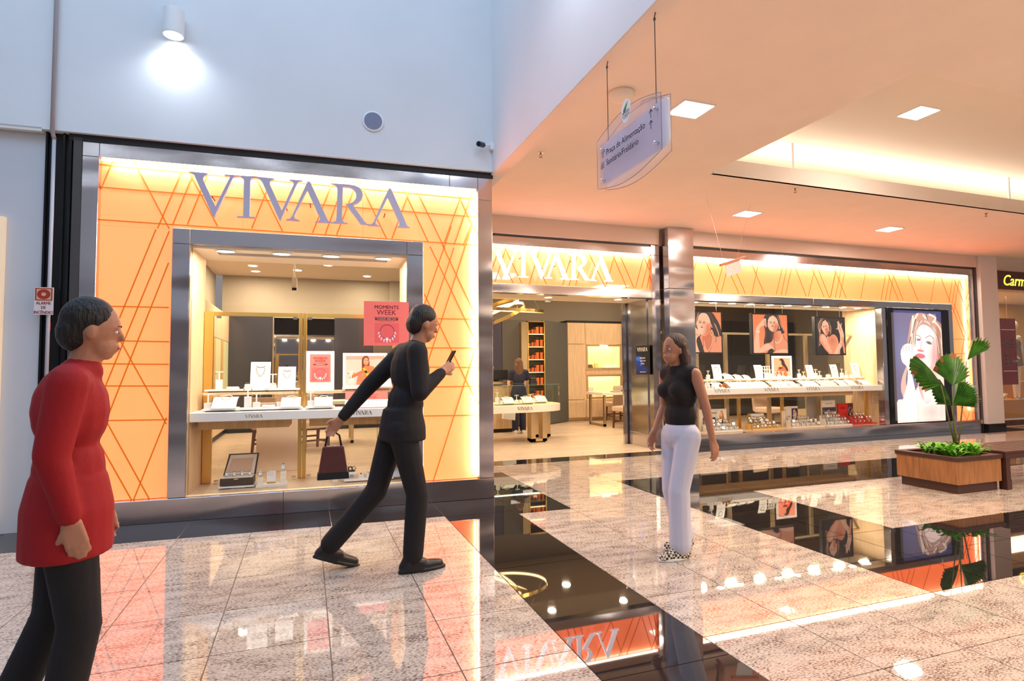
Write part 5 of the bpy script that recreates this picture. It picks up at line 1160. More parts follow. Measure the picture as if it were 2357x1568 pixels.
b.build('glass_wall', GLASSG, t); MB().prism(oval(rx-.01, ry-.01), (1.062, 1.072)).build('glass_top', GLASSG, t)
b = MB()
for i in range(n): j = (i+1) % n; b.tube([(*ov[i], 1.067), (*ov[j], 1.067)], .006, 5)
b.build('glass_edge', mat('glass_edge_green', (.10, .18, .15), .1), t)
for x, y in ((4.1, 10.15), (4.45, 10.8), (2.2, 10.2), (2.2, 10.9)):
    MB().box(x-.16, x-.07, y-.10, y+.10, .02, .565).box(x+.07, x+.16, y-.10, y+.10, .02, .565).box(x-.16, x+.16, y-.10, y+.10, .02, .07).build('leg', GOLDB, t); MB().box(x-.13, x-.09, y-.08, y+.08, 0, .02).box(x+.09, x+.13, y-.08, y+.08, 0, .02).build('foot', BLACK, t)
small_logo(3.78, .615, cy-ry-.001+.004, .30, INK, t)
area('case_strip', (3.3, 10.55, 1.04), (0, 0, 0), 2.0, .1, (1, .85, .6), 5)
for i, (x, y, w_) in enumerate(((3.46, 10.2, .40), (3.86, 10.25, .40), (4.22, 10.45, .38))):
    wd = ['left', 'middle', 'right'][i]
    tr = p_tray(w_); tr.location = (x, y, .707); tag(tr, 'white tray in the rounded showcase, the %s one' % wd, 'tray')
    put('slope', x+.07, y, .735, 'sloped stand in the rounded showcase on the %s tray' % wd, sc=1.1)
    put('tee' if i == 0 else 'tees', x-.13, y, .735, 'earring stand in the rounded showcase on the %s tray' % wd, sc=1.1)
    put('ring', x-.06, y-.04, .735, 'ring block in the rounded showcase on the %s tray' % wd, sc=1.1)
# poster on the entrance jamb
t = thing('jamb_poster', 'small navy poster with white lettering on the steel jamb of the entrance', 'poster', (5.485, 8.67, 1.25))
MB().box(5.484, 5.499, 8.46, 8.88, 1.255, 1.755).build('board', BLACK, t)
picture('print', art10(), 0, 0, 0, 0, 0, PRN, t, P=lambda u, v: (5.4832, 8.875-.41*u, 1.75-.49*v))
b = MB()
for Pq in LET.values():
    b.add([(5.4822, 8.84-.33*a, 1.655+.065*c) for a, c in Pq], [tuple(range(len(Pq)))])
b.build('lettering', CREAM, t)
for i, s_ in enumerate(('feita para', 'quem ama', 'brilhar')): text(s_, .042, CREAM, (5.4822, 8.665, 1.53-.05*i), (0, -1, 0), (0, 0, 1), t)
text('descubra mais', .032, CREAM, (5.4822, 8.665, 1.29), (0, -1, 0), (0, 0, 1), t)

# ================================================================ LONG WINDOW
t = thing('window_5', kind='structure', loc=(8.5, 8.45, .2))
for x0, x1 in ((6.24, 7.49), (7.495, 8.62), (8.625, 9.75), (9.755, 10.87)): MB().box(x0, x1, 8.415, 8.425, .2, 2.54).build('glass_pane', GLASS, t)
t = thing('display_case', 'long built-in oak display case behind the long window', 'display case', (8.5, 8.9, .1))
MB().box(6.0, 10.87, 8.545, 9.12, .10, .205).build('case_floor', OAK, t)
MB().box(10.872, 10.95, 8.545, 9.30, .1, 2.60).build('side_panel', OAK, t)
MB().box(6.0, 10.87, 8.545, 8.70, 2.54, 2.60).box(6.0, 10.87, 8.80, 9.15, 2.54, 2.60).build('soffit', mat('white_soffit'), t); MB().box(6.0, 10.87, 8.70, 8.80, 2.58, 2.60).build('soffit_slot', GREYM, t)
for px in (1603, 1670, 1767, 1855):
    x = py(px, 850, 9.1)[0]; MB().box(x-.035, x+.035, 9.07, 9.12, .205, 2.0).build('gold_post', GOLDB, t)
for px in (1702, 1802, 1891, 1996):
    x = py(px, 940, 8.98 if px < 1990 else 8.7)[0]; y = 8.98 if px < 1990 else 8.7; MB().box(x-.03, x+.03, y, y+.04, .205, .885).build('gold_post', GOLD, t)
MB().box(6.0, 10.87, 9.075, 9.115, 2.0, 2.04).build('gold_rail', GOLDB, t)
MB().box(6.0, 10.87, 9.13, 9.138, .21, 2.0).build('glass_door', GLASS, t)
for i, px in enumerate((1607, 1651, 1695, 1738, 1783, 1825, 1870, 1912, 1950, 1982)):
    x, y = fl(px, 694+i*1.65, 2.54); y = 8.62
    d = thing('downlight', 'round downlight in the soffit of the long window, number %s from the steel column' % ('one two three four five six seven eight nine ten'.split()[i]), 'downlight', (x, y, 2.53))
    MB().lathe([(.085, -.004), (.095, 0)], (x, y, 2.54), 20, 1, .7).build('ring', WHITE, d); MB().lathe([(.075, -.006), (.075, -.004)], (x, y, 2.54), 20, 1, .7).build('lens', LAMP, d)
for x in np.linspace(6.6, 10.5, 7): area('case_light', (float(x), 8.70, 2.52), (0, 0, 0), .2, .08, (1, .82, .58), 24)
t = thing('window_counter', 'long white counter board running across the long window, lettered on its edge', 'counter', (8.4, 8.7, .88))
MB().box(6.0, 10.868, 8.44, 9.05, .88, .985).build('counter_top', WHITE, t, bevel=.004)
for px in (1662, 1776, 1872, 1973): small_logo(py(px, 900, 8.44)[0], .92, 8.439, .34, mat('gold_letter'), t)
t = thing('glass_shelf', 'long thin raised shelf above the counter of the long window', 'shelf', (8.4, 8.95, 1.1)); MB().box(6.0, 10.45, 8.80, 9.05, 1.105, 1.125).build('shelf_board', OAK, t)
for x in np.linspace(6.4, 10.2, 8): MB().cyl((float(x), 8.98, .985), (float(x), 8.98, 1.105), .008, 8).build('shelf_post', SILVER, t)
MB().box(6.0, 10.2, 8.55, 8.95, .80, .878).build('apron', OAKD, thing('drawer_box', 'amber oak drawer box under the counter of the long window', 'drawer', (8.1, 8.7, .8)))
# lit portraits hanging in the window
def portrait(x0, x1, z0, z1, y, art, label):
    t = thing('portrait_lightbox', label, 'picture', ((x0+x1)/2, y, z0))
    MB().box(x0, x1, y, y+.07, z0, z1).build('frame', BLACK, t); picture('print', art, x0+.025, x1-.025, z0+.02, z1-.025, y-.002, LIT, t)
    b = MB()
    for x in (x0+.1, x1-.1): b.cyl((x, y+.03, z1), (x, y+.03, 2.56), .004, 6)
    b.build('hanging_wire', SILVER, t)
portrait(6.38, 7.125, 1.62, 2.39, 8.6, art1(), 'lit portrait of a woman resting her chin on her hand, half hidden by the column')
portrait(7.80, 8.66, 1.61, 2.375, 8.6, art2(), 'lit portrait of a woman on orange with her raised hand by her temple')
portrait(9.33, 10.115, 1.59, 2.345, 8.6, art3(), 'lit portrait of a woman on black with crossed arms')
# shelf tiers
yy = 8.92; zt = 1.125
def XB(px, y): return py(px, 870, y)[0]
up = [('tee', 1626, 'beside the steel column', .9), ('tall', 1648, 'nearest the column', 1), ('slope', 1672, 'right of the first necklace board', 1), ('slope', 1696, 'second right of the first necklace board', .8), ('slope', 1716, 'third right of the first necklace board', .7), ('tall', 1744, 'second from the column', .95),
      ('tee', 1761, 'left of the framed photo, first', .95), ('tee', 1769, 'left of the framed photo, second', .95), ('tees', 1777, 'before the photo\'s left edge', 1), ('tee', 1789, 'before the middle of the framed photo', .8), ('tees', 1798, 'right of the framed photo\'s middle', 1), ('tees', 1812, 'before the right edge of the framed photo', .9),
      ('tee', 1835, 'right of the framed photo, first', .9), ('tees', 1845, 'right of the framed photo, second', .95), ('tall', 1862, 'third from the column', .92), ('tee', 1873, 'right of the third necklace board', .95), ('tees', 1882, 'second right of the third necklace board', 1),
      ('ring', 1902, 'between the third and fourth necklace boards', 1.2), ('tall', 1918, 'fourth from the column', .95), ('tee', 1933, 'right of the fourth necklace board', .95), ('tees', 1943, 'second right of the fourth necklace board', 1), ('ring', 1956, 'left of the last necklace board', 1.2), ('tall', 1967, 'last at the right end', 1.05)]
for k, px, w_, sc in up:
    nm = {'tall': 'upright necklace board on the long raised shelf, ', 'slope': 'low sloped stand on the long raised shelf, ', 'tee': 'tall T-bar stand on the long raised shelf, ', 'tees': 'short T-bar stand on the long raised shelf, ', 'ring': 'ring block on the long raised shelf, '}[k]
    put(k, XB(px, yy), yy-(.05 if k in ('tee', 'tees', 'ring') else 0), zt+.018, nm+w_, sc=sc)
for i, (a, b) in enumerate(((1622, 1660), (1662, 1728), (1732, 1830), (1832, 1890), (1893, 1980))):
    x0, x1 = XB(a, yy), XB(b, yy)
    o = MB().box(x0, x1, 8.83, 9.03, zt, zt+.018).build('display_tray', WHITE, bevel=.002); tag(o, 'thin white tray on the raised shelf of the long window, number %s from the column' % ('one two three four five'.split()[i]), 'tray')
# tall earring rack
t = thing('earring_rack', 'white earring rack with rows of small posts behind the second necklace board', 'rack', (XB(1765, 9.0), 9.0, zt))
x0 = XB(1748, 9.0); x1 = XB(1775, 9.0)
for i in range(6): x = x0+(x1-x0)*i/5; MB().box(x-.008, x+.008, 9.035, 9.05, zt, zt+.26).build('post', WHITE, t)
for z in (.12, .19, .25): MB().box(x0, x1, 9.03, 9.034, zt+z, zt+z+.012).build('crossbar', WHITE, t)
t, P = framed('photo_card', 'white-framed coral photo of a woman in profile on the raised shelf of the long window', 'picture', art6(), XB(1802, 8.98), 8.99, zt, .50, .46, (.09, .09, .12))
lo = [(1628, 'tee'), (1648, 'slope'), (1683, 'slope'), (1706, 'slope'), (1729, 'slope'), (1750, 'slope'), (1778, 'slope'), (1800, 'slope'), (1817, 'slope'), (1836, 'ring'), (1848, 'slope'), (1865, 'slope'), (1889, 'slope'), (1908, 'slope'), (1931, 'slope'), (1953, 'slope'), (1985, 'slope')]
for i, (px, k) in enumerate(lo):
    put(k, py(px, 885, 8.66)[0], 8.66, .985, 'low white stand on the counter of the long window, %s from the column' % ('first second third fourth fifth sixth seventh eighth ninth tenth eleventh twelfth thirteenth fourteenth fifteenth sixteenth seventeenth'.split()[i]), sc=1.12)
t = thing('perfume_set', 'small amber bottles and white jars on the counter beside the steel column', 'bottles', (py(1660, 885, 8.6)[0], 8.6, .985))
for i, px in enumerate((1622, 1630, 1638, 1656, 1663, 1669)):
    x = py(px, 885, 8.6)[0]; MB().lathe([(.022, 0), (.024, .01), (.024, .06), (.010, .07), (.010, .09)], (x, 8.58, .985), 12).build('jar', mat('amber_glass', (.35, .10, .02), .15) if i > 2 else WHITE, t, smooth=True)
# floor of the long case: cards and watches
def card(px0, px1, py0, py1, y, name, label, m=CREAM, depth=.03):
    xa, zb = py(px0, py1, y); xb, za = py(px1, py0, y); zb = .205
    t = thing(name, label, 'card', ((xa+xb)/2, y, zb)); MB().box(xa, xb, y, y+depth, zb, za).build('card', m, t); return t, xa, xb, zb, za
t, xa, xb, z0, z1 = card(1612, 1672, 941, 990, 8.86, 'photo_card', 'cream brand card with a watch photo and a woman in a dark jacket')
picture('print', art8(), xa+(xb-xa)*.66, xb-.02, z0+.02, z1-.03, 8.858, PRN, t); picture('print', art9(), xa+(xb-xa)*.10, xa+(xb-xa)*.58, z0+.02, z1-.15, 8.858, PRN, t); text('TOMMY HILFIGER', .040, INK, (xa+(xb-xa)*.35, 8.857, z1-.085), parent=t, bold=.01)
t, xa, xb, z0, z1 = card(1724, 1757, 951, 990, 8.86, 'brand_card', 'amber and white brand card with green lettering among the watches', GOLD)
MB().box(xa+.05, xb, 8.85, 8.859, z0+.1, z1-.01).build('front_sheet', WHITE, t); text('LACOSTE', .052, mat('green_ink', (.02, .12, .05), .5), ((xa+xb)/2, 8.848, z1-.10), parent=t, bold=.02); MB().ell((xb-.05, 8.849, z1-.085), .035, .002, .012, 10, 6).build('emblem', mat('green_ink'), t)
t, xa, xb, z0, z1 = card(1811, 1836, 935, 985, 8.88, 'photo_card', 'tall cream card with a small dark photo in the middle of the long window'); picture('print', art9(), xa+(xb-xa)*.45, xb-.005, z1-.28, z1-.04, 8.878, PRN, t)
t, xa, xb, z0, z1 = card(1838, 1855, 941, 985, 8.90, 'brand_card', 'narrow amber card right of the tall photo card', mat('pale_gold_card', (.85, .68, .36), .5))
t, xa, xb, z0, z1 = card(1803, 1812, 946, 985, 8.90, 'brand_card', 'narrow cream card left of the tall photo card', CREAM)
t, xa, xb, z0, z1 = card(1858, 1877, 918, 975, 9.04, 'brand_card', 'tall silver-grey card behind the glass of the long window', mat('silver_card', (.42, .40, .38), .4, .4))
t, xa, xb, z0, z1 = card(1894, 1922, 921, 985, 8.86, 'photo_card', 'tall card with white top and navy photo of a woman'); MB().box(xa, xb, 8.852, 8.859, z0, z1-.14).build('navy_print', mat('navy_print', (.09, .07, .13), .5), t); picture('print', art9(), xa+.06, xb-.06, z0+.12, z1-.17, 8.851, PRN, t)
MB().box(xa+.08, xb-.08, 8.857, 8.859, z1-.075, z1-.060).build('print_line', mat('faded_print', (.45, .38, .28), .6), t)
t, xa, xb, z0, z1 = card(1930, 1951, 928, 975, 8.80, 'brand_box', 'bright red upright brand card in the right part of the long window', mat('bright_red_card', (.65, .02, .01), .35)); text('EURO', .045, INKR, ((xa+xb)/2, 8.798, z1-.11), parent=t, bold=.02)
t, xa, xb, z0, z1 = card(1951, 1963, 928, 975, 8.82, 'brand_card', 'dark red card with a watch picture beside the bright red card', mat('dark_red_card', (.13, .02, .02), .4)); MB().tube([((xa+xb)/2+.05*math.cos(a), 8.815, z0+.28+.05*math.sin(a)) for a in np.linspace(0, 2*PI, 15)[:-1]], .01, 6, closed=True).build('watch_print', SILVER, t)
rnd = random.Random(5)
def pile(px0, px1, n, rows, label, grp, base, ztop=.16):
    xa = py(px0, 975, 8.70)[0]; xb = py(px1, 975, 8.70)[0]
    t = thing('stepped_riser', 'stepped watch riser, '+label, 'stand', ((xa+xb)/2, 8.72, .205))
    for r in range(rows):
        z = .025+ztop*r/rows; MB().box(xa+.02*r, xb-(xb-xa)*.12*r, 8.58+.07*r, 8.64+.07*r, .205, .205+z).build('step', base, t)
    for r in range(rows):
        x1r = xb-(xb-xa)*.12*r
        for i in range(n):
            x = xa+.03+.02*r+(x1r-xa-.06)*(i+.5*(r % 2))/n
            put('watch', x, 8.61+.07*r, .205+.025+ztop*r/rows, 'wrist watch on the '+label, rz=rnd.uniform(-.3, .6), group=grp, sc=rnd.uniform(1.15, 1.5))
pile(1620, 1699, 7, 3, 'white riser nearest the column', 'watches on the white riser nearest the column', WHITE)
pile(1722, 1788, 7, 4, 'amber riser below the green-lettered card', 'watches on the amber riser', mat('amber_card', (.80, .50, .14), .4))
pile(1813, 1886, 6, 3, 'cream riser in the middle of the long window', 'watches on the cream riser', CREAM)
pile(1896, 1950, 6, 4, 'white riser below the navy photo card', 'watches on the riser below the navy photo', WHITE, .22)
pile(1953, 2008, 5, 3, 'red riser at the right end of the long window', 'watches on the red riser', mat('bright_red_card'), .20)
notice(10.52, 10.83, .63, .845, 8.412, 'small framed black notice on the glass at the right end of the long window')
# advertising screen
t = thing('advertising_screen', 'tall lit advertising screen of a woman with a raised fist and diamond necklace', 'screen', (11.9, 8.5, .2))
MB().box(11.0, 12.80, 8.38, 8.50, .20, 2.55).build('screen_frame', BLACKG, t, bevel=.004)
picture('screen_picture', art4(), 11.17, 12.56, .225, 2.50, 8.378, LCD, t)
area('screen_glow', (11.87, 8.3, 1.36), (PI/2, 0, 0), 1.3, 2.2, (1, .72, .68), 20)
# grey furniture seen behind the long window
t = thing('wall_panelling', 'dark panels on the far wall behind the long window', 'panel', (10, 13.6, 0))
for x0, x1 in ((8.3, 9.6), (10.25, 11.4), (11.42, 12.6), (12.62, 13.7)): MB().box(x0, x1, 13.4, 13.5, .05, 2.7).build('dark_panel', mat('brown_black_panel', (.05, .04, .032), .5), t)
MB().box(10.2, 10.25, 13.38, 13.5, 0, 2.7).build('edge_strip', GOLDB, t)
# next shop at the right edge
t = thing('neighbour_front', 'amber lit shop window of the neighbouring store at the right edge', 'shop window', (16, 8.6, 0))
MB().box(14.30, 19, 8.58, 8.66, .0, .12).build('plinth', DWOOD, t); MB().box(14.30, 19, 8.9, 9.4, .12, .55).build('display_step', mat('amber_step', (.55, .26, .07), .4), t); MB().box(14.30, 19, 9.4, 9.9, .55, .95).build('display_step', mat('amber_step'), t)
MB().box(14.30, 19, 8.56, 8.57, .12, 3.05).build('glass_pane', GLASS, t); MB().box(14.3, 19, 10.4, 10.5, 0, 3.4).build('back_wall', mat('amber_wall', (.62, .36, .13), .5), t); MB().box(14.3, 14.36, 8.6, 10.4, 0, 3.4).build('side_wall', OAKD, t); MB().box(14.3, 19, 8.58, 10.5, 3.05, 3.1).build('ceiling_board', CREAM, t)
area('neighbour_light', (16.2, 9.4, 3.0), (0, 0, 0), 3, .8, (1, .72, .42), 75)
for z in (2.86, 2.6): MB().box(15.2, 15.9, 10.0, 10.04, z, z+.02).build('strip_lamp', LAMP, t)
t = thing('shop_sign', 'dark brown sign board with glowing yellow-green script at the right edge', 'sign', (16.2, 8.38, 3.05))
MB().box(14.36, 18.5, 8.34, 8.42, 3.06, 3.46).build('board', mat('brown_board', (.10, .035, .02), .5), t)
text('Carmen', .34, mat('yellow_green_letter', (.9, .8, .1), .4, em=(.75, .70, .10), es=1.1), (14.52, 8.336, 3.14), parent=t, bold=.025, align='LEFT', shear=.3)
t = thing('sale_banner', 'dark red hanging banner reading SALE TODA A LOJA 50% OFF', 'banner', (15.75, 8.75, .9))
xa = py(2303, 800, 8.75)[0]; xb = py(2340, 800, 8.75)[0]; za = py(2310, 733, 8.75)[1]; zb = py(2310, 886, 8.75)[1]
MB().box(xa, xb, 8.75, 8.757, zb, za).build('cloth', mat('dark_red_cloth', (.22, .012, .02), .6), t); xm_ = (xa+xb)/2
for s_, sz, z in (('SALE', .20, .40), ('TODA A LOJA', .07, .455), ('50', .34, .70), ('até', .06, .50)): text(s_, sz, WHITE, (xm_ if s_ != '50' else xm_-.03, 8.747, za-(za-zb)*z), parent=t, bold=.01, sx=.85)
text('% OFF', .06, WHITE, (xb-.06, 8.747, za-(za-zb)*.66), parent=t); MB().box(xa+.04, xb-.04, 8.746, 8.749, za-(za-zb)*.175, za-(za-zb)*.165).box(xa+.06, xb-.04, 8.746, 8.749, za-(za-zb)*.80, za-(za-zb)*.79).build('rule', WHITE, t)
MB().cyl((xm_, 8.753, za), (xm_, 8.753, 3.05), .003, 5).build('hanging_wire', SILVER, t)
t = thing('shoe', 'strappy pale sandal on the amber step at the right edge', 'shoe', (15.6, 9.1, .55))
b = MB(); b.prism([(15.42, .55), (15.50, .55), (15.56, .57), (15.72, .66), (15.76, .66), (15.76, .69), (15.68, .68), (15.5, .575), (15.42, .57)], (9.06, 9.12), 'y').cyl((15.745, 9.09, .66), (15.75, 9.09, .55), .008, 6)
for k in range(4): b.tube([(15.50+.06*k, 9.06, .58+.022*k), (15.49+.06*k, 9.09, .63+.025*k), (15.50+.06*k, 9.12, .58+.022*k)], .005, 5)
b.build('sandal', CREAM, t)
# small hanging card above
t = thing('hanging_card', 'small white card under a coral rail hung on two thin wires from the ceiling', 'sign', (5.7, 6.6, 2.8))
b = MB(); A_, B_ = Vector((5.38, 6.52, 2.79)), Vector((5.96, 6.68, 2.97)); d = (B_-A_).normalized(); u = Vector((0, 0, 1)); n_ = d.cross(u).normalized(); u = n_.cross(d)
def slab(p0, L, w_, h_): return [p0, p0+d*L, p0+d*L+n_*w_, p0+n_*w_], [p0-u*h_, p0+d*L-u*h_, p0+d*L+n_*w_-u*h_, p0+n_*w_-u*h_]
q0, q1 = slab(A_, (B_-A_).length, .03, .03); MB().hexa(q1, q0).build('rail', mat('coral_rail', (.72, .24, .12), .5), t)
q0, q1 = slab(A_+d*.10-u*.03+n_*.01, .38, .004, .17); MB().hexa(q1, q0).build('card', WHITE, t)
q = A_+d*.12; r_ = A_+d*.44; MB().cyl(q, (5.26, 6.6, 3.75), .0025, 5).build('wire', SILVER, t); MB().cyl(r_, (6.03, 6.6, 3.75), .0025, 5).build('wire', SILVER, t)

mx_, _ = py(2353, 820, 8.95); t = thing('mannequin', 'cream headless-faced mannequin in a grey dress at the right edge', 'mannequin', (mx_, 9.1, .55))
t['label'] = 'cream shop mannequin in a grey dress at the right edge'
b = MB(); b.ell((mx_, 9.1, 2.33), .085, .095, .12); b.cap((mx_, 9.1, 2.1), (mx_, 9.1, 2.28), .05, .045); b.cap((mx_-.17, 9.1, 2.03), (mx_+.17, 9.1, 2.03), .055, .055); b.ell((mx_, 9.1, 1.9), .15, .10, .18); b.ell((mx_, 9.1, 1.6), .13, .10, .16)
b.cap((mx_-.19, 9.1, 2.03), (mx_-.24, 9.08, 1.72), .045, .035); b.cap((mx_-.24, 9.08, 1.72), (mx_-.12, 8.95, 1.52), .035, .022); b.cap((mx_+.19, 9.1, 2.03), (mx_+.25, 9.1, 1.7), .045, .035)
for s_ in (-1, 1): b.cap((mx_+.08*s_, 9.1, 1.5), (mx_+.07*s_, 9.1, 1.0), .075, .05); b.cap((mx_+.07*s_, 9.1, 1.0), (mx_+.07*s_, 9.1, .60), .05, .03)
remesh(b, 'body', CREAM, t, .015, 3)
b = MB(); b.ell((mx_, 9.1, 1.88), .165, .115, .17); b.lathe([(.17, .0), (.14, .35), (.13, .5)], (mx_, 9.1, 1.35), 20, 1.1, .8); remesh(b, 'dress', mat('grey_dress', (.22, .20, .20), .8), t, .015, 3)
MB().cyl((mx_, 9.1, .55), (mx_, 9.1, .58), .12, 20).build('base', SILVER, t)

# ================================================================ HANGING WAYFINDING SIGN
t = thing('wayfinding_sign', 'hanging clear acrylic sign reading Praça de Alimentação and Sanitário/Fraldário', 'sign', (2.18, 3.55, 2.7))
ACR = glass('clear_acrylic', (.93, .92, .95), .6, op=.12, opc=(.80, .76, .82)); FRO = mat('frosted_white_board', (.88, .84, .88), .5, em=(.8, .7, .75), es=0); EDG = mat('acrylic_edge', (.20, .14, .15), .3)
def acry(x, y0, y1, name):
    n = 14; top = [(y0+(y1-y0)*k/n, 3.145+.085*math.sin(PI*k/n)) for k in range(n+1)]; bot = [(y1+(y0-y1)*k/n, 2.768-.07*math.sin(PI*k/n)) for k in range(n+1)]
    P_ = top+bot; MB().prism(P_, (x, x+.004), 'x').build(name, ACR, t); MB().tube([(x+.002, a, b) for a, b in P_], .0022, 4, closed=True).build('acrylic_edge', EDG, t)
acry(2.148, 3.12, 3.995, 'acrylic_panel'); acry(2.222, 3.12, 3.995, 'acrylic_panel')
r = .04; Y0, Y1, Z0, Z1 = 3.085, 3.965, 2.79, 3.115
rr = [(Y0+r-r*math.cos(a), Z0+r-r*math.sin(a)) for a in np.linspace(0, PI/2, 5)]+[(Y1-r+r*math.sin(a), Z0+r-r*math.cos(a)) for a in np.linspace(0, PI/2, 5)]+[(Y1-r+r*math.cos(a), Z1-r+r*math.sin(a)) for a in np.linspace(0, PI/2, 5)]+[(Y0+r-r*math.sin(a), Z1-r+r*math.cos(a)) for a in np.linspace(0, PI/2, 5)]
MB().prism(rr, (2.178, 2.196), 'x').build('frosted_board', FRO, t)
for y, z in ((3.20, 3.07), (3.20, 2.84), (3.93, 3.06), (3.93, 2.82)): MB().cyl((2.140, y, z), (2.178, y, z), .011, 12).build('standoff', SILVER, t, smooth=True)
INS = mat('sign_ink', (.05, .045, .09), .5); up_ = (0, 0, 1); rt_ = (0, -1, 0)
text('Praça de Alimentação', .066, INS, (2.1465, 3.845, 2.985), rt_, up_, t, bold=.006, sx=.93, align='LEFT'); text('Sanitário/Fraldário', .066, INS, (2.1465, 3.845, 2.905), rt_, up_, t, bold=.006, sx=.93, align='LEFT')
def arrow(y, z):
    MB().add([(2.1465, y-.004, z), (2.1465, y+.004, z), (2.1465, y+.004, z+.055), (2.1465, y-.004, z+.055), (2.1465, y+.022, z+.040), (2.1465, y+.017, z+.034), (2.1465, y, z+.052), (2.1465, y-.017, z+.034), (2.1465, y-.022, z+.040), (2.1465, y, z+.064)], [(0, 1, 2, 3), (4, 5, 6, 9), (9, 6, 7, 8)]).build('arrow', INS, t)
arrow(3.235, 3.02); arrow(3.235, 2.945)
for k in range(2): MB().box(2.146, 2.1468, 3.905-.016*k, 3.910-.016*k, 2.985, 3.03).ell((2.1467, 3.9075-.016*k, 3.028), .0005, .005, .009, 8, 5).build('cutlery_symbol', INS, t)
for k in range(3): MB().box(2.146, 2.1468, 3.918-.018*k, 3.926-.018*k, 2.900, 2.938).ell((2.1467, 3.922-.018*k, 2.946), .0005, .0055, .0055, 8, 5).build('person_symbol', INS, t)
# round logo tab
tb = MB(); tb.add([(2.144, 3.545-.062*math.cos(a), 3.205+.085*math.sin(a)) for a in np.linspace(0, 2*PI, 33)[:-1]]+[(2.147, 3.545-.062*math.cos(a), 3.205+.085*math.sin(a)) for a in np.linspace(0, 2*PI, 33)[:-1]], [tuple(range(32)), tuple(range(63, 31, -1))]+[(i, 32+i, 32+(i+1) % 32, (i+1) % 32) for i in range(32)]); tb.build('logo_tab', WHITE, t)
for k, cname, col in ((0, 'lime_arc', (.55, .65, .05)), (1, 'green_arc', (.12, .45, .12)), (2, 'blue_arc', (.02, .22, .35))):
    R0 = .062-.014*k; MB().tube([(2.1432, 3.585-R0*1.15*math.sin(a)-.004*k, 3.212-.008*k+R0*(1-math.cos(a))*.0+R0*.95*math.sin(a*.85)) for a in np.linspace(.05, 1.25, 10)], [.0015+.0035*math.sin(PI*i/9) for i in range(10)], 5).build('logo_arc', mat(cname, col, .5), t)
text('MONTES', .026, INS, (2.1432, 3.545, 3.186), rt_, up_, t, bold=.01); text('CLAROS', .026, INS, (2.1432, 3.545, 3.162), rt_, up_, t, bold=.01); text('SHOPPING', .012, INS, (2.1432, 3.545, 3.148), rt_, up_, t)
for y in (3.873, 3.221):
    MB().cyl((2.183, y, 3.10), (2.183, y, 3.70), .0035, 6).build('steel_wire', mat('dark_wire', (.10, .07, .06), .4), t)
    MB().tube([(2.183, y, 3.75), (2.183, y-.012, 3.735), (2.183, y, 3.715), (2.183, y+.010, 3.70), (2.183, y, 3.685)], .004, 6).lathe([(.016, -.006), (.018, 0)], (2.183, y, 3.748), 12).ell((2.183, y, 3.70), .009, .009, .012, 8, 5).build('hook', mat('rusty_hook', (.16, .10, .07), .5, .5), t)

SC_ = .8875; loc_ = Vector((2.18, 3.55, 2.7)); c0_ = Vector((0, 0, CAM_H)); t.location = c0_+(loc_-c0_)*SC_; t.scale = (SC_,)*3

# ================================================================ PLANTER, PALM, BENCH
t = thing('planter', 'square walnut veneer planter with dark brown rim and plinth', 'planter', (6.8, 4.55, 0))
PX0, PX1, PY0, PY1 = 6.46, 7.15, 4.21, 4.88
for b in (MB().box(PX0, PX1, PY0, PY0+.02, .10, .345), MB().box(PX0, PX0+.02, PY0+.021, PY1, .10, .345), MB().box(PX1-.02, PX1, PY0+.021, PY1, .10, .345), MB().box(PX0+.021, PX1-.021, PY1-.02, PY1, .10, .345)): b.build('veneer_panel', WOODP, t)
MB().box(PX0+.03, PX1-.03, PY0+.03, PY1-.03, 0, .10).build('plinth', BRWN, t)
for b in (MB().box(PX0-.012, PX1+.012, PY0-.012, PY0+.06, .345, .388), MB().box(PX0-.012, PX1+.012, PY1-.06, PY1+.012, .345, .388), MB().box(PX0-.012, PX0+.06, PY0+.061, PY1-.061, .345, .388), MB().box(PX1-.06, PX1+.012, PY0+.061, PY1-.061, .345, .388)): b.build('rim', BRWN, t, bevel=.003)
MB().box(PX0+.02, PX1-.02, PY0+.02, PY1-.02, .30, .36).build('soil', mat('dark_soil', (.03, .02, .012), .9, bump=(.6, 60, (1, 1, 1))), t)
def leafmat(name, col, col2):
    m = bpy.data.materials.new(name); m.use_nodes = True; nt = m.node_tree; b = nt.nodes['Principled BSDF']
    tc = _n(nt, 'ShaderNodeTexCoord'); nz = _n(nt, 'ShaderNodeTexNoise'); nz.inputs['Scale'].default_value = 9; nz.inputs['Detail'].default_value = 4
    r_ = _n(nt, 'ShaderNodeValToRGB'); r_.color_ramp.elements[0].position = .38; r_.color_ramp.elements[0].color = (*col, 1); r_.color_ramp.elements[1].position = .70; r_.color_ramp.elements[1].color = (*col2, 1)
    nt.links.new(tc.outputs['Object'], nz.inputs['Vector']); nt.links.new(nz.outputs[0], r_.inputs[0]); nt.links.new(r_.outputs[0], b.inputs['Base Color'])
    b.inputs['Roughness'].default_value = .38; b.inputs['Transmission Weight'].default_value = 0; MAT[name] = m; return m
LF = leafmat('palm_leaf', (.025, .11, .012), (.08, .24, .03)); LFL = leafmat('fern_leaf', (.10, .36, .02), (.22, .55, .05)); LB_ = mat('withered_leaf_tip', (.30, .13, .04), .7)
t = thing('fan_palm', 'young fan palm with five pleated leaves rising from the planter', 'palm', (6.95, 4.53, .36))
bx, by = 6.95, 4.53
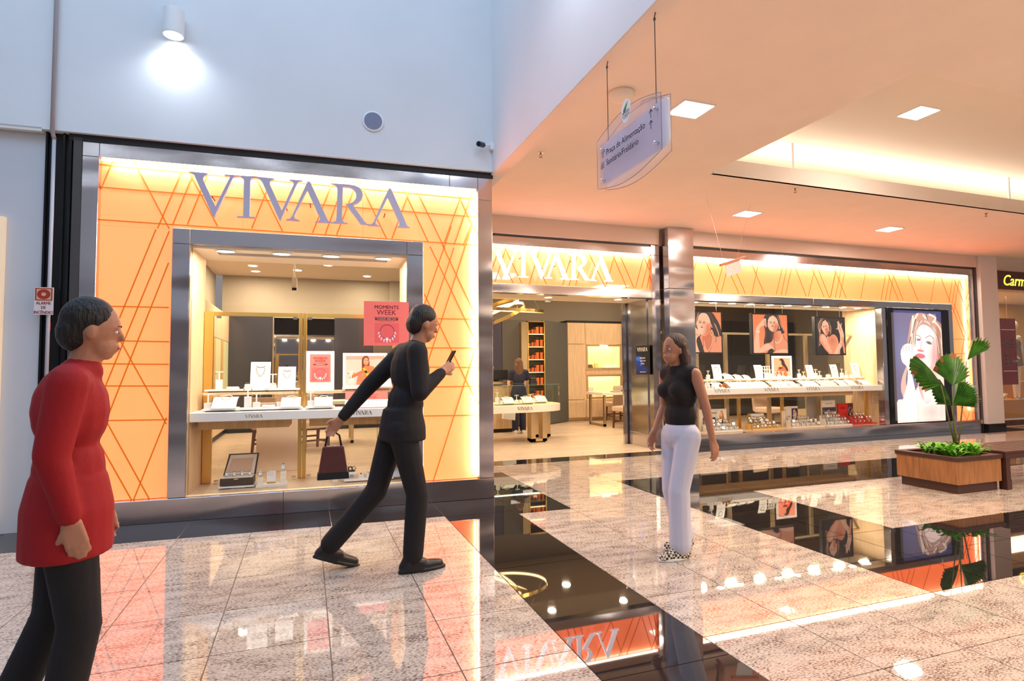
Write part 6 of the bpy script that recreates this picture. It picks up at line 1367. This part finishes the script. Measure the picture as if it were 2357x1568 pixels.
def fan(hub, dirv, nrm, L, half, n=16, notch=.10, seed=0, brown=0):
    """pleated fan blade: ribs spread from the hub"""
    rn = random.Random(seed); hub = Vector(hub); d = Vector(dirv).normalized(); k = Vector(nrm).normalized(); s_ = d.cross(k).normalized(); k = s_.cross(d)
    vs = []; fs = []; bf = []
    R_n = 7
    for i in range(2*n+1):
        a = -half+2*half*i/(2*n); up1 = .035*(1 if i % 2 else -1)
        Li = L*(1-.22*abs(a/half)**1.6)*(1-(notch if i % 2 == 0 else 0))*rn.uniform(.96, 1.03)
        for j in range(R_n):
            f = .03+.97*j/(R_n-1); r_ = Li*f
            p = hub+d*(r_*math.cos(a))+s_*(r_*math.sin(a))+k*(up1*f*L*1.1-.16*L*f*f+.20*abs(math.sin(a))*r_*.5)
            vs.append(p)
    for i in range(2*n):
        for j in range(R_n-1):
            q = (i*R_n+j, (i+1)*R_n+j, (i+1)*R_n+j+1, i*R_n+j+1); (bf if (j == R_n-2 and brown and rn.random() < brown) else fs).append(q)
    o = MB().add(vs, fs).build('leaf_blade', LF, t)
    if bf: MB().add([Vector(v)+k*.0005 for v in vs], bf).build('withered_tip', LB_, o)['kind'] = 'stuff'
def H(px, pyy, Y): x, z = py(px, pyy, Y); return Vector((x, Y, z))
hubs = [((2192, 888, 4.42), (2203, 800, 4.40), (-.1, -1, .15), .37, 1.05, .45), ((2165, 884, 4.50), (2090, 825, 4.40), (.15, -1, .45), .52, .62, .16), ((2192, 933, 4.60), (2262, 886, 4.50), (-.1, -1, .3), .42, .62, .06), ((2226, 830, 4.65), (2272, 772, 4.60), (-.7, -.6, .3), .38, .30, .05), ((2190, 933, 4.62), (2150, 872, 4.55), (.1, -1, .3), .40, .60, .06)]
base = Vector((bx, by, .36))
for i, (h_, e_, nr, L, half, br_) in enumerate(hubs):
    hb = H(*h_); en = H(*e_); fan(hb, en-hb, nr, L*(1.0 if i != 3 else 1.15), half, n=[17, 12, 16, 7, 12][i], seed=i, brown=br_)
    m1 = base+(hb-base)*.45+Vector((.01*(i-2), .0, .03)); MB().tube([base+Vector((.008*(i-2), 0, 0)), m1, hb-(en-hb)*.02], [.010, .007, .005], 6).build('leaf_stalk', mat('stalk_green', (.10, .10, .03), .5), t, smooth=True)
MB().tube([(bx, by, .33), (bx+.004, by, .42), (bx-.002, by, .52), (bx-.008, by, .60)], [.030, .024, .018, .012], 10).build('trunk', mat('fibre_trunk', (.10, .05, .025), .8, bump=(.6, 40, (1, 1, 4))), t, smooth=True)
t = thing('ferns', 'bright green bird-nest ferns filling the planter around the palm', 'fern', (6.8, 4.5, .36))
rn = random.Random(3)
for c_ in range(17):
    cx_, cy_ = rn.uniform(PX0+.10, PX1-.10), rn.uniform(PY0+.09, PY1-.12); b = MB()
    for l_ in range(9):
        a = 2*PI*l_/9+rn.uniform(-.3, .3); L = rn.uniform(.10, .21); w_ = rn.uniform(.012, .020); hgt = rn.uniform(.07, .15); vs = []; fs = []; n = 7
        for i in range(n+1):
            f = i/n; rad = L*f; z = .355+hgt*math.sin(f*PI*.62); ww = w_*math.sin(PI*min(1, f*.93+.07))**.6*(1+.25*math.sin(f*19))
            ox, oy = math.cos(a), math.sin(a); p = Vector((cx_+ox*rad, cy_+oy*rad, z)); s_ = Vector((-oy, ox, 0))*ww
            vs += [p-s_+Vector((0, 0, .004)), p, p+s_+Vector((0, 0, .004))]
        for i in range(n): fs += [(3*i, 3*i+1, 3*i+4, 3*i+3), (3*i+1, 3*i+2, 3*i+5, 3*i+4)]
        b.add(vs, fs)
    b.build('fern_rosette', LFL, t)
t = thing('bench', 'dark brown slatted bench standing right of the planter', 'bench', (8.0, 4.45, 0))
for k in range(7): y = 4.19+.085*k; MB().box(7.19, 9.4, y, y+.07, .385, .415).build('slat', BRWN, t, bevel=.002)
for x in (7.2, 8.9): 
    for y in (4.19, 4.70): MB().box(x, x+.07, y, y+.07, 0, .36).build('leg', BRWN, t); MB().box(x-.005, x+.075, y-.005, y+.075, 0, .11).build('foot', BRWN, t)
    MB().box(x, x+.07, 4.26, 4.70, .30, .384).build('cross_rail', BRWN, t)
MB().box(7.19, 9.4, 4.185, 4.215, .335, .384).build('apron_rail', BRWN, t)

# ================================================================ PEOPLE
def hand(b, w, d, n, side=1, s=1.0, curl=.5):
    """palm and five fingers from wrist w along d, palm facing n"""
    w = Vector(w); d = Vector(d).normalized(); n = Vector(n); n = (n-d*n.dot(d)).normalized(); s_ = d.cross(n)*side
    k = s
    for o, L in ((-.027, .075), (-.009, .082), (.009, .080), (.026, .072)): b.cap(w+s_*o*.7*k, w+d*L*k+s_*o*k, .016*k, .013*k, 8)
    for o, L, f in ((-.030, .072, .030), (-.010, .082, .036), (.010, .080, .034), (.029, .070, .026)):
        p = w+d*(L+.003)*k+s_*o*k; c = curl; q = p+(d*math.cos(c*.6)+n*math.sin(c*.6))*f*1.15*k; r = q+(d*math.cos(c*1.5)+n*math.sin(c*1.5))*f*.8*k; e = r+(d*math.cos(c*2.2)+n*math.sin(c*2.2))*f*.55*k
        b.cap(p, q, .0095*k, .0088*k, 8); b.cap(q, r, .0088*k, .0080*k, 8); b.cap(r, e, .0080*k, .0068*k, 8)
    p = w+d*.022*k-s_*.030*k; q = p+(d*.7-s_*.55+n*.35)*.042*k; r = q+(d*.85-s_*.1+n*.4)*.032*k
    b.cap(w+d*.01*k-s_*.01*k, p, .016*k, .013*k, 8); b.cap(p, q, .012*k, .010*k, 8); b.cap(q, r, .010*k, .0078*k, 8)
def shoe(parent, ank, heading, L, msole, mup, name='shoe', pitch=0, M=None):
    """ankle point on the ground plane frame; heading angle; returns object"""
    b = MB(); R = Matrix.Translation(ank) @ Matrix.Rotation(heading, 4, 'Z') @ Matrix.Rotation(-pitch, 4, 'Y'); b.T = R
    b.cap((-.05*L/.28, 0, .035), (.06*L/.28, 0, .033), .040, .044, 12); b.cap((.05*L/.28, 0, .032), (.165*L/.28, .004, .028), .044, .034, 12); b.cap((-.045, 0, .05), (-.02, 0, .10), .040, .038, 12); b.cap((.0, 0, .06), (.06, 0, .05), .042, .040, 12)
    o = remesh(b, name, mup, parent, .008, 4)
    s_ = MB(); s_.T = R; pts = []
    for a in np.linspace(0, 2*PI, 25)[:-1]:
        x = math.cos(a); y = math.sin(a); w_ = .044 if x > -.2 else .038; pts.append(((.060+.150*x)*L/.28, w_*y*(1-.15*max(0, x)**4)))
    s_.prism(pts, (0, .022)).build('sole', msole, o, bevel=.004)
    return o
def person(label, loc, rz, J, mats, hair, sc=1.0, shirt='short', pants=True, voxel=.011, shoeL=.28, shoes=None, female=False, cat='person', hem=.86, shoepitch=(0, 0), face_on=True):
    """J: joints in local metres for 1.75 m height, x forward, y left"""
    t = thing('person', label, cat, loc, rz); t.scale = (sc,)*3
    MX[t] = Matrix.Identity(4)      # parts are given in the person's own frame
    g = dict(pelvis=(0, 0, .95), waist=(0, 0, 1.08), chest=(0, 0, 1.30), neck=(.0, 0, 1.47), head=(.02, 0, 1.62),
             sl=(0, .18, 1.41), el=(-.02, .22, 1.13), wl=(.04, .22, .88), sr=(0, -.18, 1.41), er=(-.02, -.22, 1.13), wr=(.04, -.22, .88),
             hl=(0, .09, .93), kl=(.02, .09, .50), al=(0, .09, .08), hr=(0, -.09, .93), kr=(.02, -.09, .50), ar=(0, -.09, .08), face=0., hdl=None, hdr=None, curl=.6, pitch=0.)
    g.update(J); V = {k: Vector(v) for k, v in g.items() if isinstance(v, tuple)}
    f = .92 if female else 1.0
    b = MB()
    b.ell(V['pelvis'], .115*f, .155, .12); b.ell(V['waist'], .10*f, .135*f, .14); b.ell(V['chest']+Vector((0, 0, .0)), .115*f, .165*f, .17); b.cap(V['sl']*.85+V['sr']*.15, V['sr']*.85+V['sl']*.15, .062, .062)
    b.cap(V['chest']+Vector((0, 0, .1)), V['neck'], .075, .058); b.cap(V['neck'], V['head']+Vector((-.01, 0, -.05)), .054, .052)
    if female: b.ell(V['chest']+Vector((.075, .07, .0)), .06, .06, .06); b.ell(V['chest']+Vector((.075, -.07, .0)), .06, .06, .06)
    # head
    H_ = V['head']; Rh = Matrix.Rotation(g['face'], 3, 'Z') @ Matrix.Rotation(g['pitch'], 3, 'Y')
    hp = lambda x, y, z: H_+Rh @ Vector((x, y, z))
    b.ell(hp(-.01, 0, .02), .098, .078, .105, 16, 10, Rh); b.ell(hp(.03, 0, -.055), .062, .058, .058, 12, 8, Rh); b.ell(hp(.055, 0, -.088), .026, .028, .022, 8, 6, Rh)
    b.cap(hp(.085, 0, .014), hp(.100, 0, -.016), .008, .012, 8); b.ell(hp(.088, 0, -.050), .012, .026, .008, 8, 6, Rh); b.ell(hp(.086, 0, -.062), .012, .022, .008, 8, 6, Rh)
    for s_ in (1, -1): b.ell(hp(-.005, .078*s_, -.01), .018, .009, .030, 8, 6, Rh); b.ell(hp(.076, .032*s_, .022), .010, .018, .006, 8, 6, Rh)
    for s_, S_, E_, W_, Hd, sd in ((1, 'sl', 'el', 'wl', 'hdl', -1), (-1, 'sr', 'er', 'wr', 'hdr', 1)):
        b.cap(V[S_], V[E_], .050*f, .040*f); b.cap(V[E_], V[W_], .040*f, .027*f)
        d = (V[W_]-V[E_]).normalized(); dd = Vector(g[Hd]) if g[Hd] else d; hand(b, V[W_]+dd*.012, dd, Vector((0, -s_, 0)) if abs(dd.y) < .8 else Vector((1, 0, 0)), sd, 1.0, g['curl'])
    for hh, kk, aa in (('hl', 'kl', 'al'), ('hr', 'kr', 'ar')): b.cap(V[hh], V[kk], .085, .055); b.cap(V[kk], V[aa]+Vector((0, 0, .02)), .055, .036)
    remesh(b, 'body', mats['skin'], t, .0075, 3)
    # eyes and brows
    for s_ in (1, -1):
        MB().ell(hp(.0735, .031*s_, .006), .010, .013, .007, 10, 6, Rh).build('eye', mat('eye_white', (.75, .72, .70), .3), t, smooth=True); MB().ell(hp(.0825, .031*s_, .006), .003, .005, .005, 8, 5, Rh).build('iris', mat('eye_dark', (.03, .015, .01), .2), t)
        MB().tube([hp(.088, .016*s_, .031), hp(.088, .034*s_, .034), hp(.078, .050*s_, .030)], .0022, 5).build('eyebrow', mats['hair'], t)
    MB().tube([hp(.093, -.020, -.055), hp(.099, 0, -.055), hp(.093, .020, -.055)], [.002, .0045, .002], 6).build('lips', mat('lips', (.40, .10, .08), .4), t)
    # hair
    b = MB(); b.ell(hp(-.025, 0, .040), .098, .086, .098, 16, 10, Rh); b.ell(hp(-.055, 0, -.01), .070, .078, .085, 12, 8, Rh)
    if hair == 'long':
        for s_ in (-1, 1): b.cap(hp(-.03, .062*s_, .03), hp(-.05, .085*s_, -.20), .036, .035)
        b.cap(hp(-.07, 0, .03), hp(-.09, 0, -.24), .06, .05); b.cap(hp(-.07, .04, -.05), hp(-.09, .05, -.24), .05, .035); b.cap(hp(-.07, -.04, -.05), hp(-.09, -.05, -.22), .05, .035)
    if hair == 'bun': b.ell(hp(-.11, 0, .05), .045, .045, .045)
    remesh(b, 'hair', mats['hair'], t, .010, 3)
    # shirt
    b = MB(); c = .014
    lo_ = V['pelvis']+Vector((0, 0, hem-.95+.10))
    b.ell(V['chest'], .115*f+c, .165*f+c, .17+c); b.ell(V['waist'], .105*f+c, .14*f+c, .15); b.cap(V['sl']*.85+V['sr']*.15, V['sr']*.85+V['sl']*.15, .062+c, .062+c); b.cap(V['chest']+Vector((0, 0, .1)), V['neck']-Vector((0, 0, .02)), .075+c, .060+c)
    if female: b.ell(V['chest']+Vector((.075, .07, .0)), .074, .074, .07); b.ell(V['chest']+Vector((.075, -.07, .0)), .074, .074, .07)
    if hem < 1.0: b.ell(lo_+Vector((0, 0, .03)), .118*f+c, .158+c, .14); b.lathe([(.152, hem-.95-.0), (.150, .0), (.125, .12)], V['pelvis'], 20, 1.0, 1.27)
    if shirt != 'none':
        for S_, E_, W_ in (('sl', 'el', 'wl'), ('sr', 'er', 'wr')):
            fr = .55 if shirt == 'short' else 1.0; e = V[S_]+(V[E_]-V[S_])*fr; b.cap(V[S_], e, .060*f+c*.7, .052*f+c*.5)
            if shirt == 'long': b.cap(V[E_], V[E_]+(V[W_]-V[E_])*.92, .052*f+c*.4, .040*f)
    remesh(b, 'shirt', mats['shirt'], t, voxel, 4)
    # trousers
    b = MB(); b.ell(V['pelvis'], .122*f+c, .160+c, .13); 
    wide = mats.get('wide', 0)
    for hh, kk, aa in (('hl', 'kl', 'al'), ('hr', 'kr', 'ar')):
        b.cap(V[hh], V[kk], .098, .072+wide*.5); b.cap(V[kk], V[aa]+(V[kk]-V[aa])*.08, .074+wide*.5, .068+wide)
    remesh(b, 'trousers', mats['trousers'], t, voxel, 4)
    for i, (aa, kk) in enumerate((('al', 'kl'), ('ar', 'kr'))):
        shoe(t, V[aa]+Vector((0, 0, -.08)), g.get('toe', 0), shoeL, mats['sole'], mats['shoe'], 'shoe', shoepitch[i])
    return t, V, hp
NAVY = mat('navy_scrub_cloth', (.022, .022, .05), .8, bump=(.08, 90, (1, 1, 1))); BLK = mat('black_cloth', (.010, .008, .009), .85, bump=(.08, 80, (1, 1, 1))); REDC = mat('red_cloth', (.30, .001, .004), .75, bump=(.08, 50, (1, 1, 1)))
BOOT = mat('black_leather', (.012, .011, .012), .35); HBR = mat('dark_brown_hair', (.045, .018, .010), .5, grain=(.5, 30, (8, 8, .6)), bump=(.7, 14, (9, 9, .5))); HBK = mat('black_hair', (.012, .009, .008), .45, grain=(.4, 30, (8, 8, .6)), bump=(.7, 14, (9, 9, .5)))
DEN = mat('pale_blue_denim', (.55, .55, .66), .85, bump=(.08, 120, (1, 1, 1))); SKD_ = mat('tan_skin', (.42, .19, .11), .5)
def checkm():
    m = bpy.data.materials.new('checkerboard_canvas'); m.use_nodes = True; nt = m.node_tree; b = nt.nodes['Principled BSDF']; tc = _n(nt, 'ShaderNodeTexCoord'); ck = _n(nt, 'ShaderNodeTexChecker'); ck.inputs['Scale'].default_value = 55
    ck.inputs['Color1'].default_value = (.02, .018, .02, 1); ck.inputs['Color2'].default_value = (.75, .66, .50, 1); nt.links.new(tc.outputs['Object'], ck.inputs['Vector']); nt.links.new(ck.outputs[0], b.inputs['Base Color']); b.inputs['Roughness'].default_value = .8; return m
# the man in black, walking right, looking at a phone
man, V, hp = person('man in black clothes and black shoes walking right, looking at a phone', (.60, 4.05, 0), .12,
    dict(pelvis=(.03, 0, .93), waist=(.05, 0, 1.08), chest=(.08, 0, 1.30), neck=(.12, 0, 1.47), head=(.18, 0, 1.615), pitch=.35,
         hl=(0, .09, .92), kl=(-.12, .10, .50), al=(-.42, .20, .14), hr=(0, -.09, .92), kr=(.10, -.10, .49), ar=(.07, -.10, .08),
         sr=(.08, -.17, 1.42), er=(.08, -.22, 1.16), wr=(.26, -.14, 1.29), sl=(.07, .17, 1.42), el=(-.14, .22, 1.20), wl=(-.33, .22, .98), hdr=(.8, .35, .45), curl=.8),
    dict(skin=SKD_, hair=HBK, shirt=BLK, trousers=BLK, sole=BLACK, shoe=BOOT), 'short', sc=1.04, shirt='long', shoeL=.30, shoepitch=(-.35, 0), hem=.86)
ph = thing('phone', 'dark phone held up by the man in black', 'phone', (0, 0, 0)); pt = man.matrix_world @ Vector((.30, -.105, 1.365)); 
man.scale = (1.04,)*3
def world_of(p, loc, rz, sc): return Matrix.Translation(loc) @ Matrix.Rotation(rz, 4, 'Z') @ Vector([q*sc for q in p])
pw = world_of((.335, -.085, 1.375), (.60, 4.05, 0), .12, 1.04)
b = MB(); b.T = Matrix.Translation(pw) @ Matrix.Rotation(.12, 4, 'Z') @ Matrix.Rotation(.5, 4, 'Y'); ph.location = pw; MX[ph] = Matrix.Translation(pw); b.box(-.006, .004, -.036, .036, -.07, .07).build('phone_body', BLACKG, ph, bevel=.003)
bw = world_of((-.38, .22, .90), (.60, 4.05, 0), .12, 1.04)
bg = thing('handbag', 'small reddish-brown bag with a black base hanging from the hand behind the man', 'bag', (bw.x, bw.y, bw.z-.30))
b = MB(); x, y, z = bw; b.hexa([(x-.10, y-.04, z-.30), (x+.10, y-.04, z-.30), (x+.10, y+.04, z-.30), (x-.10, y+.04, z-.30)], [(x-.07, y-.02, z-.10), (x+.07, y-.02, z-.10), (x+.07, y+.02, z-.10), (x-.07, y+.02, z-.10)]); b.build('bag_body', mat('oxblood_leather', (.10, .025, .022), .45), bg, bevel=.012, seg=2)
MB().hexa([(x-.105, y-.045, z-.325), (x+.105, y-.045, z-.325), (x+.105, y+.045, z-.325), (x-.105, y+.045, z-.325)], [(x-.102, y-.042, z-.28), (x+.102, y-.042, z-.28), (x+.102, y+.042, z-.28), (x-.102, y+.042, z-.28)]).build('bag_base', BLACK, bg)
MB().tube([(x-.055, y, z-.11), (x-.04, y, z-.03), (x, y, z), (x+.04, y, z-.03), (x+.055, y, z-.11)], .007, 8).build('bag_handle', BLACK, bg, smooth=True)
# the person in red near the camera
red, V, hp = person('person in a red top and black trousers walking past the left edge', (py(165, 900, 2.55)[0], 2.55, 0), .25,
    dict(pelvis=(0, 0, .93), chest=(.0, 0, 1.30), neck=(.03, 0, 1.47), head=(.065, 0, 1.615), pitch=.15, hl=(0, .09, .92), kl=(-.04, .10, .50), al=(-.20, .10, .11), hr=(0, -.09, .92), kr=(.05, -.09, .50), ar=(-.02, -.09, .08),
         er=(-.04, -.20, 1.15), wr=(.02, -.20, .91), el=(.03, .21, 1.14), wl=(.10, .20, .90)), dict(skin=SKD_, hair=HBK, shirt=REDC, trousers=BLK, sole=BLACK, shoe=BOOT), 'short', sc=.935, shirt='long', shoeL=.29, shoepitch=(-.3, 0), hem=.77)
# woman in pale jeans
wom, V, hp = person('woman in black top, pale blue jeans and checkerboard slip-on shoes walking left', (2.60, 3.62, 0), PI+.10,
    dict(pelvis=(0, 0, .93), chest=(.0, 0, 1.28), neck=(.02, 0, 1.45), head=(.05, 0, 1.60), hl=(0, .09, .92), kl=(.10, .08, .52), al=(.10, .085, .08), hr=(0, -.09, .92), kr=(.02, -.09, .50), ar=(-.10, -.10, .09),
         el=(-.06, .22, 1.15), wl=(-.10, .24, .90), er=(-.02, -.21, 1.15), wr=(.10, -.20, .94), toe=-.15), dict(skin=SKD_, hair=HBR, shirt=BLK, trousers=DEN, sole=WHITE, shoe=checkm(), wide=.018), 'long', sc=.93, shirt='none', shoeL=.26, female=True, hem=1.0)
# staff inside the shop
st_, V, hp = person('woman with wavy brown hair in navy scrubs standing inside, seen from behind', (4.28, 11.62, 0), PI/2-.15,
    dict(el=(.02, .24, 1.14), wl=(.12, .22, .90), er=(.03, -.23, 1.14), wr=(.16, -.20, .96)), dict(skin=mat('light_skin', (.66, .40, .28), .5), hair=mat('wavy_brown_hair', (.16, .07, .035), .5, grain=(.6, 30, (8, 8, .8))), shirt=NAVY, trousers=NAVY, sole=WHITE, shoe=mat('white_leather', (.75, .72, .66), .5), wide=.012), 'long', sc=.92, female=True, shoeL=.26, voxel=.014)
cl, V, hp = person('shop assistant with dark tied hair looking down behind the monitor', (3.98, 12.85, 0), -PI/2,
    dict(chest=(.05, 0, 1.26), neck=(.12, 0, 1.41), head=(.20, 0, 1.53), pitch=.55, wl=(.18, .12, 1.14), wr=(.18, -.12, 1.14), el=(.0, .24, 1.12), er=(.0, -.24, 1.12)), dict(skin=mat('light_skin'), hair=HBK, shirt=BLK, trousers=BLK, sole=BLACK, shoe=BOOT), 'bun', sc=.92, female=True, voxel=.016, shirt='long')
bg = thing('shoulder_bag', 'black shoulder bag hanging at the right hip of the woman in navy scrubs', 'bag', (4.50, 11.50, .85))
MB().hexa([(4.46, 11.42, 1.02), (4.66, 11.42, 1.02), (4.66, 11.52, 1.02), (4.46, 11.52, 1.02)], [(4.48, 11.44, 1.18), (4.60, 11.44, 1.18), (4.60, 11.50, 1.18), (4.48, 11.50, 1.18)]).build('bag_body', BOOT, bg, bevel=.01); MB().tube([(4.49, 11.47, 1.18), (4.44, 11.50, 1.32), (4.42, 11.58, 1.36), (4.56, 11.50, 1.2)], .006, 6).build('bag_strap', BOOT, bg)
bg = thing('paper_bag', 'white paper shopping bag held low beside the woman in navy scrubs', 'bag', (3.98, 11.45, .30))
MB().hexa([(3.86, 11.42, .34), (4.12, 11.42, .30), (4.12, 11.52, .30), (3.86, 11.52, .34)], [(3.88, 11.42, .64), (4.14, 11.42, .60), (4.14, 11.52, .60), (3.88, 11.52, .64)]).build('bag_body', WHITE, bg); MB().tube([(3.94, 11.47, .63), (3.98, 11.47, .74), (4.06, 11.47, .74), (4.08, 11.47, .61)], .004, 6).build('bag_handle', BLACK, bg)

for o in zone: o.matrix_world = FA @ o.matrix_world
